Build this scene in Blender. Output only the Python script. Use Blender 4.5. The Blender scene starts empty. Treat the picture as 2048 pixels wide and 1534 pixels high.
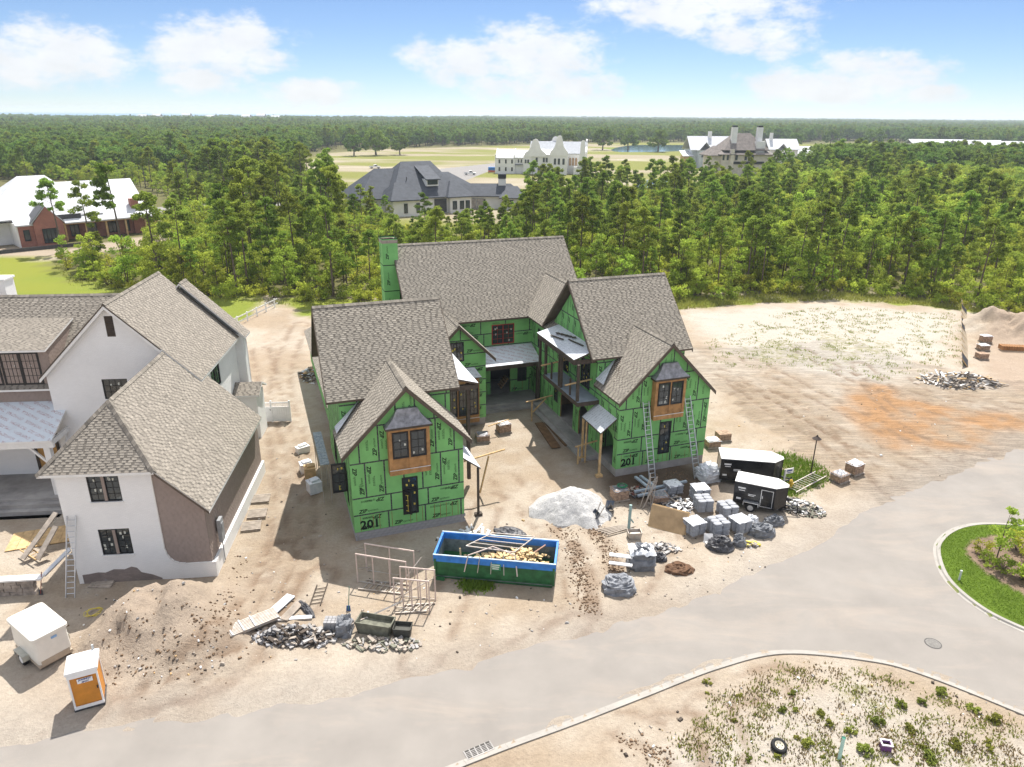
import bpy, math, random
import numpy as np
from mathutils import Vector, Matrix
sc = bpy.context.scene
col = sc.collection
rng = random.Random(11)
nrg = np.random.default_rng(5)
rad = math.radians

# ------------------------------------------------------------------ camera
CAM_H, FPX = 26.0, 1422.0
PITCH, ROLL = rad(20.75), rad(0.5)
_F = np.array([0, math.cos(PITCH), -math.sin(PITCH)])
_R0 = np.array([1.0, 0, 0]); _U0 = np.array([0, math.sin(PITCH), math.cos(PITCH)])
_R = _R0*math.cos(ROLL)+_U0*math.sin(ROLL); _U = _U0*math.cos(ROLL)-_R0*math.sin(ROLL)
cam_d = bpy.data.cameras.new('camera'); cam = bpy.data.objects.new('camera', cam_d); col.objects.link(cam)
cam_d.sensor_width = 36.0; cam_d.lens = FPX/2048*36.0; cam_d.clip_start = 0.5; cam_d.clip_end = 40000
cam.matrix_world = Matrix(((_R[0], _U[0], -_F[0], 0), (_R[1], _U[1], -_F[1], 0), (_R[2], _U[2], -_F[2], CAM_H), (0, 0, 0, 1)))
sc.camera = cam

# ------------------------------------------------------------------ light and exposure
SUN_EL, SUN_AZ = rad(58), rad(80)            # azimuth counted from +X
sun_d = bpy.data.lights.new('sun', 'SUN'); sun = bpy.data.objects.new('sun', sun_d); col.objects.link(sun)
sun_d.energy = 3.7; sun_d.angle = rad(0.53); sun_d.color = (1.0, 0.955, 0.89)
_sd = Vector((math.cos(SUN_EL)*math.cos(SUN_AZ), math.cos(SUN_EL)*math.sin(SUN_AZ), math.sin(SUN_EL)))
sun.rotation_euler = _sd.to_track_quat('Z', 'Y').to_euler(); sun.location = (0, 0, 60)
sc.view_settings.view_transform = 'Standard'; sc.view_settings.look = 'None'
sc.view_settings.exposure = 1.12; sc.view_settings.gamma = 1.0; sc.view_settings.use_curve_mapping = False
sc.cycles.use_denoising = True
sc.cycles.max_bounces = 6; sc.cycles.diffuse_bounces = 3; sc.cycles.glossy_bounces = 2
sc.cycles.transmission_bounces = 3; sc.cycles.volume_bounces = 0; sc.cycles.transparent_max_bounces = 6
sc.cycles.caustics_reflective = False; sc.cycles.caustics_refractive = False

# ------------------------------------------------------------------ world: sky with cumulus
w = bpy.data.worlds.new('World'); sc.world = w; w.use_nodes = True
nt = w.node_tree; nt.nodes.clear()
def N(t, **k):
    n = nt.nodes.new(t)
    for a, b in k.items(): setattr(n, a, b)
    return n
def _plug(s, v):
    if hasattr(v, 'is_output'): nt.links.new(v, s)
    else: s.default_value = v
def M(op, a, b=0.0, c=None):
    n = N('ShaderNodeMath', operation=op); _plug(n.inputs[0], a); _plug(n.inputs[1], b)
    if c is not None: _plug(n.inputs[2], c)
    return n.outputs[0]
sky = N('ShaderNodeTexSky', sky_type='NISHITA', sun_disc=False)
sky.sun_elevation = SUN_EL; sky.sun_rotation = math.pi/2-SUN_AZ; sky.air_density = 0.7; sky.dust_density = 0.0; sky.ozone_density = 3.0
tc = N('ShaderNodeTexCoord'); sx = N('ShaderNodeSeparateXYZ'); nt.links.new(tc.outputs['Generated'], sx.inputs[0])
AZ = M('ARCTAN2', sx.outputs[0], sx.outputs[1]); EL = M('ARCSINE', sx.outputs[2])
cb = N('ShaderNodeCombineXYZ'); nt.links.new(AZ, cb.inputs[0]); nt.links.new(M('MULTIPLY', EL, 1.9), cb.inputs[1])
def noise(scale, detail, rough, vec=None, w_=0.0):
    n = N('ShaderNodeTexNoise'); n.noise_dimensions = '3D'
    n.inputs['Scale'].default_value = scale; n.inputs['Detail'].default_value = detail; n.inputs['Roughness'].default_value = rough
    nt.links.new(vec or cb.outputs[0], n.inputs['Vector']); return n.outputs['Fac']
def dirpx(u, v):
    d = _F+_R*(u-1024)/FPX-_U*(v-767)/FPX; d = d/np.linalg.norm(d)
    return math.atan2(d[0], d[1]), math.asin(d[2])
blobs = [(430,92,135,50),(345,118,60,26),(520,118,75,26),(620,182,90,24),(410,160,90,24),
         (110,108,120,48),(20,130,80,34),(1060,112,150,58),(930,120,100,40),(1165,110,50,40),(840,104,48,30),(1115,178,140,34),(985,172,60,24),
         (1395,8,210,46),(1520,74,95,34),(1745,146,130,36),(1575,172,90,34),(1690,188,120,20),(1870,190,50,18)]
f = None
for (u, v, ru, rv) in blobs:
    a, e = dirpx(u, v)
    d = M('ADD', M('POWER', M('DIVIDE', M('SUBTRACT', AZ, a), ru/FPX*0.95), 2.0), M('POWER', M('DIVIDE', M('SUBTRACT', EL, e), rv/FPX*1.05), 2.0))
    g = M('SUBTRACT', 1.0, d)
    f = g if f is None else M('MAXIMUM', f, g)
# unseen cumulus all round and overhead, cover thickened to brighten the fill light
gen = M('MULTIPLY', M('SUBTRACT', noise(2.6, 3, 0.5), 0.455), 9.0)
out = M('MAXIMUM', M('SUBTRACT', M('ABSOLUTE', AZ), 0.62), M('SUBTRACT', EL, 0.15))
outm = N('ShaderNodeClamp'); nt.links.new(M('MULTIPLY', out, 14.0), outm.inputs[0])
f = M('MAXIMUM', f, M('ADD', gen, M('MULTIPLY', M('SUBTRACT', outm.outputs[0], 1.0), 6.0)))
f = M('MAXIMUM', f, -2.2)
nz = M('ADD', M('MULTIPLY', M('SUBTRACT', noise(26, 6, 0.62), 0.5), 3.2), M('MULTIPLY', M('SUBTRACT', noise(9, 2, 0.5), 0.5), 1.6))
fd = M('ADD', f, nz)
mr = N('ShaderNodeMapRange', interpolation_type='SMOOTHSTEP'); nt.links.new(fd, mr.inputs[0]); mr.inputs[1].default_value = -0.3; mr.inputs[2].default_value = 1.0
# cloud tone: bright tops, slightly grey and bluish undersides
tone = M('ADD', 0.93, M('MULTIPLY', M('SUBTRACT', noise(15, 4, 0.6), 0.5), 0.34))
tone = M('ADD', tone, M('MULTIPLY', EL, 1.2))
cc = N('ShaderNodeCombineXYZ'); nt.links.new(M('MULTIPLY', tone, 7.0), cc.inputs[0]); nt.links.new(M('MULTIPLY', tone, 7.05), cc.inputs[1]); nt.links.new(M('MULTIPLY', tone, 7.15), cc.inputs[2])
mx = N('ShaderNodeMix', data_type='RGBA'); nt.links.new(M('MULTIPLY', mr.outputs[0], 0.88), mx.inputs['Factor']); tn_ = N('ShaderNodeMix', data_type='RGBA', blend_type='MULTIPLY'); tn_.inputs['Factor'].default_value = 1.0; tn_.inputs['B'].default_value = (.76, .78, .86, 1); nt.links.new(sky.outputs[0], tn_.inputs['A']); nt.links.new(tn_.outputs['Result'], mx.inputs['A']); nt.links.new(cc.outputs[0], mx.inputs['B'])
bg = N('ShaderNodeBackground'); bg.inputs['Strength'].default_value = 0.064; nt.links.new(mx.outputs['Result'], bg.inputs['Color'])
wo = N('ShaderNodeOutputWorld'); nt.links.new(bg.outputs[0], wo.inputs['Surface'])

# ------------------------------------------------------------------ helpers
def G(u, v, z=0.0):
    "point of the plan at height z that the survey photograph shows at pixel u,v"
    d = _F+_R*(u-1024)/FPX-_U*(v-767)/FPX; t = (z-CAM_H)/d[2]
    return float(d[0]*t), float(d[1]*t)
def project(x, y, z):
    dx, dy, dz = x, y, z-CAM_H
    zc = dx*_F[0]+dy*_F[1]+dz*_F[2]
    return 1024+FPX*(dx*_R[0]+dy*_R[1]+dz*_R[2])/zc, 767-FPX*(dx*_U[0]+dy*_U[1]+dz*_U[2])/zc

# --- materials
MATS = {}
def mat(name, c, rough=0.85, var=0.12, vscale=2.0, bump=0.0, bscale=20.0, metal=0.0, c2=None, tone=None, spec=0.3, coords='Object', detail=5, translucent=0.0, objvar=0.0, emis=None, trans=0.0):
    if name in MATS: return MATS[name]
    m = bpy.data.materials.new(name); m.use_nodes = True; MATS[name] = m
    t = m.node_tree; L = t.links.new; b = t.nodes['Principled BSDF']; o = t.nodes['Material Output']
    b.inputs['Roughness'].default_value = rough; b.inputs['Metallic'].default_value = metal
    b.inputs['Specular IOR Level'].default_value = spec
    tcn = t.nodes.new('ShaderNodeTexCoord')
    n = t.nodes.new('ShaderNodeTexNoise'); n.inputs['Scale'].default_value = vscale; n.inputs['Detail'].default_value = detail; n.inputs['Roughness'].default_value = 0.6
    L(tcn.outputs[coords], n.inputs['Vector'])
    if c2 is None: c2 = tuple(x*(1-var*1.6) for x in c); c1 = tuple(min(1, x*(1+var)) for x in c)
    else: c1 = c
    r = t.nodes.new('ShaderNodeMapRange'); r.inputs[1].default_value = 0.3; r.inputs[2].default_value = 0.7; L(n.outputs['Fac'], r.inputs[0])
    x = t.nodes.new('ShaderNodeMix'); x.data_type = 'RGBA'; L(r.outputs[0], x.inputs['Factor']); x.inputs['A'].default_value = (*c2, 1); x.inputs['B'].default_value = (*c1, 1)
    cs = x.outputs['Result']
    if tone:                                     # per piece tone stored with the geometry
        a = t.nodes.new('ShaderNodeAttribute'); a.attribute_name = 'tone'
        y = t.nodes.new('ShaderNodeMix'); y.data_type = 'RGBA'; y.blend_type = 'MULTIPLY'; y.inputs['Factor'].default_value = 1.0
        rp = t.nodes.new('ShaderNodeMapRange'); rp.inputs[3].default_value = tone[0]; rp.inputs[4].default_value = tone[1]; L(a.outputs['Fac'], rp.inputs[0])
        L(cs, y.inputs['A']); L(rp.outputs[0], y.inputs['B']); cs = y.outputs['Result']
    if objvar:
        oi = t.nodes.new('ShaderNodeObjectInfo'); hs = t.nodes.new('ShaderNodeHueSaturation')
        a1 = t.nodes.new('ShaderNodeMapRange'); a1.inputs[3].default_value = 0.5-objvar*0.035; a1.inputs[4].default_value = 0.5+objvar*0.05; L(oi.outputs['Random'], a1.inputs[0])
        a2 = t.nodes.new('ShaderNodeMapRange'); a2.inputs[3].default_value = 1-objvar*0.55; a2.inputs[4].default_value = 1+objvar*0.55
        q = t.nodes.new('ShaderNodeMath'); q.operation = 'FRACT'; q2 = t.nodes.new('ShaderNodeMath'); q2.operation = 'MULTIPLY'; q2.inputs[1].default_value = 7.31; L(oi.outputs['Random'], q2.inputs[0]); L(q2.outputs[0], q.inputs[0]); L(q.outputs[0], a2.inputs[0])
        L(a1.outputs[0], hs.inputs['Hue']); L(a2.outputs[0], hs.inputs['Value']); L(cs, hs.inputs['Color']); cs = hs.outputs['Color']
    L(cs, b.inputs['Base Color'])
    if bump:
        n2 = t.nodes.new('ShaderNodeTexNoise'); n2.inputs['Scale'].default_value = bscale; n2.inputs['Detail'].default_value = 6; n2.inputs['Roughness'].default_value = 0.65; L(tcn.outputs[coords], n2.inputs['Vector'])
        bp = t.nodes.new('ShaderNodeBump'); bp.inputs['Strength'].default_value = min(1, bump); bp.inputs['Distance'].default_value = 0.05*max(1, bump); L(n2.outputs['Fac'], bp.inputs['Height']); L(bp.outputs[0], b.inputs['Normal'])
    if translucent:
        tr = t.nodes.new('ShaderNodeBsdfTranslucent'); L(cs, tr.inputs['Color']); ms = t.nodes.new('ShaderNodeMixShader'); ms.inputs[0].default_value = translucent
        df = t.nodes.new('ShaderNodeBsdfDiffuse'); L(cs, df.inputs['Color'])
        L(df.outputs[0], ms.inputs[1]); L(tr.outputs[0], ms.inputs[2]); L(ms.outputs[0], o.inputs['Surface'])
    return m

# --- mesh builder
class MB:
    def __init__(s): s.v = []; s.f = []; s.m = []; s.t = []
    def poly(s, pts, m=0, t=0.5):
        i = len(s.v); s.v.extend([tuple(p) for p in pts]); s.f.append(tuple(range(i, i+len(pts)))); s.m.append(m); s.t.append(t)
    def box(s, c, size, rz=0.0, m=0, t=0.5, taper=1.0):
        cx, cy, cz = c; a, b, h = size[0]/2, size[1]/2, size[2]/2; co, si = math.cos(rz), math.sin(rz); i = len(s.v)
        for z, k in ((-h, 1.0), (h, taper)):
            for x, y in ((-a, -b), (a, -b), (a, b), (-a, b)):
                x *= k; y *= k; s.v.append((cx+x*co-y*si, cy+x*si+y*co, cz+z))
        for q in ((0,3,2,1),(4,5,6,7),(0,1,5,4),(1,2,6,5),(2,3,7,6),(3,0,4,7)):
            s.f.append(tuple(i+j for j in q)); s.m.append(m); s.t.append(t)
    def bar(s, p, q, w=0.05, h=None, up=(0,0,1), m=0, t=0.5):
        h = h or w; p = Vector(p); q = Vector(q); d = (q-p).normalized(); u = Vector(up)
        if abs(d.dot(u)) > 0.98: u = Vector((0, 1, 0)) if abs(d.y) < .9 else Vector((1, 0, 0))
        x = d.cross(u).normalized(); y = x.cross(d); i = len(s.v)
        for e in (p, q):
            for a, b in ((-1,-1),(1,-1),(1,1),(-1,1)): s.v.append(tuple(e+x*(a*w/2)+y*(b*h/2)))
        for qd in ((0,1,2,3),(7,6,5,4),(0,4,5,1),(1,5,6,2),(2,6,7,3),(3,7,4,0)):
            s.f.append(tuple(i+j for j in qd)); s.m.append(m); s.t.append(t)
    def prism(s, pts, ext, m=0, t=0.5):
        e = Vector(ext); n = len(pts); i = len(s.v); s.v.extend([tuple(p) for p in pts]); s.v.extend([tuple(Vector(p)+e) for p in pts])
        s.f.append(tuple(range(i, i+n))); s.f.append(tuple(range(i+2*n-1, i+n-1, -1))); s.m += [m, m]; s.t += [t, t]
        for k in range(n):
            a, b = i+k, i+(k+1) % n; s.f.append((b, a, a+n, b+n)); s.m.append(m); s.t.append(t)
    def cyl(s, p, q, r0, r1=None, n=8, m=0, caps=True, t=0.5):
        r1 = r0 if r1 is None else r1; p = Vector(p); q = Vector(q); d = (q-p).normalized(); u = Vector((0,0,1)) if abs(d.z) < .9 else Vector((1,0,0))
        x = d.cross(u).normalized(); y = x.cross(d); i = len(s.v)
        for e, r in ((p, r0), (q, r1)):
            for k in range(n): a = 2*math.pi*k/n; s.v.append(tuple(e+(x*math.cos(a)+y*math.sin(a))*r))
        for k in range(n):
            a, b = i+k, i+(k+1) % n; s.f.append((a, b, b+n, a+n)); s.m.append(m); s.t.append(t)
        if caps: s.f.append(tuple(range(i+n-1, i-1, -1))); s.f.append(tuple(range(i+n, i+2*n))); s.m += [m, m]; s.t += [t, t]
    def tube(s, pts, r, n=6, m=0):
        for a, b in zip(pts[:-1], pts[1:]): s.cyl(a, b, r, r, n, m)
    def lathe(s, prof, c=(0,0,0), n=16, m=0, t=0.5):
        i = len(s.v)
        for r, z in prof:
            for k in range(n): a = 2*math.pi*k/n; s.v.append((c[0]+r*math.cos(a), c[1]+r*math.sin(a), c[2]+z))
        for j in range(len(prof)-1):
            for k in range(n): s.f.append((i+j*n+k, i+j*n+(k+1) % n, i+(j+1)*n+(k+1) % n, i+(j+1)*n+k)); s.m.append(m); s.t.append(t)
    def mesh(s, name, mats, smooth=False, tone=False):
        me = bpy.data.meshes.new(name); me.from_pydata(s.v, [], s.f)
        for q in mats: me.materials.append(q)
        if len(mats) > 1: me.polygons.foreach_set('material_index', s.m)
        if smooth: me.polygons.foreach_set('use_smooth', [True]*len(s.f))
        if tone:
            a = me.attributes.new('tone', 'FLOAT', 'FACE'); a.data.foreach_set('value', s.t)
        me.update(); return me
    def build(s, name, mats, parent=None, smooth=False, tone=False, kind=None, label=None):
        if not isinstance(mats, (list, tuple)): mats = [mats]
        o = bpy.data.objects.new(name, s.mesh(name, mats, smooth, tone)); col.objects.link(o)
        if parent: o.parent = parent
        if kind: o['kind'] = kind
        if label: o['label'] = label
        return o
def link_mesh(name, me, parent=None, loc=None, rot=None, kind=None, scale=None):
    o = bpy.data.objects.new(name, me); col.objects.link(o)
    if parent: o.parent = parent
    if loc is not None: o.location = loc
    if rot is not None: o.rotation_euler = rot
    if scale is not None: o.scale = scale
    if kind: o['kind'] = kind
    return o
def tag(o, label, cat, group=None):
    o['label'] = label; o['category'] = cat
    if group: o['group'] = group
    return o
def thing(name, label, cat, loc=(0,0,0), rz=0.0, group=None):
    o = bpy.data.objects.new(name, None); o.empty_display_size = 0.3; col.objects.link(o)
    o.location = loc; o.rotation_euler = (0, 0, rz); return tag(o, label, cat, group)
def dup(o, parent=None):
    c = o.copy(); col.objects.link(c)
    if parent is not None: c.parent = parent
    for ch in list(o.children): dup(ch, c)
    return c

# --- numpy value noise
def _h(ix, iy, s):
    x = (ix*374761393+iy*668265263+s*982451653) & 0xffffffff
    x = ((x ^ (x >> 13))*1274126177) & 0xffffffff
    return ((x ^ (x >> 16)) & 0xffff)/65535.0
def vnoise(x, y, s=0):
    xi = np.floor(x).astype(np.int64); yi = np.floor(y).astype(np.int64); fx = x-xi; fy = y-yi
    fx = fx*fx*(3-2*fx); fy = fy*fy*(3-2*fy)
    a, b, c_, d = _h(xi, yi, s), _h(xi+1, yi, s), _h(xi, yi+1, s), _h(xi+1, yi+1, s)
    return (a*(1-fx)+b*fx)*(1-fy)+(c_*(1-fx)+d*fx)*fy
def fbm(x, y, s=0, o=4):
    r = 0; a = 0.5
    for k in range(o): r = r+a*vnoise(x*2**k, y*2**k, s+k*17); a *= 0.5
    return r/(1-0.5**o)
def inpoly(x, y, P):
    r = np.zeros(np.shape(x), bool); n = len(P)
    for i in range(n):
        x0, y0 = P[i]; x1, y1 = P[(i+1) % n]
        c_ = ((y0 > y) != (y1 > y)) & (x < (x1-x0)*(y-y0)/((y1-y0) or 1e-9)+x0); r ^= c_
    return r
def sdist(x, y, P, closed=True):
    d = np.full(np.shape(x), 1e9); n = len(P)
    for i in range(n if closed else n-1):
        x0, y0 = P[i]; x1, y1 = P[(i+1) % n]; dx, dy = x1-x0, y1-y0; L2 = dx*dx+dy*dy or 1e-9
        t = np.clip(((x-x0)*dx+(y-y0)*dy)/L2, 0, 1); d = np.minimum(d, np.hypot(x-x0-t*dx, y-y0-t*dy))
    return d
def spline(P, n=8, closed=False):
    P = [np.array(p, float) for p in P]; out = []; m = len(P); rngk = range(m if closed else m-1)
    for i in rngk:
        p0 = P[(i-1) % m] if closed or i > 0 else P[i]; p1 = P[i]; p2 = P[(i+1) % m]; p3 = P[(i+2) % m] if closed or i+2 < m else P[i+1]
        for k in range(n):
            t = k/n; out.append(tuple(0.5*((2*p1)+(-p0+p2)*t+(2*p0-5*p1+4*p2-p3)*t*t+(-p0+3*p1-3*p2+p3)*t**3)))
    if not closed: out.append(tuple(P[-1]))
    return out
def PX(L, z=0.0): return [G(u, v, z) for u, v in L]
# ------------------------------------------------------------------ ground, road, kerbs, water
KERB = spline(PX([(640,1660),(800,1572),(900,1530),(1010,1487),(1140,1440),(1280,1386),(1430,1329),(1561,1300),(1730,1314),(1842,1342),(2048,1423),(2220,1500),(2500,1660)]), 8)
UPPER = spline(PX([(-700,1540),(-300,1492),(100,1462),(400,1420),(700,1372),(1000,1306),(1300,1228),(1500,1152),(1640,1080),(1740,1012),(1850,966),(1950,925),(2048,890),(2300,815),(2700,740)]), 6)
ISL = spline(PX([(2048,1266),(1955,1219),(1887,1159),(1866,1102),(1880,1072),(1917,1052),(1974,1045),(2060,1052),(2200,1075),(2330,1120),(2380,1200),(2300,1290),(2170,1310)]), 8, closed=True)
ROAD = UPPER+[G(2900, 900), G(2900, 1660)]+KERB[::-1]+[G(-700, 1660)]
LOT = KERB+[G(2500, 1800), G(640, 1800)]
BED = spline(PX([(2048,1195),(1985,1160),(1945,1128),(1930,1100),(1950,1082),(2000,1075),(2080,1085),(2200,1110),(2280,1160),(2250,1230),(2150,1240)]), 6, closed=True)
def smooth(a, b, x): t = np.clip((x-a)/(b-a), 0, 1); return t*t*(3-2*t)
EDGE = [(-900,480),(-60,500),(60,508),(95,515),(150,560),(300,588),(520,598),(760,604),(1100,624),(1360,601),(1500,592),(1640,586),(1760,592),(1900,608),(2048,634),(2400,705),(3200,860)]
def edge_v(u): return np.interp(u, [e[0] for e in EDGE], [e[1] for e in EDGE])
MOUNDS = [(318,1262,4.6,1.25),(372,1222,2.6,1.05),(275,1245,2.4,0.7),(240,1290,2.6,0.5),(410,1290,3.0,0.45)]
MOUNDS_W = [(*G(u, v), r, h) for u, v, r, h in MOUNDS]+[(*G(2015, 668), 5.5, 2.3), (*G(1965, 655), 3.5, 1.5), (*G(2120, 690), 6, 2.4)]
PIT = [(*G(1330, 965), 4.2, 1.6, -0.55), (*G(1270, 972), 2.5, 1.2, -0.35)]
TRACKS = [  # tyre tracks: centre line pixels, gauge, depth
    ([(1120,1050),(1150,1110),(1165,1170),(1180,1225)], 0.0, .10, 0.55), ([(1180,1050),(1215,1100),(1235,1150)], 0.0, .10, 0.5),
    ([(1440,745),(1560,800),(1700,880),(1830,930)], 1.9, .05, .22), ([(1500,720),(1650,800),(1800,870),(1960,905)], 1.9, .05, .22),
    ([(1480,770),(1600,850),(1700,910),(1790,985)], 1.9, .05, .22), ([(1690,745),(1730,800),(1800,860),(1900,915)], 1.9, .05, .24),
    ([(1720,730),(1780,790),(1850,830),(2000,860)], 1.9, .05, .24), ([(1600,700),(1720,760),(1860,800),(2048,840)], 1.9, .05, .22),
    ([(1840,760),(1900,790),(2048,815)], 1.9, .05, .22), ([(1470,800),(1490,790),(1560,795),(1640,860),(1720,960)], 1.9, .04, .2),
    ([(600,650),(560,760),(590,900),(600,1050),(560,1180),(470,1330)], 1.9, .06, .26), ([(560,1100),(520,1220),(400,1350),(250,1420)], 1.9, .05, .25),
    ([(520,700),(545,800),(565,900),(575,1000),(560,1120),(480,1260),(330,1390)], 1.9, .05, .24), ([(640,1150),(600,1220),(480,1330),(300,1410)], 1.9, .05, .24),
    ([(1420,1420),(1450,1480),(1440,1560)], 1.7, .04, .22), ([(1330,1400),(1420,1390),(1560,1360)], 1.7, .04, .22), ([(1250,1450),(1350,1500),(1420,1600)], 1.7, .05, .22),
    ([(980,1000),(960,1050),(900,1200),(840,1330)], 1.9, .04, .22), ([(1010,960),(1130,1100),(1160,1230),(1000,1330)], 1.9, .03, .22), ([(1330,1080),(1250,1190),(1100,1290)], 1.9, .03, .22)]
TRACKS_W = [(spline(PX(p), 5), g, d*1.3, w_*1.3) for p, g, d, w_ in TRACKS]
SPOTS = dict(
    lawn=PX([(-900,490),(60,500),(130,525),(190,552),(310,578),(520,588),(545,612),(470,655),(430,700),(200,720),(-900,760)]),
    strip=PX([(1340,598),(1500,591),(1640,585),(1760,591),(1900,606),(2100,642),(2400,705),(2400,740),(2100,668),(1930,624),(1800,612),(1650,605),(1500,612),(1340,628)]),
    behind=PX([(540,590),(760,600),(1100,622),(1360,600),(1360,640),(1100,660),(760,640),(690,640),(600,640)]),
    field=PX([(1340,620),(1500,608),(1650,603),(1930,620),(1938,740),(1780,790),(1640,760),(1480,720),(1390,690)]),
    orange=PX([(1640,790),(1690,750),(1790,765),(1900,800),(2048,812),(2300,800),(2300,850),(2048,890),(1920,925),(1830,925),(1740,900),(1670,850)]),
    dirt=PX([(1937,640),(2300,700),(2300,810),(2048,800),(1950,770),(1935,735)]),
    damp=PX([(975,815),(1090,800),(1130,850),(1180,900),(1240,960),(1400,930),(1420,1000),(1330,1010),(1240,1000),(1120,940),(1090,900),(1060,840),(985,840)]),
    weeds=PX([(1400,1400),(1560,1330),(1760,1345),(2048,1450),(2400,1600),(2400,1900),(1300,1900),(1250,1520)]),
    weeds2=PX([(1380,690),(1640,640),(1930,640),(1925,720),(1700,760),(1500,740)]),
    green=PX([(1470,960),(1540,905),(1600,905),(1670,945),(1640,985),(1560,1000)]),
    clear=PX([(560,330),(640,306),(760,298),(990,292),(1230,286),(1420,285),(1640,288),(1900,296),(2300,310),(2300,330),(1900,340),(1640,352),(1390,380),(1240,405),(1060,420),(1000,470),(740,480),(640,400)]),
    road2=PX([(860,340),(1000,325),(1000,333),(930,362),(880,375),(820,372)]), road3=PX([(300,418),(380,404),(640,405),(640,413),(380,413),(310,430)]),
    yardb=PX([(-300,470),(140,496),(300,470),(380,460),(380,480),(260,500),(120,512),(-300,520)]),
    golf=PX([(1600,294),(1650,288),(1760,286),(1830,296),(1740,306),(1640,306)]), golf2=PX([(1200,297),(1400,288),(1440,294),(1260,303)]))
HOUSE_BOXES = [(-10.03, 39.46, rad(20), -1, 28.4, -.6, 33), (-25.0, 34.8, rad(6.3), -12, 7.6, -.3, 26)]
def flat_mask(x, y):
    m = np.zeros(np.shape(x))
    for ox, oy, a, x0, x1, y0, y1 in HOUSE_BOXES:
        lx = (x-ox)*math.cos(a)+(y-oy)*math.sin(a); ly = -(x-ox)*math.sin(a)+(y-oy)*math.cos(a)
        d = np.maximum(np.maximum(x0-lx, lx-x1), np.maximum(y0-ly, ly-y1)); m = np.maximum(m, 1-smooth(0.1, 1.4, d))
    return m
def height(x, y):
    x = np.asarray(x, float); y = np.asarray(y, float)
    near = 1-smooth(100, 140, y)
    h = (fbm(x*.22, y*.22, 3, 4)-.5)*.34+(fbm(x*1.3, y*1.3, 9, 3)-.5)*.16
    fm = flat_mask(x, y); h = h*(1-fm)*near+0.02
    for mx_, my_, r, hh in MOUNDS_W:
        q = np.hypot(x-mx_, (y-my_)*1.15)/r; wob = 1+(fbm(x*.9, y*.9, 31, 4)-.5)*.9
        h = h+hh*np.exp(-(q*1.5)**2)*wob*(1-fm)+np.exp(-(q*1.2)**2)*(fbm(x*2.6, y*2.6, 41, 3)-.5)*.30
    for px_, py_, ra, rb, hh in PIT:
        c_, s_ = math.cos(rad(20)), math.sin(rad(20)); lx = (x-px_)*c_+(y-py_)*s_; ly = -(x-px_)*s_+(y-py_)*c_
        h = h+hh*np.exp(-((lx/ra)**2+(ly/rb)**2)**2)*(1-fm)
    for line, gauge, dep, wd in TRACKS_W:
        xs_ = [p[0] for p in line]; ys_ = [p[1] for p in line]
        bb = (x > min(xs_)-3) & (x < max(xs_)+3) & (y > min(ys_)-3) & (y < max(ys_)+3)
        if not bb.any(): continue
        d = np.abs(sdist(x[bb], y[bb], line, False)-gauge/2); tr = np.exp(-(d/wd)**2)
        br = (vnoise(x[bb]*5, y[bb]*5, 5)-.5)*.6+1
        h[bb] += (-dep*tr*br+dep*.55*np.exp(-((d-wd*1.7)/(wd*.7))**2)*br)
    road = inpoly(x, y, ROAD); sd = np.where(road, -1, 1)*np.minimum(sdist(x, y, ROAD), 50)
    dk = sdist(x, y, KERB, False); lot = inpoly(x, y, LOT); isl = inpoly(x, y, ISL); di = sdist(x, y, ISL)
    w1 = smooth(-1.5, 0.7, sd+(fbm(x*.5, y*.5, 77, 4)-.5)*1.0)
    h = np.where((sd > -3) & (sd < 9) & ~lot, np.maximum(h, .035+.02*smooth(0, 3, sd)), h)
    h = np.where(lot, .06+(h)*smooth(.3, 2.5, dk), (-.06)*(1-w1)+h*w1+.0)
    h = np.where(lot, np.where(dk < .16, -.06, np.maximum(h, .02)), h)
    h = np.where(isl, np.where(di < .2, -.06, .10+.10*smooth(.3, 3, di)), h)
    return h
GRID = []
def gz(x, y):
    xs_, ys_, Z = GRID; i = int(np.clip(np.searchsorted(xs_, x)-1, 0, len(xs_)-2)); j = int(np.clip(np.searchsorted(ys_, y)-1, 0, len(ys_)-2))
    a = (x-xs_[i])/(xs_[i+1]-xs_[i]); b_ = (y-ys_[j])/(ys_[j+1]-ys_[j]); return float((Z[j, i]*(1-a)+Z[j, i+1]*a)*(1-b_)+(Z[j+1, i]*(1-a)+Z[j+1, i+1]*a)*b_)
def gp(u, v, dz=0.0):
    x, y = G(u, v); z = gz(x, y); x, y = G(u, v, z); return (x, y, gz(x, y)+dz)

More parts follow.
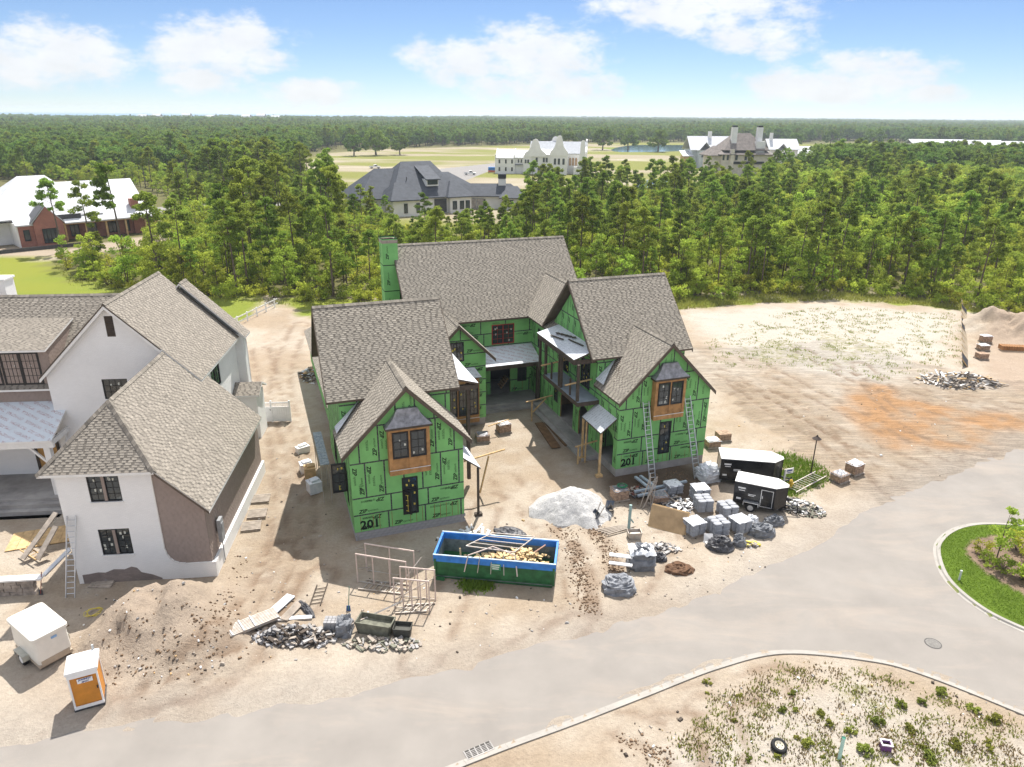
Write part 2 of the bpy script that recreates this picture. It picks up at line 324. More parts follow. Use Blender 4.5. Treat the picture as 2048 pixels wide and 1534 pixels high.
def ground_cols(x, y):
    n1 = fbm(x*.12, y*.12, 1, 5); n2 = fbm(x*.7, y*.7, 2, 4); n3 = fbm(x*2.2, y*2.2, 8, 3)
    c = np.zeros(x.shape+(3,)); sand = np.array([.57, .45, .325]); pale = np.array([.71, .615, .50]); white = np.array([.73, .675, .59])
    t = smooth(.3, .7, n1*.6+n2*.4)[..., None]; c[:] = sand*(1-t)+pale*t
    sp = smooth(.58, .80, n3)[..., None]*.30; c = c*(1-sp)+np.array([.40, .30, .22])*sp
    weed = np.zeros(x.shape)
    wx = x+(fbm(x*.35, y*.35, 51, 4)-.5)*5; wy = y+(fbm(x*.35, y*.35, 61, 4)-.5)*5
    def reg(k, soft): d = sdist(wx, wy, SPOTS[k]); i = inpoly(wx, wy, SPOTS[k]); return np.where(i, smooth(0, soft, d), 0)
    def put(colr, m): nonlocal c; c = c*(1-m[..., None])+np.array(colr)*m[..., None]
    put(white, reg('field', 5)*.85); put((.74,.69,.61), reg('weeds', 3)*.6)
    put((.63,.37,.19), reg('orange', 4)*1.0*smooth(.25, .6, n1*.5+n2*.5)); put((.58,.45,.34), reg('dirt', 3)*.85)
    put((.33,.26,.20), reg('damp', 2)*.55)
    for mx_, my_, r, hh in MOUNDS_W[:5]: put((.56,.45,.35), np.exp(-(np.hypot(x-mx_, y-my_)/r)**2)*.6)
    for px_, py_, ra, rb, hh in PIT: put((.17,.12,.085), np.clip(np.exp(-(np.hypot(x-px_, y-py_)/ra)**4)*1.2, 0, .92))
    weed = np.maximum(weed, reg('weeds', 3)*.60); weed = np.maximum(weed, reg('weeds2', 5)*.55); weed = np.maximum(weed, reg('green', 1)*.85); weed = np.maximum(weed, reg('field', 8)*.46)
    weed = weed*smooth(.25, .6, fbm(x*.25, y*.25, 15, 4)*.6+n2*.4)*1.25
    for line, gauge, dep, wd in TRACKS_W:
        xs_ = [p[0] for p in line]; ys_ = [p[1] for p in line]
        bb = (x > min(xs_)-3) & (x < max(xs_)+3) & (y > min(ys_)-3) & (y < max(ys_)+3)
        if not bb.any(): continue
        d = np.abs(sdist(x[bb], y[bb], line, False)-gauge/2); m = np.exp(-(d/wd)**2)*smooth(.3, .6, vnoise(x[bb]*1.7, y[bb]*1.7, 3))*(.8 if dep > .1 else .62)
        c[bb] = c[bb]*(1-m[:, None])+np.array((.36,.25,.17))*m[:, None]; weed[bb] *= (1-m)
    n5 = fbm(x*.05, y*.05, 33, 4)
    gr = np.array([.30,.36,.055])*(1-n5[..., None]*.0)+np.array([.04,.01,.0])*smooth(.35,.65,n1)[..., None]
    for k, so in (('lawn', 2.5), ('strip', 2), ('behind', 2)): m = reg(k, so)[..., None]; c = c*(1-m)+gr*m
    isl = inpoly(x, y, ISL); bed = inpoly(x, y, BED)
    il = np.array([.16,.25,.03]); c = np.where((isl & ~bed)[..., None], il*(.75+.5*n2[..., None]), c); c = np.where(bed[..., None], np.array([.36,.26,.19])*(.6+.8*n3[..., None]), c)
    weed = np.where(isl, 0, weed)
    # beyond the edge of the woods
    far = y > 70
    uu, vv = project(x, np.maximum(y, 60), 0*x)
    woods = far & (vv < edge_v(uu)-2)
    wm = np.where(woods, smooth(0, 12, edge_v(uu)-vv), 0)
    put((.20,.19,.075), wm); weed = weed*(1-wm)
    cl = np.where(inpoly(x, y, SPOTS['clear']), 1.0, 0)*smooth(0, 8, sdist(x, y, SPOTS['clear']))
    nf = fbm(x*.02, y*.03, 71, 4); cm = np.array([.48,.41,.28])+np.array([.12,.12,.12])*smooth(.5,.7,nf)[..., None]; gm = np.array([.30,.31,.075]); tt = smooth(.36,.54,fbm(x*.015,y*.03,81,4))[..., None]
    c = c*(1-cl[..., None])+(cm*(1-tt)+gm*tt)*cl[..., None]
    for k, cc_ in (('golf', (.25,.33,.06)), ('golf2', (.27,.34,.06)), ('road2', (.42,.40,.38)), ('road3', (.45,.43,.40)), ('yardb', (.55,.45,.34))):
        m = np.where(inpoly(x, y, SPOTS[k]), 1.0, 0); put(cc_, m)
    ed_ = sdist(x, y, ROAD); c = c+(np.array([.46,.42,.38])-c)*(.40*(1-smooth(.2, 3.0, ed_+(n2-.5)*3))*(y < 75)*(~isl)*(~inpoly(x, y, LOT)))[..., None]
    return c*.67, weed

def axis(a, b, st): return list(np.arange(a, b, st))
def geo(a, b, st, k=1.35):
    r = []; s_ = 1 if b > a else -1
    while (b-a)*s_ > 0: r.append(a); a += st*s_; st *= k
    r.append(b); return r
xs = sorted(geo(-330, -12000, 12)[1:])+axis(-330, -58, 4)+axis(-58, 80, .3)+axis(80, 380, 4)+geo(380, 12000, 12)
ys = sorted(geo(10, -500, 4)[1:])+axis(10, 18, 1)+axis(18, 104, .3)+axis(104, 720, 4)+geo(720, 9300, 12)
xs = np.array(xs); ys = np.array(ys); GX, GY = np.meshgrid(xs, ys)
GZ = height(GX, GY); GRID[:] = [xs, ys, GZ]; GC, GW = ground_cols(GX, GY)
nx, ny = len(xs), len(ys)
vid = np.arange(nx*ny).reshape(ny, nx)
qd = np.stack([vid[:-1, :-1], vid[:-1, 1:], vid[1:, 1:], vid[1:, :-1]], -1).reshape(-1, 4)
me = bpy.data.meshes.new('ground'); me.vertices.add(nx*ny); me.vertices.foreach_set('co', np.stack([GX, GY, GZ], -1).ravel())
me.loops.add(len(qd)*4); me.loops.foreach_set('vertex_index', qd.ravel()); me.polygons.add(len(qd)); me.polygons.foreach_set('loop_start', np.arange(len(qd))*4)
me.polygons.foreach_set('use_smooth', np.ones(len(qd), bool)); me.update(calc_edges=True)
a = me.attributes.new('soil', 'FLOAT_COLOR', 'POINT'); a.data.foreach_set('color', np.concatenate([GC, np.ones(GC.shape[:2]+(1,))], -1).astype(np.float32).ravel())
a = me.attributes.new('weed', 'FLOAT', 'POINT'); a.data.foreach_set('value', GW.astype(np.float32).ravel())
SW = inpoly(GX+(fbm(GX*.2, GY*.2, 5, 3)-.5)*8, GY+(fbm(GX*.2, GY*.2, 6, 3)-.5)*8, PX([(1370,690),(1480,700),(1640,690),(1720,690),(1860,740),(2100,790),(2300,830),(2100,900),(1900,960),(1760,1020),(1680,960),(1560,880),(1440,800)]))*.9+inpoly(GX, GY, PX([(540,620),(600,620),(640,1000),(640,1180),(560,1300),(330,1420),(200,1440),(430,1230),(520,1000)]))*.25
a = me.attributes.new('streak', 'FLOAT', 'POINT'); a.data.foreach_set('value', SW.astype(np.float32).ravel())
def ground_mat():
    m = bpy.data.materials.new('sandy_soil'); m.use_nodes = True; t = m.node_tree; L = t.links.new; b = t.nodes['Principled BSDF']
    b.inputs['Roughness'].default_value = .95; b.inputs['Specular IOR Level'].default_value = .1
    at = t.nodes.new('ShaderNodeAttribute'); at.attribute_name = 'soil'; aw = t.nodes.new('ShaderNodeAttribute'); aw.attribute_name = 'weed'
    tcn = t.nodes.new('ShaderNodeTexCoord')
    def nz(s, d, r=.6):
        n = t.nodes.new('ShaderNodeTexNoise'); n.inputs['Scale'].default_value = s; n.inputs['Detail'].default_value = d; n.inputs['Roughness'].default_value = r; L(tcn.outputs['Object'], n.inputs['Vector']); return n.outputs['Fac']
    def streak(ang, sx_, sy_, seed):
        mp = t.nodes.new('ShaderNodeMapping'); mp.inputs['Rotation'].default_value = (0, 0, rad(ang)); mp.inputs['Scale'].default_value = (sx_, sy_, 1); mp.inputs['Location'].default_value = (seed, seed, 0); L(tcn.outputs['Object'], mp.inputs[0])
        n = t.nodes.new('ShaderNodeTexNoise'); n.inputs['Scale'].default_value = 1; n.inputs['Detail'].default_value = 5; n.inputs['Roughness'].default_value = .65; n.inputs['Distortion'].default_value = .5; L(mp.outputs[0], n.inputs['Vector']); return n.outputs['Fac']
    def mth(op, p, q):
        n = t.nodes.new('ShaderNodeMath'); n.operation = op
        for i, v in ((0, p), (1, q)):
            if hasattr(v, 'is_output'): L(v, n.inputs[i])
            else: n.inputs[i].default_value = v
        return n.outputs[0]
    fine = nz(5, 8, .68); grain = nz(22, 5, .7)
    k = mth('ADD', .62, mth('MULTIPLY', fine, .5)); k = mth('ADD', k, mth('MULTIPLY', mth('SUBTRACT', grain, .5), .45))
    as_ = t.nodes.new('ShaderNodeAttribute'); as_.attribute_name = 'streak'; sk = None
    for q in ((72, .14, 2.6, 3), (58, .12, 2.2, 9)):
        v = mth('ABSOLUTE', mth('SUBTRACT', streak(*q), .5), 0.0); v = mth('SUBTRACT', 1.0, mth('MINIMUM', mth('MULTIPLY', v, 16.0), 1.0)); sk = v if sk is None else mth('MAXIMUM', sk, v)
    k = mth('MULTIPLY', k, mth('SUBTRACT', 1.0, mth('MULTIPLY', mth('MULTIPLY', sk, as_.outputs['Fac']), .36)))
    mu = t.nodes.new('ShaderNodeMix'); mu.data_type = 'RGBA'; mu.blend_type = 'MULTIPLY'; mu.inputs['Factor'].default_value = 1; L(at.outputs['Color'], mu.inputs['A']); L(k, mu.inputs['B'])
    th = t.nodes.new('ShaderNodeMapRange'); th.interpolation_type = 'SMOOTHSTEP'; L(mth('ADD', aw.outputs['Fac'], mth('MULTIPLY', mth('SUBTRACT', nz(1.7, 7, .72), .5), 1.7)), th.inputs[0]); th.inputs[1].default_value = .52; th.inputs[2].default_value = .95
    gc = t.nodes.new('ShaderNodeMix'); gc.data_type = 'RGBA'; L(nz(3, 5), gc.inputs['Factor']); gc.inputs['A'].default_value = (.11,.13,.028,1); gc.inputs['B'].default_value = (.26,.23,.08,1)
    fx = t.nodes.new('ShaderNodeMix'); fx.data_type = 'RGBA'; L(mth('MULTIPLY', th.outputs[0], .85), fx.inputs['Factor']); L(mu.outputs['Result'], fx.inputs['A']); L(gc.outputs['Result'], fx.inputs['B'])
    L(fx.outputs['Result'], b.inputs['Base Color'])
    bp = t.nodes.new('ShaderNodeBump'); bp.inputs['Strength'].default_value = .7; bp.inputs['Distance'].default_value = .16; L(mth('ADD', fine, mth('MULTIPLY', grain, .5)), bp.inputs['Height']); L(bp.outputs[0], b.inputs['Normal'])
    return m
me.materials.append(ground_mat()); ground = link_mesh('ground', me); ground['kind'] = 'structure'

# road: light sun-bleached asphalt dusted with sand
rb = MB(); rg = .5
x0, x1 = -48, 75; y0, y1 = 12, 62
RX, RY = np.meshgrid(np.arange(x0, x1, rg)+rg/2, np.arange(y0, y1, rg)+rg/2)
UP3 = inpoly(RX, RY, ROAD); near_sand = (sdist(RX, RY, UPPER, False) < 3.5) & ~inpoly(RX, RY, LOT); di = sdist(RX, RY, KERB, False)
keep = (UP3 | (near_sand)) & ~(inpoly(RX, RY, LOT) & (di > .3)); keep &= ~(inpoly(RX, RY, ISL) & (sdist(RX, RY, ISL) > .4))
keep |= (di < .7) | (sdist(RX, RY, ISL) < .7)
for i, j in zip(*np.nonzero(keep)):
    x, y = RX[i, j], RY[i, j]; rb.poly([(x-rg/2, y-rg/2, .004), (x+rg/2, y-rg/2, .004), (x+rg/2, y+rg/2, .004), (x-rg/2, y+rg/2, .004)])
def road_mat():
    m = mat('dusty_asphalt', (.262,.240,.216), .9, c2=(.215,.197,.178), vscale=.35, bump=.12, bscale=60, detail=8)
    t = m.node_tree; L = t.links.new; b = t.nodes['Principled BSDF']; src = b.inputs['Base Color'].links[0].from_socket; tcn = [n for n in t.nodes if n.type == 'TEX_COORD'][0]
    n = t.nodes.new('ShaderNodeTexNoise'); n.inputs['Scale'].default_value = .28; n.inputs['Detail'].default_value = 9; n.inputs['Roughness'].default_value = .72; n.inputs['Distortion'].default_value = .6
    mp = t.nodes.new('ShaderNodeMapping'); mp.inputs['Rotation'].default_value = (0, 0, rad(-22)); mp.inputs['Scale'].default_value = (.45, 1.6, 1); L(tcn.outputs['Object'], mp.inputs[0]); L(mp.outputs[0], n.inputs['Vector'])
    r = t.nodes.new('ShaderNodeMapRange'); r.inputs[1].default_value = .50; r.inputs[2].default_value = .72; r.inputs[4].default_value = .45; L(n.outputs['Fac'], r.inputs[0])
    x = t.nodes.new('ShaderNodeMix'); x.data_type = 'RGBA'; L(r.outputs[0], x.inputs['Factor']); L(src, x.inputs['A']); x.inputs['B'].default_value = (.36,.30,.245,1); L(x.outputs['Result'], b.inputs['Base Color'])
    return m
road = rb.build('road', road_mat(), kind='structure')
conc = mat('pale_concrete', (.33,.31,.28), .9, .10, 1.2, .15, 30)
def kerb_run(name, line, side, label=None):
    n = len(line); per = max(1, n//14)
    root = bpy.data.objects.new(name, None); col.objects.link(root); root['kind'] = 'structure'
    P = [Vector((p[0], p[1], 0)) for p in line]
    nor = []
    for i in range(n):
        d = (P[min(i+1, n-1)]-P[max(i-1, 0)]).normalized(); nor.append(Vector((-d.y, d.x, 0))*side)
    prof = [(0, -.10), (0, .012), (.16, .02), (.22, .11), (.40, .125), (.40, -.10)]
    for s0 in range(0, n-1, per):
        b = MB(); s1 = min(n-1, s0+per); i0 = 0
        for i in range(s0, s1+1):
            f_ = (.004 if i == s0 else -.004 if i == s1 else 0); dd = (P[min(i+1, n-1)]-P[max(i-1, 0)]).normalized()
            for a_, z in prof: q = P[i]+nor[i]*a_+dd*f_; b.v.append((q.x, q.y, z))
        k = len(prof)
        for i in range(s1-s0):
            for j in range(k-1): b.f.append((i*k+j, (i+1)*k+j, (i+1)*k+j+1, i*k+j+1)); b.m.append(0); b.t.append(0)
        b.f.append(tuple(range(k))); b.f.append(tuple(range((s1-s0)*k+k-1, (s1-s0)*k-1, -1))); b.m += [0, 0]; b.t += [0, 0]
        b.build('kerb_stone', conc, root)
    return root
kerb_run('kerb', KERB, -1); kerb_run('kerb', ISL+[ISL[0]], 1 if sum((ISL[i][0]*ISL[(i+1) % len(ISL)][1]-ISL[(i+1) % len(ISL)][0]*ISL[i][1]) for i in range(len(ISL))) > 0 else -1)

# water
wm = mat('sea_water', (.04,.20,.36), .35, .1, .002, coords='Object'); 
b = MB(); b.poly([(-12000,1650,.6),(-2500,1750,.6),(-1000,2000,.6),(-450,2700,.6),(-150,4500,.6),(300,9290,.6),(-12000,9290,.6)]); b.build('sea', wm, kind='structure')
pm = mat('pond_water', (.05,.10,.14), .08, .1, .05, spec=.5)
for poly in ([(1225,298),(1262,291),(1330,290),(1420,292),(1425,298),(1340,303),(1240,304)], [(1270,372),(1300,360),(1350,358),(1345,368),(1300,378)], [(1845,298),(1950,292),(2110,294),(2110,300),(1960,302)], [(1385,300),(1400,296),(1440,300),(1420,308)], [(1405,385),(1440,372),(1450,380),(1420,395)]):
    b = MB(); b.poly([(x, y, .06) for x, y in spline(PX(poly), 4, closed=True)]); b.build('pond', pm, kind='structure')
# ------------------------------------------------------------------ building helpers
V3 = Vector
def shingles(b, pts, exp=.150, wr=(.20,.36), th=(.010,.024), seed=0, mlist=None):
    r = random.Random(seed*7+3); P = [V3(p) for p in pts]; o = P[0]; e = (P[1]-o).normalized()
    n = None
    for k in range(2, len(P)):
        n = e.cross(P[k]-o)
        if n.length > 1e-3: n.normalize(); break
    s = n.cross(e); q = [((p-o).dot(e), (p-o).dot(s)) for p in P]
    vmin = min(a[1] for a in q); vmax = max(a[1] for a in q); row = 0; v = vmin
    while v < vmax-.02:
        v1 = min(v+exp, vmax); vm = (v+v1)/2; xsn = []
        for i in range(len(q)):
            (ax, ay), (bx, by) = q[i], q[(i+1) % len(q)]
            if (ay > vm) != (by > vm): xsn.append(ax+(bx-ax)*(vm-ay)/(by-ay))
        xsn.sort()
        for i in range(0, len(xsn)-1, 2):
            x, xe = xsn[i], xsn[i+1]; first = True; raised = True
            while x < xe-1e-3:
                raised = (not raised) if not first else r.random() < .5; w_ = r.uniform(*wr)*(1 if raised else .55)*(r.random() if first else 1); first = False
                x2 = min(xe, x+max(w_, .05))
                if xe-x2 < .06: x2 = xe
                t = th[1] if raised else th[0]
                A = o+e*x+s*v+n*t; B = o+e*x2+s*v+n*t; C_ = o+e*x2+s*v1+n*(.5*th[0]); D = o+e*x+s*v1+n*(.5*th[0]); A0 = o+e*x+s*v-n*.01; B0 = o+e*x2+s*v-n*.01
                i0 = len(b.v); b.v += [tuple(A), tuple(B), tuple(C_), tuple(D), tuple(A0), tuple(B0)]
                tn = r.gauss(.70 if raised else .26, .11); tn = max(0, min(1, tn))  # recessed tabs toned dark: printed shadow line plus painted shade of raised tabs
                b.f += [(i0, i0+1, i0+2, i0+3), (i0+4, i0+5, i0+1, i0)]; b.m += [0, 0]; b.t += [tn, tn*.35]  # butt and side faces darkened to paint the course shadow
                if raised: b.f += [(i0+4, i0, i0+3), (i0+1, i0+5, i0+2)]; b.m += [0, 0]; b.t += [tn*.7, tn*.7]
                x = x2
        v += exp; row += 1
def ridge_caps(b, p, q, w_=.16, seed=1, step=.2):
    r = random.Random(seed); p = V3(p); q = V3(q); L = (q-p).length; d = (q-p).normalized(); x = d.cross(V3((0,0,1))).normalized(); up = x.cross(d)
    k = 0.0
    while k < L-.02:
        a = p+d*k; c = p+d*min(L, k+step+.05); t0 = .05; t1 = .035; i = len(b.v); drop = .75*w_
        for e, t in ((a, t0), (c, t1)): b.v += [tuple(e-x*w_-V3((0,0,drop))+up*t), tuple(e+up*(t+.03)), tuple(e+x*w_-V3((0,0,drop))+up*t)]
        tn = max(0, min(1, r.gauss(.5, .18))); b.f += [(i, i+1, i+4, i+3), (i+1, i+2, i+5, i+4)]; b.m += [0, 0]; b.t += [tn, tn]
        k += step
def up_normal(pts):
    P = [V3(p) for p in pts]; n = V3((0,0,0))
    for i in range(1, len(P)-1): n += (P[i]-P[0]).cross(P[i+1]-P[0])
    return n
def roof(parent, planes, shing, deckm, caps=(), seed=0, label=None, thick=.14):
    "slab with fascia coloured edges, shingle courses laid on it"
    d = MB(); s = MB()
    for k, pl in enumerate(planes):
        if up_normal(pl).z < 0: pl = [pl[1], pl[0]]+list(pl[:1:-1])
        d.prism(pl, (0, 0, -thick)); shingles(s, pl, seed=seed*10+k)
    for k, (p, q) in enumerate(caps): ridge_caps(s, p, q, seed=seed*10+k)
    o = d.build('roof', deckm, parent)
    s.build('shingles', shing, o, tone=True, kind='stuff'); return o
def clipc(poly, clip):
    out = list(poly); n = len(clip)
    for i in range(n):
        (ax, ay), (bx, by) = clip[i], clip[(i+1) % n]; ins = out; out = []
        if not ins: break
        f_ = lambda p: (bx-ax)*(p[1]-ay)-(by-ay)*(p[0]-ax)
        for j in range(len(ins)):
            p, q = ins[j], ins[(j+1) % len(ins)]; fp, fq = f_(p), f_(q)
            if fp >= -1e-9: out.append(p)
            if (fp > 1e-9 and fq < -1e-9) or (fp < -1e-9 and fq > 1e-9): t = fp/(fp-fq); out.append((p[0]+(q[0]-p[0])*t, p[1]+(q[1]-p[1])*t))
    if len(out) < 3: return []
    ar = sum(out[i][0]*out[(i+1) % len(out)][1]-out[(i+1) % len(out)][0]*out[i][1] for i in range(len(out)))/2
    return out if ar > 1e-3 else []
def rsub(rs, h):
    o = []
    for (a, b, c, d) in rs:
        if h[2] <= a or h[0] >= c or h[3] <= b or h[1] >= d: o.append((a, b, c, d)); continue
        if h[1] > b: o.append((a, b, c, h[1]))
        if h[3] < d: o.append((a, h[3], c, d))
        m0, m1 = max(b, h[1]), min(d, h[3])
        if h[0] > a: o.append((a, m0, h[0], m1))
        if h[2] < c: o.append((h[2], m0, c, m1))
    return o
def rpoly(r): return [(r[0], r[1]), (r[2], r[1]), (r[2], r[3]), (r[0], r[3])]
class Plane:
    def __init__(s, o, e, n): s.o = V3(o); s.e = V3(e).normalized(); s.n = V3(n).normalized()
    def p(s, u, w_, d=0.0): return s.o+s.e*u+V3((0,0,w_))+s.n*d
def text_geo(body, size, shear=0.0, bold=0.0):
    c = bpy.data.curves.new('lettering', 'FONT'); c.body = body; c.size = size; c.shear = shear; c.offset = bold; c.resolution_u = 2
    o = bpy.data.objects.new('lettering', c); col.objects.link(o); bpy.context.view_layer.update()
    me_ = bpy.data.meshes.new_from_object(o.evaluated_get(bpy.context.evaluated_depsgraph_get()))
    v = [(q.co.x, q.co.y) for q in me_.vertices]; f_ = [tuple(p.vertices) for p in me_.polygons]
    bpy.data.objects.remove(o); bpy.data.curves.remove(c); bpy.data.meshes.remove(me_)
    x0 = min(a[0] for a in v); y0 = min(a[1] for a in v); v = [(a[0]-x0, a[1]-y0) for a in v]
    return v, f_, max(a[0] for a in v), max(a[1] for a in v)
def add_text(b, pl, tg, u, w_, rot=0, d=.016, m=1):
    v, f_, W_, H_ = tg; i = len(b.v); c, s = math.cos(rot), math.sin(rot)
    for (x, y) in v: b.v.append(tuple(pl.p(u+x*c-y*s, w_+x*s+y*c, d)))
    for q in f_: b.f.append(tuple(i+k for k in q)); b.m.append(m); b.t.append(.5)
_z = text_geo('ZIP', .36, .22, .012); _s = text_geo('system', .24, .22, .0); _tm = text_geo('SHEATHING & TAPE', .11, 0, 0)
def _merge(parts):
    V_, F_ = [], []
    for (v, f_, a, b_), ox, oy in parts:
        i = len(V_); V_ += [(x+ox, y+oy) for x, y in v]; F_ += [tuple(i+k for k in q) for q in f_]
    return V_, F_, max(p[0] for p in V_), max(p[1] for p in V_)
ZIPTXT = _merge([(_z, 0, 0), (_s, _z[2]+.02, 0)])
FINE = ([], [], 0, 0)
def _fine():
    r = random.Random(4); v, f_ = [], []
    for k in range(3):
        x = 0
        while x < .62:
            w_ = r.uniform(.05, .13); i = len(v); v += [(x, k*.055), (x+w_, k*.055), (x+w_, k*.055+.025), (x, k*.055+.025)]; f_.append((i, i+1, i+2, i+3)); x += w_+.03
    return v, f_, .7, .14
FINE = _fine()
def wall_core(pl, poly, openings, thick, b, m=0, d=0.0):
    us = [p[0] for p in poly]; ws = [p[1] for p in poly]; rs = [(min(us), min(ws), max(us), max(ws))]
    for h in openings: rs = rsub(rs, h)
    for r_ in rs:
        c = clipc(rpoly(r_), poly)
        if c: b.prism([pl.p(u, w_, d) for u, w_ in c], tuple(pl.n*-thick), m)
ZG = []
def zip_wall(parent, pl, poly, openings, rows, texts=True, seed=0, label=None):
    green, ink, tape, osb = ZG; r = random.Random(seed)
    b = MB(); wall_core(pl, poly, openings, .12, b); wall = b.build('wall', osb, parent, label=label)
    us = [p[0] for p in poly]; U0, U1 = min(us), max(us); WT = max(p[1] for p in poly); tp = MB()
    for (w0, w1, kind) in rows:
        w1 = min(w1, WT)
        if w1-w0 < .05: continue
        pw = 2.44 if kind == 'h' else 1.22; u = U0-r.uniform(0, pw*.7); first = True
        c = clipc(rpoly((U0, w0-.045, U1, w0+.045)), poly)
        if w0 > .1:
            rs = [(U0, w0-.048, U1, w0+.048)]
            for h in openings: rs = rsub(rs, h)
            for q in rs:
                c = clipc(rpoly(q), poly)
                if c: tp.prism([pl.p(a, w_, .0175) for a, w_ in c], tuple(pl.n*-.004))
        while u < U1-.02:
            ua, ub = max(u, U0), min(u+pw, U1); rs = [(ua, w0, ub, w1)]
            for h in openings: rs = rsub(rs, h)
            p = MB(); frs = []
            for q in rs:
                c = clipc(rpoly(q), poly)
                if c: frs.append((q, c))
            groups = []
            for q, c in frs:
                hit = [g_ for g_ in groups if any(q[0] <= o[0][2]+1e-6 and q[2] >= o[0][0]-1e-6 and q[1] <= o[0][3]+1e-6 and q[3] >= o[0][1]-1e-6 for o in g_)]
                groups = [g_ for g_ in groups if g_ not in hit]+[[(q, c)]+[o for g_ in hit for o in g_]]
            groups.sort(key=lambda g_: -sum((o[0][2]-o[0][0])*(o[0][3]-o[0][1]) for o in g_))
            for gi_, g_ in enumerate(groups):
                p2 = p if gi_ == 0 else MB()
                for q, c in g_: p2.prism([pl.p(a, w_, .012) for a, w_ in c], tuple(pl.n*-.012))
                if gi_ > 0: p2.build('sheathing_panel', [green, ink], wall)
            if groups: frs = groups[0]
            if texts and frs:
                big = max(frs, key=lambda t: (t[0][2]-t[0][0])*(t[0][3]-t[0][1]))[0]
                def fits(x0, y0, x1, y1): 
                    if not (x0 > big[0]+.03 and x1 < big[2]-.03 and y0 > big[1]+.03 and y1 < big[3]-.03): return False
                    return all((bx_-ax_)*(y-ay_)-(by_-ay_)*(x-ax_) > .02 for x, y in ((x0, y0), (x1, y0), (x0, y1), (x1, y1)) for (ax_, ay_), (bx_, by_) in zip(poly, poly[1:]+poly[:1]))
                W_, H_ = ZIPTXT[2], ZIPTXT[3]
                if kind == 'h':
                    for (x0, y0, rot) in ((big[0]+r.uniform(.15, .5), w0+.12, 0), (big[2]-r.uniform(.15, .5), w1-.14, math.pi)):
                        bx = (x0, y0, x0+W_, y0+H_) if rot == 0 else (x0-W_, y0-H_, x0, y0)
                        if fits(*bx): add_text(p, pl, ZIPTXT, x0, y0, rot)
                    x0 = big[0]+r.uniform(.3, 1.2); y0 = w1-.34
                    if fits(x0, y0, x0+.7, y0+.14): add_text(p, pl, FINE, x0, y0, 0)
                else:
                    y0 = w0+r.uniform(.1, .5); x0 = ub-.12
                    if fits(x0-H_, y0, x0, y0+W_): add_text(p, pl, ZIPTXT, x0, y0, math.pi/2)
                    y0 = w1-r.uniform(.1, .4); x0 = ua+.12
                    if fits(x0, y0-W_, x0+H_, y0): add_text(p, pl, ZIPTXT, x0, y0, -math.pi/2)
                    x0 = ua+.45; y0 = w0+r.uniform(.3, 1.2)
                    if fits(x0, y0, x0+.14, y0+.7): add_text(p, pl, FINE, x0+.14, y0, math.pi/2)
            if frs: p.build('sheathing_panel', [green, ink], wall)
            if u > U0+.05:
                rs = [(u-.048, w0, u+.048, w1)]
                for h in openings: rs = rsub(rs, h)
                for q in rs:
                    c = clipc(rpoly(q), poly)
                    if c: tp.prism([pl.p(a, w_, .016) for a, w_ in c], tuple(pl.n*-.004))
            u += pw
    if tp.f: tp.build('seam_tape', tape, wall)
    if texts and rows[0][2] == 'h' and U1-U0 > 7:          # chalk lines over the studs of the lowest courses
        ck = MB(); a = U0+.4
        while a < U1-.2:
            if r.random() < .75:
                h0 = .04; h1 = 1.12 if r.random() < .8 else .7
                for q in [q for h in [openings] for q in (lambda rs: [z for z in rs])(__import__('functools').reduce(lambda rs, o: rsub(rs, o), openings, [(a-.014, h0, a+.014, h1)]))]:
                    c = clipc(rpoly((q[0], q[1], q[2], q[3])), poly)
                    if c: ck.prism([pl.p(x_, w_, .0195) for x_, w_ in c], tuple(pl.n*-.003))
            a += .405
        if ck.f: ck.build('chalk_lines', CHALK, wall, kind='stuff')
    return wall
def window(parent, pl, u0, w0, u1, w1, frame, glass, cols=1, lites=(2, 3), fw=.07, d=.03, mull=.10, name='window', trim=None, stick=None, seed=0, muntin=.028):
    "frame ring, mullions and glazing bars, one pane for each sash"
    b = MB(); r = random.Random(seed)
    def rect(a, c, e, g_, dd, t): b.prism([pl.p(a, c, dd), pl.p(e, c, dd), pl.p(e, g_, dd), pl.p(a, g_, dd)], tuple(pl.n*-t))
    rect(u0, w0, u1, w0+fw, d, .12); rect(u0, w1-fw, u1, w1, d, .12); rect(u0, w0+fw, u0+fw, w1-fw, d, .12); rect(u1-fw, w0+fw, u1, w1-fw, d, .12)
    sw = (u1-u0-2*fw-(cols-1)*mull)/cols; panes = []
    for k in range(cols):
        a = u0+fw+k*(sw+mull); e = a+sw; panes.append((a, e))
        if k < cols-1: rect(e, w0+fw, e+mull, w1-fw, d, .10)
        nc, nr = lites
        for i in range(1, nc): x = a+sw*i/nc; rect(x-muntin/2, w0+fw, x+muntin/2, w1-fw, d-.03, .03)
        for j in range(1, nr): z = w0+fw+(w1-w0-2*fw)*j/nr; rect(a, z-muntin/2, e, z+muntin/2, d-.032, .026)
    o = b.build(name, frame, parent)
    for (a, e) in panes:
        g_ = MB(); g_.poly([pl.p(a, w0+fw, d-.055), pl.p(e, w0+fw, d-.055), pl.p(e, w1-fw, d-.055), pl.p(a, w1-fw, d-.055)])
        ms = [glass]
        if stick:
            ms.append(stick)
            for q in range(r.randint(2, 4)):
                x = r.uniform(a+.04, e-.16); z = r.uniform(w0+fw+.05, w1-fw-.25); g_.poly([pl.p(x, z, d-.05), pl.p(x+r.uniform(.07, .14), z, d-.05), pl.p(x+.12, z+r.uniform(.1, .24), d-.05), pl.p(x, z+.17, d-.05)], 1)
        g_.build('pane', ms, o)
    return o
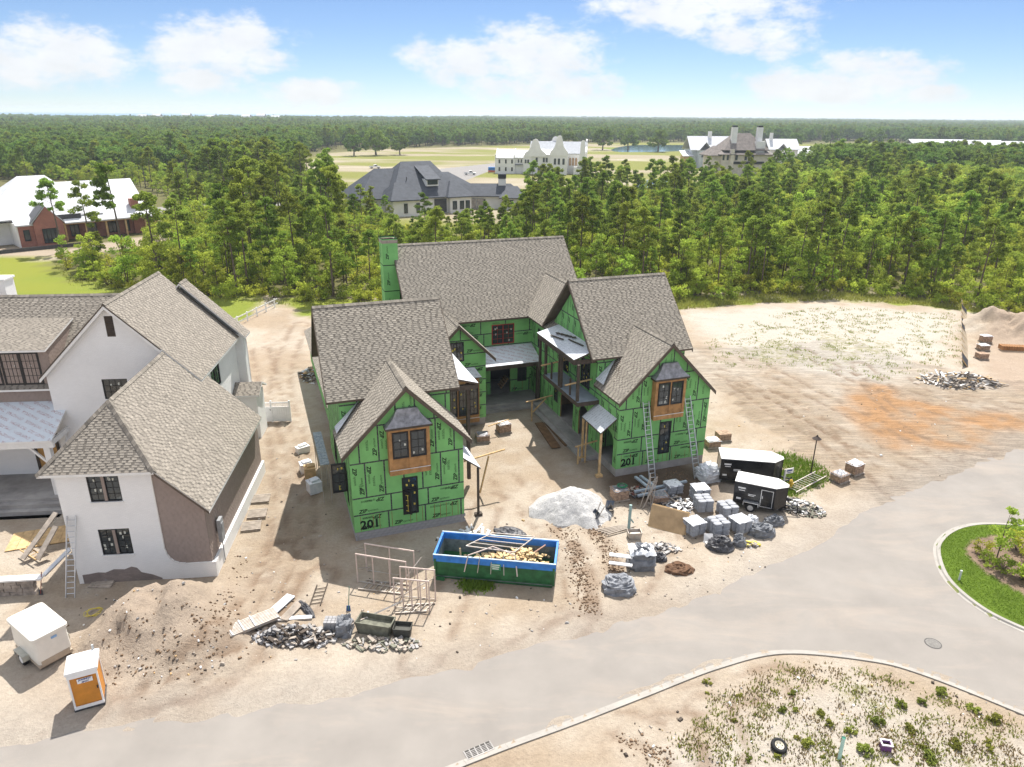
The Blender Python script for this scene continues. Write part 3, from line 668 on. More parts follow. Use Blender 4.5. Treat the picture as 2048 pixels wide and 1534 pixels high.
def slab(parent, name, pts, thick, mats, label=None):
    b = MB(); n = up_normal(pts)
    if n.z < 0: pts = pts[::-1]
    b.prism(pts, (0, 0, -thick), 0); b.f[0], b.m[0] = b.f[0], 1
    return b.build(name, mats, parent, label=label)
# --- shared materials
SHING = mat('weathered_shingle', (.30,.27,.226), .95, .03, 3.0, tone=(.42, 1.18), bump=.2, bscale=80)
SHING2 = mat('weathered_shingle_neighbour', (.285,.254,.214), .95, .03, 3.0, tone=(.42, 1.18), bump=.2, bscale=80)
FASC = mat('dark_brown_fascia', (.11,.085,.065), .8, .15, 2)
DBRN = mat('dark_brown_post', (.075,.058,.045), .75, .2, 3)
GREEN = mat('green_sheathing', (.20,.48,.16), .7, .10, .9, spec=.25, bump=.05, bscale=12)
INK = mat('black_print', (.012,.02,.014), .7, .1)
TAPE = mat('black_seam_tape', (.012,.014,.016), .55, c2=(.10,.11,.11), vscale=9, detail=1)
OSB = mat('sheathing_edge', (.30,.20,.10), .9, .2, 4)
ZG[:] = [GREEN, INK, TAPE, OSB]; CHALK = mat('red_chalk', (.28,.085,.045), .9, .3, 6)
FRAME = mat('black_window_frame', (.018,.018,.02), .4, .1)
GLASS = mat('dark_glass', (.035,.045,.05), .04, .2, .5, spec=.8)
STICK = mat('window_sticker', (.55,.56,.5), .7, .1)
YELW = mat('yellow_marking', (.62,.50,.08), .7, .2)
BAYW = mat('bay_plywood', (.40,.215,.085), .75, .22, 2.5, bump=.05)
BAYW2 = mat('bay_plywood_pale', (.50,.31,.15), .75, .18, 2.5)
PINEW = mat('raw_lumber', (.56,.38,.19), .85, .2, 3)
GREYW = mat('weathered_lumber', (.36,.31,.26), .9, .2, 3)
CMU = mat('concrete_block', (.33,.325,.33), .95, .12, 2, .3, 40)
CONC = mat('grey_concrete', (.34,.325,.31), .92, .18, .8, .15, 25)
LEAD = mat('grey_metal_flashing', (.36,.36,.38), .45, c2=(.15,.15,.16), vscale=3, metal=.4)
ALU = mat('aluminium', (.62,.63,.65), .38, .1, 2, metal=.75)
RED = mat('red_flashing_tape', (.33,.045,.035), .7, .2)
DARKIN = mat('dark_interior', (.02,.02,.022), .9, .1)  # near-black colour puts the shade of the rooms on floors and partitions
def underlay_mat(name, base, ink, sc_=2.2, rot=28):
    m = mat(name, base, .6, .05, 1.2, bump=.05, bscale=9); t = m.node_tree; L = t.links.new; b = t.nodes['Principled BSDF']; src = b.inputs['Base Color'].links[0].from_socket
    tcn = [n for n in t.nodes if n.type == 'TEX_COORD'][0]; mp = t.nodes.new('ShaderNodeMapping'); mp.inputs['Rotation'].default_value = (0, 0, rad(rot)); L(tcn.outputs['Object'], mp.inputs[0])
    br = t.nodes.new('ShaderNodeTexBrick'); br.inputs['Scale'].default_value = sc_; br.inputs['Mortar Size'].default_value = .14; br.inputs['Mortar Smooth'].default_value = 0; br.inputs['Brick Width'].default_value = 1.9; br.inputs['Row Height'].default_value = .52; L(mp.outputs[0], br.inputs['Vector'])
    br.inputs['Color1'].default_value = (1,1,1,1); br.inputs['Color2'].default_value = (1,1,1,1); br.inputs['Mortar'].default_value = (0,0,0,1)
    n = t.nodes.new('ShaderNodeTexNoise'); n.inputs['Scale'].default_value = 16; n.inputs['Detail'].default_value = 2; L(mp.outputs[0], n.inputs['Vector'])
    r = t.nodes.new('ShaderNodeMath'); r.operation = 'GREATER_THAN'; r.inputs[1].default_value = .53; L(n.outputs['Fac'], r.inputs[0])
    q = t.nodes.new('ShaderNodeMath'); q.operation = 'MULTIPLY'; L(br.outputs['Color'], q.inputs[0]); L(r.outputs[0], q.inputs[1])
    k = t.nodes.new('ShaderNodeMath'); k.operation = 'MULTIPLY'; k.inputs[1].default_value = .6; L(q.outputs[0], k.inputs[0])
    x = t.nodes.new('ShaderNodeMix'); x.data_type = 'RGBA'; L(k.outputs[0], x.inputs['Factor']); L(src, x.inputs['A']); x.inputs['B'].default_value = (*ink, 1); L(x.outputs['Result'], b.inputs['Base Color'])
    return m
UNDER = underlay_mat('printed_roof_underlay', (.60,.64,.68), (.30,.10,.10), 1.1)
UNDER2 = underlay_mat('plain_roof_underlay', (.60,.63,.67), (.22,.24,.27), 1.8, 10)
# ------------------------------------------------------------------ the unfinished green house
gh = thing('unfinished_house', 'large unfinished house sheathed in green panels under brown shingle roofs', 'house', (-10.03, 39.46, 0), rad(20))
X_, Y_, Z_ = V3((1,0,0)), V3((0,1,0)), V3((0,0,1))
F0 = .65
def front(x, y, z=F0): return Plane((x, y, z), X_, -Y_)
def left(x, y, z=F0): return Plane((x, y, z), -Y_, -X_)
def right(x, y, z=F0): return Plane((x, y, z), Y_, X_)
def back(x, y, z=F0): return Plane((x, y, z), -X_, Y_)
ROWS = [(0, 1.22, 'h'), (1.22, 2.44, 'h'), (2.44, 4.88, 'v'), (4.88, 7.32, 'v'), (7.32, 12.5, 'v')]
HROWS = [(i*1.22, (i+1)*1.22, 'h') for i in range(11)]
VROWS = [(0, 2.44, 'v'), (2.44, 4.88, 'v'), (4.88, 7.32, 'v'), (7.32, 9.76, 'v'), (9.76, 13, 'v')]
def rz(z): return z-F0
# left wing, front gable block
zip_wall(gh, front(0, 0), [(0,0),(7.3,0),(7.3,5.92),(3.65,9.57),(0,5.92)], [(3.18,.72,4.21,3.43)], ROWS, seed=1)
zip_wall(gh, left(0, 3.9), [(0,0),(3.9,0),(3.9,5.85),(0,5.85)], [(1.2,.9,1.9,3.4)], VROWS, seed=2)
zip_wall(gh, right(7.3, 0), [(0,0),(3.9,0),(3.9,5.85),(0,5.85)], [(.8,0,2.7,2.6)], VROWS, seed=3)
# left wing, main block
zip_wall(gh, front(0, 3.9), [(0,0),(7.5,0),(7.5,7.65),(0,7.65)], [], VROWS, seed=4)
zip_wall(gh, left(0, 13.3), [(0,0),(9.4,0),(9.4,7.65),(4.7,12.35),(0,7.65)], [(3.5,.8,5,3.2)], VROWS, seed=5)
zip_wall(gh, right(7.5, 3.9), [(0,0),(9.4,0),(9.4,7.65),(4.7,12.35),(0,7.65)], [(1.2,.0,3.2,3),(4.2,0,6,3),(2,4.4,3.4,7)], VROWS, seed=6)
zip_wall(gh, back(7.5, 13.3), [(0,0),(7.5,0),(7.5,7.65),(0,7.65)], [], HROWS, texts=False, seed=7)
# link gable behind the left wing
zip_wall(gh, front(7.5, 15.2), [(0,0),(6.25,0),(6.25,6.2),(3.83,8.62),(0,4.8)], [(3.1,5.49,4.3,7.22)], HROWS, seed=8)
zip_wall(gh, right(13.75, 15.2), [(0,0),(5.1,0),(5.1,6.1),(0,6.1)], [], HROWS, seed=9)
# main block at the back
zip_wall(gh, front(8.6, 20.3), [(0,0),(16.6,0),(16.6,7.4),(0,7.4)], [(7.38,4.99,9.63,6.92),(7.25,0,9.25,3.3),(10.0,1.0,10.95,3.3)], HROWS, seed=10)
zip_wall(gh, left(8.6, 32.1), [(0,0),(11.8,0),(11.8,7.4),(5.9,13.3),(0,7.4)], [], VROWS, seed=11)
zip_wall(gh, right(25.2, 20.3), [(0,0),(11.8,0),(11.8,7.4),(5.9,13.3),(0,7.4)], [], VROWS, texts=False, seed=12)
zip_wall(gh, back(25.2, 32.1), [(0,0),(16.6,0),(16.6,7.4),(0,7.4)], [], HROWS, texts=False, seed=13)
# right wing
RX0, RX1, RYF = 20.05, 27.85, 2.4
zip_wall(gh, front(RX0, RYF), [(0,0),(7.8,0),(7.8,5.65),(3.9,9.55),(0,5.65)], [(3.55,.72,4.58,3.43)], ROWS, seed=14)
zip_wall(gh, left(RX0, 6.3), [(0,0),(3.9,0),(3.9,5.85),(0,5.85)], [(1.2,0,3.3,2.7)], VROWS, seed=15)
zip_wall(gh, left(RX0, 15.7), [(0,0),(9.4,0),(9.4,7.65),(4.7,12.35),(0,7.65)], [(2.6,0,5.3,2.9),(6.4,0,8.4,2.9),(2.7,4.6,4.1,7.0),(6.5,4.6,8.2,7.0),(1.2,1.1,2.0,3.2)], VROWS, seed=16)
zip_wall(gh, left(RX0, 20.3), [(0,0),(4.6,0),(4.6,7.4),(0,7.4)], [(1.6,4.9,2.5,6.7)], VROWS, seed=17)
zip_wall(gh, front(RX0, 6.3), [(0,0),(7.8,0),(7.8,7.65),(0,7.65)], [], VROWS, seed=18)
zip_wall(gh, right(RX1, RYF), [(0,0),(3.9,0),(3.9,5.85),(0,5.85)], [], VROWS, texts=False, seed=19)
zip_wall(gh, right(RX1, 6.3), [(0,0),(9.4,0),(9.4,7.65),(4.7,12.35),(0,7.65)], [], VROWS, texts=False, seed=20)
zip_wall(gh, back(RX1, 15.7), [(0,0),(7.8,0),(7.8,7.65),(0,7.65)], [], HROWS, texts=False, seed=21)
# low garage wing behind, left
zip_wall(gh, left(.4, 36), [(0,0),(22.5,0),(22.5,3.2),(0,3.2)], [], VROWS, texts=False, seed=22)
zip_wall(gh, front(.4, 13.5), [(0,0),(7,0),(7,3.2),(0,3.2)], [], HROWS, texts=False, seed=23)
zip_wall(gh, right(7.4, 13.5), [(0,0),(22.5,0),(22.5,3.2),(0,3.2)], [], HROWS, texts=False, seed=24)
# arch heads over the passage openings
def arch_head(pl, u0, u1, wtop, drop):
    b = MB()
    for sgn in (0, 1):
        pts = []; uc = (u0+u1)/2; a0 = u0 if sgn == 0 else u1
        for k in range(9):
            t = k/8*math.pi/2; pts.append((uc+(a0-uc)*math.cos(t), wtop-drop+drop*math.sin(t)))
        for k in range(8):
            (a, c), (e, g_) = pts[k], pts[k+1]
            q = [pl.p(a, c, .012), pl.p(e, g_, .012), pl.p(e, wtop+.01, .012), pl.p(a, wtop+.01, .012)]
            b.prism(q if sgn == 0 else q[::-1], tuple(pl.n*-.13))
    b.build('arch_head', GREEN, gh)
for pl, u0, u1, wt in ((left(RX0, 15.7), 2.6, 5.3, 2.9), (left(RX0, 15.7), 6.4, 8.4, 2.9), (left(RX0, 6.3), 1.2, 3.3, 2.7), (right(7.5, 3.9), 1.2, 3.2, 3.0), (right(7.5, 3.9), 4.2, 6.0, 3.0), (right(7.3, 0), .8, 2.7, 2.6)):
    arch_head(pl, u0, u1, wt, .75)
# floors, slabs, interior
b = MB()
for x0, x1, y0, y1 in ((.1,7.2,.1,4),(.1,7.4,4,13.2),(7.5,13.65,15.3,20.3),(8.7,25.1,20.4,32),(20.2,27.7,2.5,15.6),(20.2,25.1,15.6,20.4),(.5,7.3,13.6,35.9)):
    b.box(((x0+x1)/2, (y0+y1)/2, .3+.002*x0), (x1-x0, y1-y0, .6))
b.build('floor_slab', CONC, gh)
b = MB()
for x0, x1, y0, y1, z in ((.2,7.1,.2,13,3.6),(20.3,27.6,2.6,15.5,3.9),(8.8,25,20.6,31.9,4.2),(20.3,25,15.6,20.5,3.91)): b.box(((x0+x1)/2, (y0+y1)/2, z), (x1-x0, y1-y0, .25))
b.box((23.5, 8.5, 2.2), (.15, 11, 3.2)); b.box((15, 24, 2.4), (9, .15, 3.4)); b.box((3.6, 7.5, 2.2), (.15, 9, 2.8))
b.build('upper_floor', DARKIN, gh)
# block foundation of the left wing
fd = MB(); fd.box((3.65, .17, .31), (7.14, .14, .62)); fd.box((.17, 1.95, .31), (.14, 3.9, .62)); fd.box((7.13, 1.95, .31), (.14, 3.9, .62)); fd.box((.12, 8.6, .3), (.14, 9.4, .6)); fd.box((7.38, 8.6, .3), (.14, 9.4, .6))
fdn = fd.build('foundation', CONC, gh)
bm_ = MB(); bm_.box((0, 0, 0), (.385, .1, .19)); blk = bm_.mesh('block', [CMU])
bm_ = MB(); bm_.box((0, 0, 0), (.185, .1, .19)); hblk = bm_.mesh('half_block', [CMU])
def blocks(ox, oy, L_, rzv, z0=.02, courses=3):
    dx, dy = math.cos(rzv), math.sin(rzv)
    for c in range(courses):
        x = .0 if c % 2 == 0 else -.2
        while x < L_-.05:
            if x < 0: link_mesh('block', hblk, fdn, (ox+dx*.1, oy+dy*.1, z0+.2*c+.1), (0, 0, rzv)); x += .4; continue
            if x+.4 > L_+.02: link_mesh('block', hblk, fdn, (ox+dx*(x+.1), oy+dy*(x+.1), z0+.2*c+.1), (0, 0, rzv)); break
            link_mesh('block', blk, fdn, (ox+dx*(x+.2), oy+dy*(x+.2)+rng.uniform(-.004, .004), z0+.2*c+.1), (0, 0, rzv)); x += .4
blocks(0, .06, 7.3, 0); blocks(.06, 3.85, 3.85, -math.pi/2); blocks(7.24, .1, 3.8, math.pi/2)
b = MB(); b.box((23.95, RYF+.1, .1), (7.8, .2, 1.09)); b.box((RX0+.1, 11.4, .1), (.2, 17.6, 1.08)); b.box((RX1-.1, 9, .1), (.2, 13, 1.08)); b.box((10.6, 15.3, .3), (6.2, .2, .69)); b.box((13.65, 17.8, .3), (.2, 4.9, .69)); b.box((16.9, 19, .3), (6.1, 2.6, .6)); b.box((16.9, 17.4, .15), (5.5, .5, .3)); b.box((19.6, 11.5, .22), (.9, 12, .44)); b.box((19.0, 11.5, .1), (.6, 12, .22)); b.build('foundation', CONC, gh)
# ------------------------------------------------ roofs
RZF, RZE = 10.4, 6.23
def gable_y(xc, hw, y0, y1, zr, walls_y, main_y, main_e):   # front facing gable running back into a bigger roof
    e0 = zr-hw; pL = [(xc-hw, y1, e0), (xc-hw, y0, e0), (xc, y0, zr), (xc, main_y, zr), (xc-(zr-main_e), walls_y-.4, main_e), (xc-(zr-main_e)-.02, walls_y+.05, main_e)]
    pR = [(xc+hw, y0, e0), (xc+hw, y1, e0), (xc+(zr-main_e)+.02, walls_y+.05, main_e), (xc+(zr-main_e), walls_y-.4, main_e), (xc, main_y, zr), (xc, y0, zr)]
    return pL, pR
def rake(parent, pts, h=.28, t=.06, m=None, name='rake_board'):
    for p, q in zip(pts[:-1], pts[1:]):
        b = MB(); b.prism([p, q, (q[0], q[1], q[2]-h), (p[0], p[1], p[2]-h)], t); b.build(name, m or FASC, parent)
def rake_front(parent, pts, y, h=.30, m=None, t=.05, name='rake_board'):
    for (x0, z0), (x1, z1) in zip(pts[:-1], pts[1:]):
        b = MB(); b.prism([(x0, y, z0-h), (x1, y, z1-h), (x1, y, z1+.0), (x0, y, z0+.0)], (0, -t, 0)); b.build(name, m or FASC, parent)
def rake_side(parent, pts, x, h=.30, t=-.05, m=None):
    for (y0, z0), (y1, z1) in zip(pts[:-1], pts[1:]):
        b = MB(); b.prism([(x, y0, z0-h), (x, y1, z1-h), (x, y1, z1), (x, y0, z0)], (t, 0, 0)); b.build('rake_board', m or FASC, parent)
def gable_x(x0, x1, y0, yr, y1, ze, zr): return [(x0, y0, ze), (x1, y0, ze), (x1, yr, zr), (x0, yr, zr)], [(x1, y1, ze), (x0, y1, ze), (x0, yr, zr), (x1, yr, zr)]
r1 = roof(gh, gable_y(3.65, 4.17, -.35, 3.9, RZF, 3.9, 5.55, 8.43), SHING, FASC, [((3.65,-.35,RZF), (3.65,5.5,RZF))], 1)
rake_front(r1, [(-.52, 6.23), (3.65, 10.4), (7.82, 6.23)], -.352)
r2 = roof(gh, gable_x(-.8, 8.1, 3.5, 8.6, 13.7, 8.45, 13.55), SHING, FASC, [((-.8,8.6,13.55), (8.1,8.6,13.55))], 2)
rake_side(r2, [(3.5, 8.45), (8.6, 13.55), (13.7, 8.45)], -.802); rake_side(r2, [(3.5, 8.45), (8.6, 13.55), (13.7, 8.45)], 8.102, t=.05)
pl = [(8.0,21,6.2),(8.0,14.8,6.2),(11.33,14.8,9.43),(11.33,21.3,9.43)]; pr_ = [(14.55,14.8,6.21),(14.55,20.3,6.21),(13.3,20.3,7.46),(11.33,21.3,9.43),(11.33,14.8,9.43)]
r3 = roof(gh, [pl, pr_], SHING, FASC, [((11.33,14.8,9.43), (11.33,21.2,9.43))], 3); rake_front(r3, [(8.0, 6.15), (11.33, 9.43), (14.55, 6.21)], 14.798)
r4 = roof(gh, gable_x(8.1, 25.6, 19.9, 26.2, 32.5, 8.2, 14.45), SHING, FASC, [((8.1,26.2,14.45), (25.6,26.2,14.45))], 4)
rake_side(r4, [(19.9, 8.2), (26.2, 14.45), (32.5, 8.2)], 8.098); rake_side(r4, [(19.9, 8.2), (26.2, 14.45), (32.5, 8.2)], 25.602, t=.05)
r5 = roof(gh, gable_y(23.95, 4.17, RYF-.35, 6.3, RZF, 6.3, RYF+5.55, 8.43), SHING, FASC, [((23.95,RYF-.35,RZF), (23.95,RYF+5.5,RZF))], 5)
rake_front(r5, [(19.78, 6.23), (23.95, 10.4), (28.12, 6.23)], RYF-.352)
r6 = roof(gh, gable_x(19.4, 28.3, 5.9, 11.0, 16.1, 8.45, 13.55), SHING, FASC, [((19.4,11,13.55), (28.3,11,13.55))], 6)
rake_side(r6, [(5.9, 8.45), (11, 13.55), (16.1, 8.45)], 19.398); rake_side(r6, [(5.9, 8.45), (11, 13.55), (16.1, 8.45)], 28.302, t=.05)
r7 = roof(gh, [[(19.4,20.1,8.3),(19.4,13.5,8.3),(22.65,13.5,11.6),(22.65,23.4,11.6)], [(25.9,13.5,8.3),(25.9,20.1,8.3),(22.65,23.4,11.6),(22.65,13.5,11.6)]], SHING, FASC, [((22.65,13.5,11.6), (22.65,23.3,11.6))], 7)
g0, g1 = .0, 8.0
r8 = roof(gh, [[(0,36.4,3.95),(0,13.6,3.95),(3.9,13.6,7.2),(3.9,32.4,7.2)], [(7.8,13.6,3.95),(7.8,36.4,3.95),(3.9,32.4,7.2),(3.9,13.6,7.2)], [(7.8,36.4,3.95),(0,36.4,3.95),(3.9,32.4,7.2)]], SHING, FASC, [((3.9,13.6,7.2),(3.9,32.4,7.2))], 8)
for (x, y) in ((1.0, 24), (1.6, 18.5)):
    b = MB(); z = 3.95+x*.833; b.cyl((x, y, z-.1), (x, y, z+.55), .06, n=8); b.cyl((x, y, z-.02), (x, y, z+.06), .16, .08, 8); b.build('vent_pipe', DBRN, gh)
# chimney clad in the same panels
ch = MB(); ch.prism([(7.0,25.0,.6),(8.4,25.0,.6),(8.4,26.6,.6),(7.0,26.6,.6)], (0,0,14.2)); chim = ch.build('chimney', OSB, gh)
for k, (pl_, W_) in enumerate(((Plane((7.0,25.0,.6), X_, -Y_), 1.4), (Plane((7.0,26.6,.6), -Y_, -X_), 1.6), (Plane((8.4,25.0,.6), Y_, X_), 1.6), (Plane((8.4,26.6,.6), -X_, Y_), 1.4))):
    for j in range(6):
        z0, z1 = j*2.44, min((j+1)*2.44, 14.75); p = MB(); p.prism([pl_.p(0, z0, .012), pl_.p(W_, z0, .012), pl_.p(W_, z1-.05, .012), pl_.p(0, z1-.05, .012)], tuple(pl_.n*-.012)); 
        if k < 2 and j > 2: add_text(p, pl_, ZIPTXT, .55, z0+.5, math.pi/2)
        p.prism([pl_.p(0, z1-.05, .013), pl_.p(W_, z1-.05, .013), pl_.p(W_, z1+.03, .013), pl_.p(0, z1+.03, .013)], tuple(pl_.n*-.013), 1); p.build('sheathing_panel', [GREEN, INK], chim)
b = MB()
for c, s_ in (((7.7,25.08,14.95),(1.44,.2,.3)), ((7.7,26.52,14.95),(1.44,.2,.3)), ((7.06,25.8,14.95),(.2,1.3,.3)), ((8.34,25.8,14.95),(.2,1.3,.3))): b.box(c, s_)
b.build('chimney_rim', GREYW, chim)
# ------------------------------------------------ bay windows
def bay(x0, x1, y, z0, z1, depth, seed, top=1.05, pale=None):
    o = MB(); yf = y-depth
    o.box(((x0+x1)/2, y-depth/2, (z0+z1)/2), (x1-x0, depth, z1-z0)); bb = o.build('bay_window', BAYW, gh)
    t = MB()   # frame members of the box
    for u0, u1, w0, w1 in ((x0,x0+.22,z0,z1),(x1-.22,x1,z0,z1),((x0+x1)/2-.06,(x0+x1)/2+.06,z0+.4,z1),(x0+.22,x1-.22,z1-.22,z1),(x0+.22,x1-.22,z0,z0+.4)): t.box(((u0+u1)/2, yf-.02, (w0+w1)/2), (u1-u0, .06, w1-w0))
    t.build('bay_frame', BAYW2 if pale else BAYW, bb)
    st = MB(); st.box(((x0+x1)/2, yf-.055, z0+.36), (x1-x0, .02, .05)); st.build('metal_strip', ALU, bb)
    pl_ = Plane((x0, yf-.03, z0), X_, -Y_); W_ = x1-x0; h = z1-z0
    for k, (a, c) in enumerate(((.25, W_/2-.06), (W_/2+.06, W_-.25))): window(gh, pl_, a, h*.36, c, h-.26, FRAME, GLASS, 1, (2, 3), .09, .05, seed=seed+k, stick=STICK)
    r_ = MB(); prof = [(0, 0), (.12, .10), (.35, .30), (.62, .62), (.85, top)]; yb = y+.02; x0e, x1e, ye = x0-.18, x1+.18, yf-.20
    for (a, za), (c, zc) in zip(prof[:-1], prof[1:]):
        A = [(x0e+a, ye+a*.55), (x1e-a, ye+a*.55)]; B_ = [(x0e+c, ye+c*.55), (x1e-c, ye+c*.55)]
        r_.poly([(*A[0], z1+za+.1), (*A[1], z1+za+.1), (*B_[1], z1+zc+.1), (*B_[0], z1+zc+.1)])
        r_.poly([(x0e+a, yb, z1+za+.1), (*A[0], z1+za+.1), (*B_[0], z1+zc+.1), (x0e+c, yb, z1+zc+.1)]); r_.poly([(*A[1], z1+za+.1), (x1e-a, yb, z1+za+.1), (x1e-c, yb, z1+zc+.1), (*B_[1], z1+zc+.1)])
    c = prof[-1][0]; r_.poly([(x0e+c, ye+c*.55, z1+top+.1), (x1e-c, ye+c*.55, z1+top+.1), (x1e-c, yb, z1+top+.1), (x0e+c, yb, z1+top+.1)])
    r_.build('bay_roof', LEAD, bb)
    f_ = MB(); f_.box(((x0+x1)/2, (ye+yb)/2, z1+.04), (x1e-x0e, yb-ye, .14)); f_.build('bay_eave', DBRN, bb)
    return bb
bay(2.38, 5.0, 0, 4.6, 7.8, .5, 31)
bay(22.65, 25.25, RYF, 4.55, 7.75, .5, 41)
# tall bay beside the entry
o = MB(); o.box((11.5, 14.9, 2.6), (2.95, .6, 4.1)); tb = o.build('bay_window', BAYW, gh)
pl_ = Plane((10.02, 14.58, .55), X_, -Y_)
for k in range(3): window(gh, pl_, .12+k*.95, .75, .95+k*.95, 3.7, FRAME, GLASS, 1, (2, 4), .1, .05, seed=51+k, stick=YELW)
b = MB(); b.prism([(9.85,14.45,4.7),(13.15,14.45,4.7),(13.15,15.2,4.7),(9.85,15.2,4.7)], (0,0,.1), 1); b.prism([(9.85,14.45,4.8),(13.15,14.45,4.8),(12.7,15.2,5.5),(10.2,15.2,5.5)], (0,0,-.05)); b.build('bay_roof', [UNDER2, DBRN], tb)
b = MB(); b.box((11.5, 14.55, 1.0), (2.97, .03, .05)); b.build('metal_strip', ALU, tb)
# ------------------------------------------------ windows and doors set in the walls
def strip_window(pl_, u0, w0, u1, w1, cols, lites, seed, fm=FRAME, stick=YELW): return window(gh, pl_, u0, w0, u1, w1, fm, GLASS, cols, lites, .09, .045, .08, seed=seed, stick=stick)
strip_window(front(0, 0), 3.18, 2.55, 4.21, 3.43, 1, (2, 2), 61)
wn = strip_window(front(0, 0), 3.18, .72, 4.21, 2.5, 1, (1, 1), 62)
sash = MB(); sash.prism([(0,0,0),(.48,0,0),(.48,0,1.6),(0,0,1.6)], (0,.05,0)); 
for z in (.05,.55,1.05,1.5): sash.box((.24,-.012,z), (.48,.02,.05))
sash.box((.03,-.012,.8),(.06,.02,1.6)); sash.box((.45,-.012,.8),(.06,.02,1.6)); so = sash.build('open_casement', [GLASS], wn); so.data.materials.clear(); so.data.materials.append(FRAME); so.location = (3.3, -.06, F0+.82); so.rotation_euler = (0, 0, rad(-38))
g_ = MB(); 
for k in range(4): g_.box((.2, -.03, .25+k*.38), (.18, .012, .04)); 
g_.box((.24, -.03, .8), (.03, .012, 1.2)); go = g_.build('tape_marks', YELW, wn); go.location = so.location; go.rotation_euler = so.rotation_euler
strip_window(front(RX0, RYF), 3.55, .72, 4.58, 3.43, 1, (2, 5), 63)
strip_window(front(7.5, 15.2), 3.1, 5.49, 4.3, 7.22, 2, (2, 4), 64)
strip_window(front(8.6, 20.3), 7.38, 4.99, 9.63, 6.92, 2, (2, 4), 65, RED, STICK)
strip_window(front(8.6, 20.3), 10.0, 1.0, 10.95, 3.3, 1, (2, 4), 66)
strip_window(left(RX0, 15.7), 2.7, 4.6, 4.1, 7.0, 2, (2, 4), 67); strip_window(left(RX0, 15.7), 6.5, 4.6, 8.2, 7.0, 2, (2, 4), 68)
strip_window(left(RX0, 20.3), 1.6, 4.9, 2.5, 6.7, 1, (2, 4), 69); strip_window(left(RX0, 15.7), 1.2, 1.1, 2.0, 3.2, 1, (2, 4), 70)
strip_window(left(0, 3.9), 1.2, .9, 1.9, 3.4, 1, (2, 4), 71); strip_window(left(0, 13.3), 3.5, .8, 5, 3.2, 2, (2, 4), 72); strip_window(right(7.5, 3.9), 2, 4.4, 3.4, 7, 2, (2, 4), 73)
# an opened casement sticking out of the left wall
b = MB(); oc = window(gh, Plane((-1.0, 2.1, 2.6), X_, -Y_), 0, 0, .95, 2.1, FRAME, GLASS, 1, (2, 3), .1, .03, name='open_casement', seed=74, stick=YELW)
# street number sprayed on the sheathing
for (x, y) in ((.35, 0), (20.45, RYF)):
    tg = text_geo('201', .85, 0, .03); b = MB(); add_text(b, Plane((x, y, F0), X_, -Y_), tg, 0, .15, 0, .022, 0); b.build('painted_number', INK, gh)
# ------------------------------------------------ porch, balcony, awnings
slab(gh, 'porch_roof', [(13.8,17.6,4.45),(20.0,17.6,4.45),(20.0,20.28,5.45),(13.8,20.28,5.45)], .12, [FASC, UNDER])
b = MB(); b.box((16.9, 17.62, 4.22), (6.25, .1, .3)); b.build('porch_beam', DBRN, gh)
for x in (14.0, 19.75): b = MB(); b.box((x, 17.8, 2.35), (.32, .32, 3.5)); b.build('porch_post', DBRN, gh)
b = MB(); 
for k in range(5): b.box((17.4+k*.16, 22.0, .7+k*.2), (.17, 1.0, .2))
b.build('stair', PINEW, gh)
slab(gh, 'balcony_roof', [(18.0,6.3,8.45),(20.04,6.6,9.0),(20.04,14.0,9.0),(18.0,14.0,8.45)], .14, [FASC, UNDER2])
slab(gh, 'balcony_roof', [(9.6,3.9,8.45),(7.52,4.2,9.0),(7.52,11.6,9.0),(9.6,11.6,8.45)], .14, [FASC, UNDER2])
b = MB(); b.box((18.1, 10.1, 8.15), (.2, 7.4, .3)); b.box((19, 6.45, 8.15), (1.9, .14, .34)); b.build('balcony_beam', DBRN, gh)
b = MB(); b.box((9.5, 7.7, 8.15), (.2, 7.4, .3)); b.box((8.55, 4.05, 8.15), (1.9, .14, .34)); b.build('balcony_beam', DBRN, gh)
MEMB = mat('grey_deck_membrane', (.26,.30,.35), .55, .12, 1.5)
for xa, xb, ya, yb in ((18.15, 20.03, 5.7, 12.7),):
    b = MB(); b.box(((xa+xb)/2, (ya+yb)/2, 4.92), (xb-xa, yb-ya, .34)); d_ = b.build('balcony_deck', DBRN, gh)
    b = MB(); b.box(((xa+xb)/2, (ya+yb)/2, 5.1), (xb-xa-.06, yb-ya-.06, .02)); b.build('deck_membrane', MEMB, d_)
for y, w_, top in ((6.0, .2, 8.1), (7.4, .13, 6.5), (9.2, .2, 8.1), (9.55, .2, 8.1), (11.2, .13, 6.6), (12.5, .2, 8.1), (13.8, .2, 8.1)):
    b = MB(); b.box((18.28, y, (5.1+top)/2), (w_, w_, top-5.1)); b.build('balcony_post', DBRN, gh)
for y, w_ in ((4.9, .24), (10.2, .2)): b = MB(); b.box((9.1, y, 4.3), (w_, w_, 7.6)); b.build('balcony_post', DBRN, gh)
for p, q in (((17.4,11.4,6.35),(20.0,11.9,6.45)), ((17.6,6.9,6.2),(20.3,7.2,6.35))): b = MB(); b.bar(p, q, .12, .09); b.build('guard_timber', PINEW, gh)
slab(gh, 'awning_roof', [(18.75,2.7,3.75),(20.04,2.7,4.75),(20.04,6.0,4.75),(18.75,6.0,3.75)], .12, [FASC, UNDER2])
slab(gh, 'awning_roof', [(8.6,.3,3.75),(7.32,.3,4.75),(7.32,3.6,4.75),(8.6,3.6,3.75)], .12, [FASC, UNDER2])
for x, y, m_ in ((18.85, 2.8, PINEW), (18.85, 5.9, PINEW), (8.45, .45, DBRN)): b = MB(); b.box((x, y, 1.85), (.14, .14, 3.7)); b.box((x, y, .12), (.5, .34, .2)); b.build('awning_post', m_, gh)
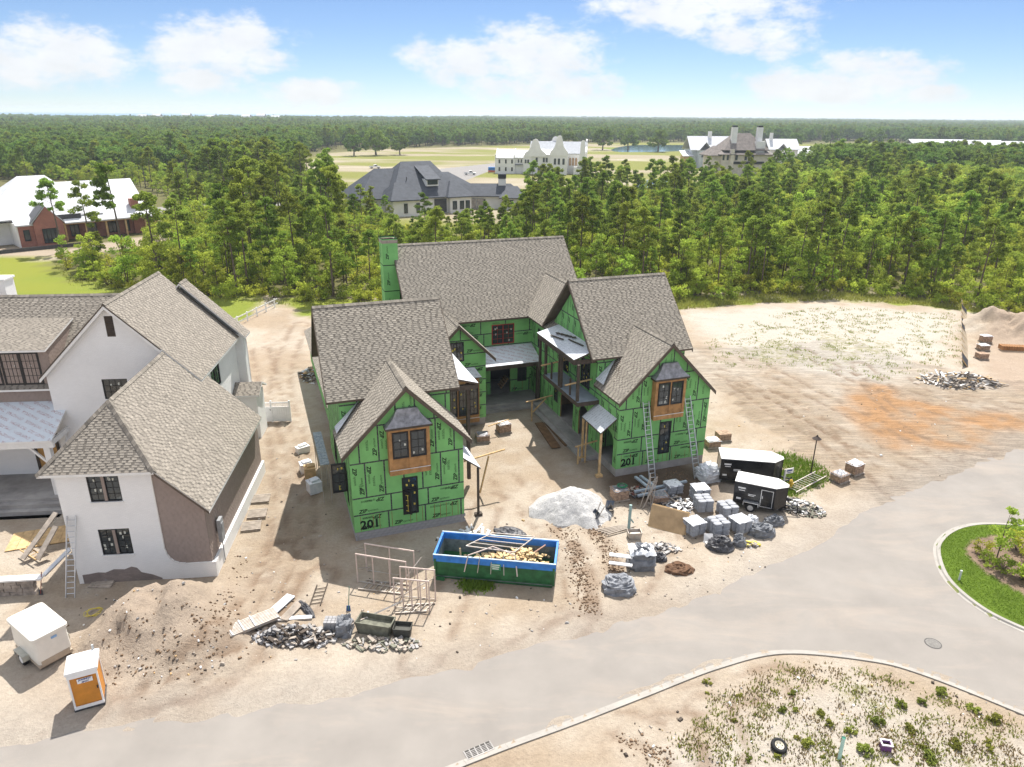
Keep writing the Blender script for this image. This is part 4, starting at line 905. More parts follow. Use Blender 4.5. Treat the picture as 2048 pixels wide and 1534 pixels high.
# temporary braces
for P in ([((17.2,14.2,2.0),(19.9,14.6,2.15)), ((17.8,14.3,0),(17.8,14.3,2.0)), ((17.9,14.3,.9),(19.2,14.45,2.0))], [((17.9,5.2,1.6),(19.9,5.4,1.75)), ((18.2,5.25,0),(18.2,5.25,1.6)), ((18.85,5.3,0),(18.85,5.3,3.6))], [((8.2,3.0,3.0),(11.4,3.4,3.25)), ((9.4,3.1,.2),(10.1,3.2,3.0))]):
    b = MB()
    for p, q in P: b.bar(p, q, .11, .09)
    b.build('timber_brace', PINEW, gh)
# loose underlay and flashing at the step of the roofs
for (pts) in ([(19.9,6.25,6.62),(19.9,4.9,6.62),(20.6,5.5,7.32),(21.6,6.25,8.2),(20.9,6.25,7.5)], [(-.4,3.85,6.5),(-.4,2.7,6.5),(.3,3.1,7.2),(1.3,3.85,8.15)]):
    b = MB(); b.prism([(x, y, z+.06) for x, y, z in pts], (0, 0, .015)); b.build('flashing_sheet', UNDER2, gh)
b = MB()
for k in range(5): b.box((19.1+k*.14, 12.0-k*.5, 8.86+k*.04), (.3, .34, .05), rz=.3*k)
b.bar((18.5,12.2,8.7),(18.9,10.4,8.8),.16,.05); b.bar((19.2,10.0,8.9),(19.5,7.9,8.95),.14,.05); b.build('roofing_scrap', DBRN, gh)
# ------------------------------------------------------------------ the white painted brick house
wh = thing('white_brick_house', 'white painted brick house with steep brown shingle roofs and brown shake siding', 'house', (-25.0, 34.8, 0), rad(6.3))
def brick_mat(name, c, c2, mortar, scale=1.0, depth=.4, var=.1):
    m = mat(name, c, .85, c2=c2, vscale=.7, detail=6); t = m.node_tree; L = t.links.new; b = t.nodes['Principled BSDF']; src = b.inputs['Base Color'].links[0].from_socket; tcn = [n for n in t.nodes if n.type == 'TEX_COORD'][0]
    s = t.nodes.new('ShaderNodeSeparateXYZ'); L(tcn.outputs['Object'], s.inputs[0]); a = t.nodes.new('ShaderNodeMath'); a.operation = 'ADD'; L(s.outputs[0], a.inputs[0]); L(s.outputs[1], a.inputs[1])
    c_ = t.nodes.new('ShaderNodeCombineXYZ'); L(a.outputs[0], c_.inputs[0]); L(s.outputs[2], c_.inputs[1])
    br = t.nodes.new('ShaderNodeTexBrick'); br.inputs['Scale'].default_value = 1.0; br.inputs['Brick Width'].default_value = .21*scale; br.inputs['Row Height'].default_value = .075*scale; br.inputs['Mortar Size'].default_value = .009*scale; br.inputs['Mortar Smooth'].default_value = .3; L(c_.outputs[0], br.inputs['Vector'])
    br.inputs['Color1'].default_value = (1,1,1,1); br.inputs['Color2'].default_value = (1-var*2,1-var*2,1-var*2,1); br.inputs['Mortar'].default_value = (mortar, mortar, mortar, 1)
    y = t.nodes.new('ShaderNodeMix'); y.data_type = 'RGBA'; y.blend_type = 'MULTIPLY'; y.inputs['Factor'].default_value = 1; L(src, y.inputs['A']); L(br.outputs['Color'], y.inputs['B']); L(y.outputs['Result'], b.inputs['Base Color'])
    bp = t.nodes.new('ShaderNodeBump'); bp.inputs['Strength'].default_value = depth; bp.inputs['Distance'].default_value = .012; bp.invert = True; L(br.outputs['Fac'], bp.inputs['Height']); L(bp.outputs[0], b.inputs['Normal']); return m
WBR = brick_mat('white_painted_brick', (.86,.855,.85), (.81,.805,.80), .90, 1.0, .35, .02)
BARE = brick_mat('bare_grey_brick', (.30,.25,.23), (.20,.17,.16), .8)
SHAKE = mat('brown_shake', (.31,.25,.22), .9, .04, 2.0, tone=(.93, 1.05))
WTRIM = mat('white_trim', (.78,.77,.75), .7, .05)
PLY = mat('orange_plywood', (.50,.28,.09), .8, .25, 2.0)
def shake_wall(parent, pts, name='shake_siding', seed=3):
    d = MB(); n = up_normal(pts).normalized(); d.prism(pts, tuple(n*-.1)); o = d.build('wall', SHAKE, parent)
    s = MB(); shingles(s, pts, exp=.17, wr=(.14,.30), th=(.010,.020), seed=seed); s.build(name, SHAKE, o, tone=True, kind='stuff'); return o
# garage block
pf = Plane((0, 0, 0), X_, -Y_)
b = MB(); wall_core(pf, [(-.25,-.2),(4.8,-.2),(4.8,7.2),(-.25,7.2)], [(1.4,5.4,3.1,7.05),(1.4,1.9,3.1,3.6)], .28, b)
cv = [(4.8,2.1),(4.87,1.7),(5.0,1.42),(5.2,1.2),(5.45,1.07),(5.8,1.0),(7.55,1.0)]
for (x0, z0), (x1, z1) in zip(cv[:-1], cv[1:]): b.prism([(x0,0,-.2),(x1,0,-.2),(x1,0,z1),(x0,0,z0)], (0,.28,0))
b.prism([(7.55,.01,-.2),(7.55,13.3,-.2),(7.55,13.3,1.0),(7.55,.01,1.0)], (-.2,0,0)); b.prism([(-.25,.29,-.2),(-.25,12,-.2),(-.25,12,7.2),(-.25,.29,7.2)], (.2,0,0)); b.build('wall', WBR, wh, label='white painted brick garage front that flares at the base')
tr = MB()
for (x0, z0), (x1, z1) in zip([(4.8,7.1)]+cv[:-1], cv): tr.prism([(x0-.0,-.03,z0),(x1,-.03,z1),(x1+.05,-.03,z1+.06),(x0+.06,-.03,z0+.03)], (0,.2,0))
tr.build('curved_trim', WTRIM, wh)
shake_wall(wh, [(4.8,.07,.95),(7.36,.07,.95),(7.36,.07,4.95),(4.8,.07,7.3)], seed=11)
shake_wall(wh, [(7.36,.07,.95),(7.36,13.2,.95),(7.36,13.2,4.95),(7.36,.07,4.95)], seed=12)
for k, (z0, z1) in enumerate(((5.4, 7.05), (1.9, 3.6))):
    w_ = window(wh, pf, 1.4, z0, 3.1, z1, FRAME, GLASS, 2, (2, 4), .06, -.03, .22, seed=80+k, stick=STICK)
    s_ = MB(); s_.box((2.25, -.04, z0-.03), (1.8, .12, .06)); s_.build('sill', WTRIM, w_)
    s_ = MB(); s_.box((2.25, -.005, (z0+z1)/2), (.16, .05, z1-z0-.12)); s_.build('mullion_cover', SHAKE, w_)
b = MB(); top = [(0,.62),(.4,.66),(.9,.74),(1.3,.7),(1.8,.9),(2.4,.86),(2.8,1.02),(3.1,.92),(3.3,.6),(3.9,.4),(4.4,.12)]
for (x0, z0), (x1, z1) in zip(top[:-1], top[1:]): b.poly([(x0,-.004,-.15),(x1,-.004,-.15),(x1,-.004,z1),(x0,-.004,z0)])
b.build('bare_brick_patch', BARE, wh)
rp = [[(-.95,-.35,7.35),(5.2,-.35,7.3),(2.1,2.85,10.4)], [(7.8,-.38,4.7),(7.8,13.1,4.7),(4.0,13.1,8.5),(4.0,12.1,8.5),(2.1,12.0,10.4),(2.1,2.85,10.4),(5.2,-.36,7.3)], [(-.95,12,7.35),(-.95,-.35,7.35),(2.1,2.85,10.4),(2.1,12,10.4)]]
r_ = roof(wh, rp, SHING2, WTRIM, [((-.95,-.35,7.36),(2.1,2.85,10.42)), ((5.2,-.35,7.32),(2.1,2.85,10.42)), ((2.1,2.85,10.4),(2.1,11.9,10.4))], 21, thick=.16)
b = MB(); b.prism([(5.2,-.40,7.12),(7.8,-.40,4.52),(7.8,-.40,4.68),(5.2,-.40,7.28)], (0,-.03,0)); b.build('drip_edge', FASC, r_)
b = MB(); b.box((7.62, 1.55, 2.3), (.22, .55, 1.5)); b.box((7.74, 1.55, 2.6), (.05, .3, .35)); b.cyl((7.6, 1.55, .1), (7.6, 1.55, 1.6), .035, n=6); b.build('meter_box', mat('grey_steel_box', (.30,.31,.32), .5, .1), wh)
# tall gable block
pt = Plane((0, 12.1, 0), X_, -Y_)
b = MB(); wall_core(pt, [(-6.0,0),(4.0,0),(4.0,8.45),(-1.2,13.65),(-6.0,8.85)], [(-1.45,11.5,-.9,12.95),(-2.45,6.9,-.75,8.4)], .25, b)
pr2 = Plane((4.0, 12.1, 0), Y_, X_); wall_core(pr2, [(.01,0),(10.2,0),(10.2,8.4),(.01,8.4)], [(2.9,6.0,5.2,7.95)], .25, b)
b.prism([(-6,12.36,0),(-6,23.3,0),(-6,23.3,8.6),(-6,12.36,8.6)], (.25,0,0)); b.prism([(4,22.3,0),(4.7,22.3,0),(4.7,22.3,8.5),(4,22.3,8.5)], (0,.25,0)); b.prism([(4.7,22.31,0),(4.7,23.3,0),(4.7,23.3,8.5),(4.7,22.31,8.5)], (-.25,0,0)); b.prism([(-6,23.3,0),(4.7,23.3,0),(4.7,23.3,8.4),(.45,23.3,12.8),(-4,23.3,8.4),(-6,23.3,8.4)], (0,-.25,0)); b.build('wall', WBR, wh, label='tall white brick gable wall')
window(wh, pt, -2.45, 6.9, -.75, 8.4, FRAME, GLASS, 1, (4, 3), .06, -.03, seed=84, stick=STICK)
window(wh, pr2, 2.9, 6.0, 5.2, 7.95, FRAME, GLASS, 2, (2, 4), .06, -.03, seed=85, stick=STICK)
b = MB(); b.box((-1.175, 12.12, 12.22), (.55, .06, 1.45))
for k in range(11): b.box((-1.175, 12.08, 11.6+k*.125), (.5, .05, .06))
b.build('gable_vent', DBRN, wh)
r_ = roof(wh, [[(4.4,11.75,8.25),(4.4,22.3,8.25),(-1.2,22.3,13.85),(-1.2,11.75,13.85)], [(-6.3,22.3,8.75),(-6.3,11.75,8.75),(-1.2,11.75,13.85),(-1.2,22.3,13.85)]], SHING2, WTRIM, [((-1.2,11.75,13.85),(-1.2,22.3,13.85))], 22, thick=.16)
rake_front(r_, [(-6.3, 8.62), (-1.2, 13.72), (2.0, 10.5)], 11.77, h=.22, m=WTRIM); rake_front(r_, [(-6.3, 8.74), (-1.2, 13.85), (2.0, 10.64)], 11.745, h=.1, m=FASC, t=.03, name='drip_edge')
r_ = roof(wh, [[(5.0,21.9,8.3),(5.0,23.6,8.3),(.35,23.6,12.95),(.35,21.9,12.95)], [(-4.3,23.6,8.3),(-4.3,21.9,8.3),(.35,21.9,12.95),(.35,23.6,12.95)]], SHING2, WTRIM, [((.35,21.9,12.95),(.35,23.6,12.95))], 23)
b = MB(); b.box((5.0, 20.8, 1.9), (1.8, 2.4, 3.8)); b.build('wall', WBR, wh); roof(wh, [[(4.0,19.4,4.0),(6.2,19.4,4.0),(6.2,20.8,4.7),(4.0,20.8,4.7)], [(6.2,22.2,4.0),(4.0,22.2,4.0),(4.0,20.8,4.7),(6.2,20.8,4.7)]], SHING2, WTRIM, (), 24)
# left wing with shed dormer and porch
shake_wall(wh, [(-20,13,6.4),(-6.05,13,6.4),(-6.05,13,10.35),(-20,13,10.35)], seed=14)
pw_ = Plane((0, 13, 0), X_, -Y_)
b = MB(); wall_core(pw_, [(-20,0),(-6.05,0),(-6.05,6.38),(-20,6.38)], [], .25, b); b.prism([(-20,13.3,0),(-20,25,0),(-20,25,7.5),(-20,13.3,7.5)], (.25,0,0)); b.build('wall', WBR, wh)
for k, x in enumerate((-11.9, -9.25)): window(wh, pw_, x, 7.85, x+2.55, 10.25, FRAME, GLASS, 2, (4, 4), .12, .06, .2, seed=86+k, stick=STICK)
roof(wh, [[(-20,12.65,7.6),(-3.0,12.65,7.6),(-3.0,19,12.85),(-20,19,12.85)], [(-3,25.3,7.6),(-20,25.3,7.6),(-20,19,12.85),(-3,19,12.85)]], SHING2, WTRIM, [((-20,19,12.85),(-3,19,12.85))], 25)
roof(wh, [[(-13.5,12.55,10.5),(-5.95,12.55,10.5),(-5.95,17.2,11.55),(-13.5,17.2,11.55)]], SHING2, WTRIM, (), 26)
shake_wall(wh, [(-6.05,13.0,7.7),(-6.05,17.2,11.35),(-6.05,13.0,10.4)], seed=15)
pr_ = slab(wh, 'porch_roof', [(-20,9.5,5.0),(-5.25,9.5,5.0),(-5.25,12.95,6.58),(-20,12.95,6.58)], .14, [WTRIM, UNDER])
b = MB(); b.box((-12.6, 9.65, 4.66), (14.8, .22, .4)); b.box((-5.4, 11.2, 4.75), (.2, 3.0, .35)); b.build('porch_beam', WTRIM, wh)
for x, y in ((-5.7, 9.75), (-5.7, 11.9), (-12.5, 9.75)):
    b = MB(); b.box((x, y, 2.7), (.4, .4, 3.9)); b.build('porch_post', WTRIM, wh)
b = MB(); b.bar((-5.9,9.72,3.3),(-6.9,9.72,4.5),.14,.14); b.bar((-12.3,9.72,3.3),(-11.3,9.72,4.5),.14,.14); b.build('porch_brace', WTRIM, wh)
b = MB(); b.box((-12.5, 11.1, .42), (15, 4.0, .84)); 
for k in range(3): b.box((-12.5, 8.9-k*.42, .31-k*.2+.0), (15, .42, .62-k*.2))
b.build('porch_steps', CONC, wh)
b = MB(); b.box((-7.55, 12.93, 2.45), (1.35, .1, 3.1)); b.box((-7.55, 12.86, 2.5), (1.0, .06, .1)); b.build('door', PLY, wh)
b = MB(); b.box((-8.35, 12.92, 2.45), (.2, .12, 3.2)); b.box((-6.8, 12.92, 2.45), (.15, .12, 3.2)); b.build('door_frame', DBRN, wh)
b = MB(); b.prism([(-14.6,22,7),(-12.9,22,7),(-12.9,23.4,7),(-14.6,23.4,7)], (0,0,6.4)); b.box((-13.75, 22.7, 13.45), (1.9, 1.6, .14)); b.box((-14.0, 22.7, 13.7), (.5, .5, .4)); b.build('chimney', WBR, wh)
# floors and dark inside
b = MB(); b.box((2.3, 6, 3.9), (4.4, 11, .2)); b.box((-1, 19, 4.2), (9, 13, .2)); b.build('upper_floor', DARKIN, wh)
# ------------------------------------------------------------------ fences
VIN = mat('white_vinyl', (.80,.80,.79), .5, .04)
ga = G(486, 845); gb = G(582, 843); dl = math.hypot(gb[0]-ga[0], gb[1]-ga[1]); fz = math.atan2(gb[1]-ga[1], gb[0]-ga[0])
t_ = thing('privacy_fence', 'white vinyl privacy fence with gate between the white and green houses', 'fence', (ga[0], ga[1], 0), fz)
np_ = int(dl/.2)
for k in range(np_): b = MB(); b.box(((k+.5)*dl/np_, 0, .72), (dl/np_-.008, .03, 1.3)); b.build('board', VIN, t_)
for x in (0, dl*.33, dl*.62, dl): b = MB(); b.box((x, 0, 1.0), (.13, .13, 2.0)); b.box((x, 0, 2.02), (.17, .17, .06), taper=.6); b.build('post', VIN, t_)
b = MB(); b.box((dl/2, 0, 1.42), (dl, .06, .09)); b.box((dl/2, 0, 1.86), (dl, .06, .09)); b.box((dl/2, 0, .12), (dl, .06, .12)); b.build('rail', VIN, t_)
b = MB(); k = 0.0
while k < dl: b.box((k, 0, 1.64), (.03, .02, .38)); k += .14
for z in (1.55, 1.65, 1.75): b.box((dl/2, 0, z), (dl, .02, .02))
b.build('lattice', VIN, t_); b = MB(); b.box((dl*.36, -.05, 1.45), (.06, .05, .12)); b.box((dl*.6, -.05, 1.2), (.06, .05, .14)); b.build('latch', FRAME, t_)
fa, fb = G(455, 662), G(556, 612); dl = math.hypot(fb[0]-fa[0], fb[1]-fa[1]); fz = math.atan2(fb[1]-fa[1], fb[0]-fa[0])
t_ = thing('rail_fence', 'white two-rail vinyl fence between the lawn and the sandy path', 'fence', (fa[0], fa[1], 0), fz)
k = 0.0
while k < dl+.1: b = MB(); b.box((k, 0, .62), (.14, .14, 1.24)); b.box((k, 0, 1.27), (.18, .18, .06), taper=.6); b.build('post', VIN, t_); k += 2.4
for z in (.45, 1.08): b = MB(); b.box((dl/2, 0, z), (dl, .05, .15)); b.build('rail', VIN, t_)
# ------------------------------------------------------------------ things on the building sites
CARD = mat('brick_tan', (.40,.28,.20), .95, .25, 6, tone=(.65, 1.25))
SHEETW = mat('white_plastic_sheet', (.78,.79,.80), .35, c2=(.55,.57,.60), vscale=3, spec=.5)
BAGG = mat('cement_bag', (.40,.41,.43), .7, c2=(.26,.27,.30), vscale=4)
TARPG = mat('grey_tarp', (.22,.23,.25), .55, c2=(.10,.105,.115), vscale=2.5, bump=.6, bscale=5)
TARPK = mat('black_plastic', (.025,.025,.028), .4, c2=(.10,.10,.11), vscale=6, bump=.8, bscale=5)
GALV = mat('galvanised_tube', (.50,.49,.47), .5, c2=(.42,.34,.27), vscale=4, metal=.4)
RUST = mat('pinkish_scaffold_tube', (.66,.54,.47), .65, c2=(.50,.40,.35), vscale=3)
RUB = mat('rubber', (.02,.02,.021), .8, .2)
def lab(o): return o
def pallet_mesh():
    b = MB()
    for k in range(7): b.box((0, -.5+k*1.0/6, .135), (1.2, .105, .022))
    for y in (-.5, 0, .5): b.box((0, y, .07), (1.2, .05, .1))
    for x in (-.55, 0, .55): b.box((x, 0, .011), (.1, 1.1, .02))
    return b
PAL = pallet_mesh().mesh('pallet', [GREYW])
def brick_stack(nz=11):
    b = MB(); r = random.Random(5)
    for z in range(nz):
        for i in range(5):
            for j in range(9):
                if 0 < i < 4 and 0 < j < 8 and z < nz-1: continue
                b.box((-.44+i*.22+r.uniform(-.004, .004), -.40+j*.10+r.uniform(-.004, .004), .15+.035+z*.072), (.205, .092, .066), t=r.random())
    return b
BST = {n: brick_stack(n).mesh('brick_stack', [CARD]) for n in (8, 11, 13)}
for n in BST:
    me_ = BST[n]; r = random.Random(n); a = me_.attributes.new('tone', 'FLOAT', 'FACE'); vals = []
    for k in range(len(me_.polygons)//6): vals += [r.random()]*6
    a.data.foreach_set('value', vals)
def cover(w_, d, top, drop, seed, rough=.03):
    b = MB(); r = random.Random(seed); n = 8; i0 = 0
    for i in range(n+1):
        for j in range(n+1):
            x = (i/n-.5)*(w_+.04); y = (j/n-.5)*(d+.04); e = max(abs(i/n-.5), abs(j/n-.5))*2
            z = top+r.uniform(-rough, rough); 
            if e > .99: z = top-drop*r.uniform(.5, 1.1)
            b.v.append((x*(1.02 if e > .99 else 1), y*(1.02 if e > .99 else 1), z))
    for i in range(n):
        for j in range(n): k = i*(n+1)+j; b.f.append((k, k+1, k+n+2, k+n+1)); b.m.append(0); b.t.append(.5)
    return b
def brick_pallet(u, v, rz, n, label, cov=None, grp='pallets of bricks', dz=0.0):
    x, y, z = gp(u, v); t = thing('brick_pallet', label, 'brick pallet', (x, y, z+dz), rad(rz), grp)
    link_mesh('pallet', PAL, t); o = link_mesh('brick_stack', BST[n], t); o['kind'] = 'stuff'
    if cov: cover(1.12, .94, .17+n*.072, .10, int(u)).build('plastic_cover', cov, t)
    return t
brick_pallet(965, 882, 14, 8, 'brick pallet under a grey sheet nearest the tall plywood bay', LEAD)
brick_pallet(1007, 864, 24, 11, 'brick pallet with a pale lid and a timber across, in the courtyard', SHEETW)
brick_pallet(1424, 893, 12, 8, 'low brick pallet with white top right of the green house, nearer one', SHEETW)
brick_pallet(1445, 880, 12, 8, 'uncovered brick pallet right of the green house, farther one', None)
t_ = brick_pallet(1238, 998, 20, 11, 'brick pallet carrying a coiled green hose beside the gravel heap', LEAD)
brick_pallet(1678, 962, 30, 8, 'dark brick pallet with grey lid under the lamp post', LEAD)
brick_pallet(1707, 946, 30, 11, 'white-covered brick pallet right of the lamp post', SHEETW)
brick_pallet(1962, 718, 5, 8, 'brick pallet behind the silt fence, nearest the rubble', None)
brick_pallet(1965, 700, 5, 8, 'wrapped pallet behind the silt fence, middle of three', SHEETW)
brick_pallet(1970, 684, 5, 11, 'white bagged pallet behind the silt fence, farthest of three', SHEETW)
# hose
x, y, z = gp(1238, 998); b = MB(); r = random.Random(3)
for k in range(5):
    ra = .28+r.uniform(-.05, .08); pts = [(.18+ra*math.cos(a)*1.1+r.uniform(-.02, .02), ra*math.sin(a)+r.uniform(-.02, .02), 1.03+k*.025) for a in np.linspace(0, 6.28, 18)]; b.tube(pts, .018, 5)
o = b.build('garden_hose', mat('green_hose', (.02,.22,.10), .5, .1), smooth=True); o.location = (x, y, z); o.rotation_euler = (0, 0, rad(20)); tag(o, 'coiled green hose lying on a brick pallet', 'hose')
# timber over the courtyard pallet
def timber(name, p, q, w_, h, m, label, cat='timber', group=None):
    b = MB(); b.bar((0,0,0), (V3(q)-V3(p)), w_, h); o = b.build(name, m); o.location = p; return tag(o, label, cat, group)
x, y, z = gp(1000, 868); timber('timber', (x-1.0, y-.5, z+.95), (x+.75, y+.55, z+1.15), .1, .06, PINEW, 'pale timber lying across the courtyard brick pallet')
# --- cement bags on pallets
def bag_mesh():
    b = MB(); prof = [(-.5,.0),(-.44,.7),(0,1),(.44,.7),(.5,0)]; n = 12
    for (zt, k) in ((-.5,.55),(-.3,.93),(0,1),(.3,.93),(.5,.55)):
        for a in range(n):
            t = 2*math.pi*a/n; c, s_ = math.cos(t), math.sin(t); e = .45; x = math.copysign(abs(c)**e, c)*.29*k; y = math.copysign(abs(s_)**e, s_)*.195*k; b.v.append((x, y, zt*.115))
    for i in range(4):
        for a in range(n): b.f.append((i*n+a, i*n+(a+1) % n, (i+1)*n+(a+1) % n, (i+1)*n+a)); b.m.append(0); b.t.append(.5)
    b.f.append(tuple(range(n-1, -1, -1))); b.f.append(tuple(range(4*n, 5*n))); b.m += [0, 0]; b.t += [.5, .5]; return b.mesh('bag', [BAGG], smooth=True)
BAG = bag_mesh()
def bag_pallet(u, v, rz, layers, label, cov=SHEETW):
    x, y, z = gp(u, v); t = thing('cement_pallet', label, 'bag pallet', (x, y, z), rad(rz), 'pallets of cement bags'); link_mesh('pallet', PAL, t); r = random.Random(int(u))
    for k in range(layers):
        for i in range(2):
            for j in range(3):
                if k % 2 == 0: p = ((i-.5)*.58, (j-1)*.385)
                else: p = ((i-.5)*.56, (j-1)*.39)
                link_mesh('bag', BAG, t, (p[0]+r.uniform(-.02, .02), p[1]+r.uniform(-.02, .02), .2+k*.108), (r.uniform(-.03, .03), r.uniform(-.03, .03), r.uniform(-.05, .05)))
    if cov: cover(1.1, 1.06, .165+layers*.108, .06, int(u), .03).build('plastic_cover', cov, t)
    return t
bag_pallet(1398, 1000, 10, 9, 'cement bag pallet with bluish cover, farthest back by the ladders')
bag_pallet(1405, 1020, 8, 8, 'cement bag pallet directly in front of the bluish one', None)
bag_pallet(1387, 1066, 25, 8, 'cement bag pallet right beside the leaning plywood sheet')
bag_pallet(1434, 1068, 18, 9, 'tall cement bag pallet second from the plywood sheet', None)
bag_pallet(1453, 1030, 15, 7, 'lower cement bag pallet against the near black trailer wheel', None)
bag_pallet(1478, 1062, 25, 8, 'cement bag pallet topped by a white box near the black trailer')
# --- lumpy heaps
def lump(name, u, v, size, m, label, cat, seed, rz=0, flat=.0, dz=-.05, stuff=None, group=None, box=.0):
    b = MB(); nx_, ny_ = 20, 12; sx_, sy_, sz_ = size; r = np.random.default_rng(seed)
    for j in range(ny_+1):
        for i in range(nx_):
            a = 2*math.pi*i/nx_; ph = j/ny_*math.pi/2; e = 1-box*.6
            c, s_ = math.cos(a), math.sin(a); rr = math.cos(ph)**(1-flat*.6); X, Y = math.copysign(abs(c)**e, c), math.copysign(abs(s_)**e, s_)
            q = 1+.30*(float(fbm(np.array([i*.5 % 10+3*math.cos(a)]), np.array([j*.55+3*math.sin(a)]), seed, 3)[0])-.5)*2
            b.v.append((X*rr*sx_*q, Y*rr*sy_*q, math.sin(ph)**(.8 if flat else 1)*sz_*q))
    for j in range(ny_):
        for i in range(nx_): b.f.append((j*nx_+i, j*nx_+(i+1) % nx_, (j+1)*nx_+(i+1) % nx_, (j+1)*nx_+i)); b.m.append(0); b.t.append(.5)
    o = b.build(name, m); x, y, z = gp(u, v, dz); o.location = (x, y, z); o.rotation_euler = (0, 0, rad(rz)); return tag(o, label, cat, group)
lump('tarp_heap', 1440, 1094, (.85,.7,.75), TARPK, 'black plastic heap in front of the cement pallets', 'tarp', 3, flat=.5)
lump('tarp_heap', 1522, 1068, (.85,.6,.75), TARPG, 'grey plastic-wrapped load in front of the near black trailer', 'tarp', 4, flat=.6)
lump('tarp_heap', 1478, 1088, (.45,.45,.7), TARPG, 'narrow dark wrapped bundle between the cement pallets and trailer', 'tarp', 5, flat=.5)
lump('wrapped_pallet', 1282, 1130, (.85,.7,1.25), TARPG, 'tall grey wrapped pallet with white top beside the mortar tub', 'wrapped load', 6, flat=.7, box=.7)
x, y, z = gp(1282, 1130); o = cover(1.5, 1.2, 1.2, .25, 9, .06).build('plastic_cover', SHEETW); o.location = (x, y+.1, z); tag(o, 'crumpled white sheet over the tall grey wrapped pallet', 'sheet')
lump('stone_slab', 1238, 1178, (.95,.75,.75), mat('grey_stone', (.25,.26,.28), .8, .25, 5, .5, 20), 'round-edged grey wrapped stone stack nearest the road', 'wrapped load', 8, flat=.9, box=.5)
for k in range(2): b = MB(); b.box((0, 0, 0), (1.4, .3, .08), rz=-.2); o = b.build('board', WTRIM); x, y, z = gp(1240, 1135+k*8, .85-.3*k); o.location = (x, y, z); tag(o, ['upper white board above the grey stone stack', 'lower white board above the grey stone stack'][k], 'board')
lump('tarp_heap', 1020, 1068, (1.1,.7,.4), TARPK, 'black plastic heap just behind the dumpster', 'tarp', 11, rz=-20)
lump('soil_heap', 1358, 1140, (.9,.6,.45), mat('dark_clay', (.15,.085,.05), .95, .3, 5, .6, 15), 'dark brown soil heap at the road side', 'soil heap', 12)
lump('wrapped_block', 1416, 957, (.85,.8,1.15), SHEETW, 'large white plastic-wrapped block right of the second ladder', 'wrapped load', 13, rz=20, flat=.95, box=.85)
lump('tarp_roll', 612, 1218, (.95,.22,.3), TARPK, 'black plastic roll on the sand left of the green house lot', 'tarp', 14, rz=-50)
lump('wrapped_block', 690, 1262, (.45,.6,.85), TARPG, 'dark wrapped block stack at the left lot corner', 'wrapped load', 15, flat=.95, box=.85)
bag_pallet(1345, 985, 20, 6, 'low cement bag pallet in front of the pit below the ladders')
lump('tarp_heap', 1548, 1046, (.7,.5,.6), TARPG, 'grey tarp bundle at the nose of the near black trailer', 'tarp', 36, flat=.5)
lump('plastic_wrap', 1466, 1052, (.5,.4,.5), SHEETW, 'torn white wrap bunched between two cement pallets', 'plastic wrap', 31, flat=.3)
lump('plastic_wrap', 1412, 1046, (.45,.3,.35), TARPG, 'dark torn wrap behind the tall cement pallet', 'plastic wrap', 32, flat=.3)
lump('plastic_wrap', 1502, 1046, (.5,.45,.6), SHEETW, 'white plastic bag heap against the near trailer side', 'plastic wrap', 33, flat=.4)
lump('plastic_wrap', 1360, 1040, (.5,.35,.4), TARPK, 'black plastic between the plywood and the cement pallets', 'plastic wrap', 34, flat=.3)
lump('plastic_wrap', 1318, 1118, (.5,.4,.45), TARPK, 'black and white plastic heap right of the tall wrapped pallet', 'plastic wrap', 35, flat=.4)
b = MB(); b.prism([(-.35,0,0),(.35,0,0),(.3,.35,.45),(-.3,.3,.5)], (0,.02,.02)); b.box((0,-.3,.12),(.6,.4,.22),rz=.3); o = b.build('carton', WTRIM); o.location = gp(1418, 1086); tag(o, 'opened white carton in front of the cement pallets', 'carton')
# --- gravel heap
def gravel():
    b = MB(); n = 64; R_ = 2.75; px_, py_, pz = gp(1142, 1018)
    for i in range(n+1):
        for j in range(n+1):
            x = (i/n-.5)*2*R_*1.08; y = (j/n-.5)*2*R_*.98; q = math.hypot(x/(R_*1.05), y/(R_*.95)); a = math.atan2(y, x); q *= 1+.10*math.sin(a*3+1)+.05*math.sin(a*7)
            h = 1.62*max(0, 1-q**1.35)-.12*(q > 1)
            b.v.append((x, y, h))
    vv = np.array(b.v); nn = (fbm(vv[:, 0]*3, vv[:, 1]*3, 7, 4)-.5)*.16+(fbm(vv[:, 0]*.9, vv[:, 1]*.9, 17, 3)-.5)*.28; vv[:, 2] += np.where(vv[:, 2] > 0, nn*np.minimum(1, vv[:, 2]*3), 0); b.v = [tuple(q) for q in vv]
    for i in range(n):
        for j in range(n): k = i*(n+1)+j; b.f.append((k, k+n+1, k+n+2, k+1)); b.m.append(0); b.t.append(.5)
    o = b.build('gravel_heap', mat('white_gravel', (.60,.59,.575), .95, c2=(.30,.295,.29), vscale=14, bump=1.0, bscale=22, detail=9)); o.location = (px_, py_, pz-.02); tag(o, 'large white gravel heap in the middle of the building site', 'gravel heap'); o['kind'] = 'stuff'; return o
gravel()
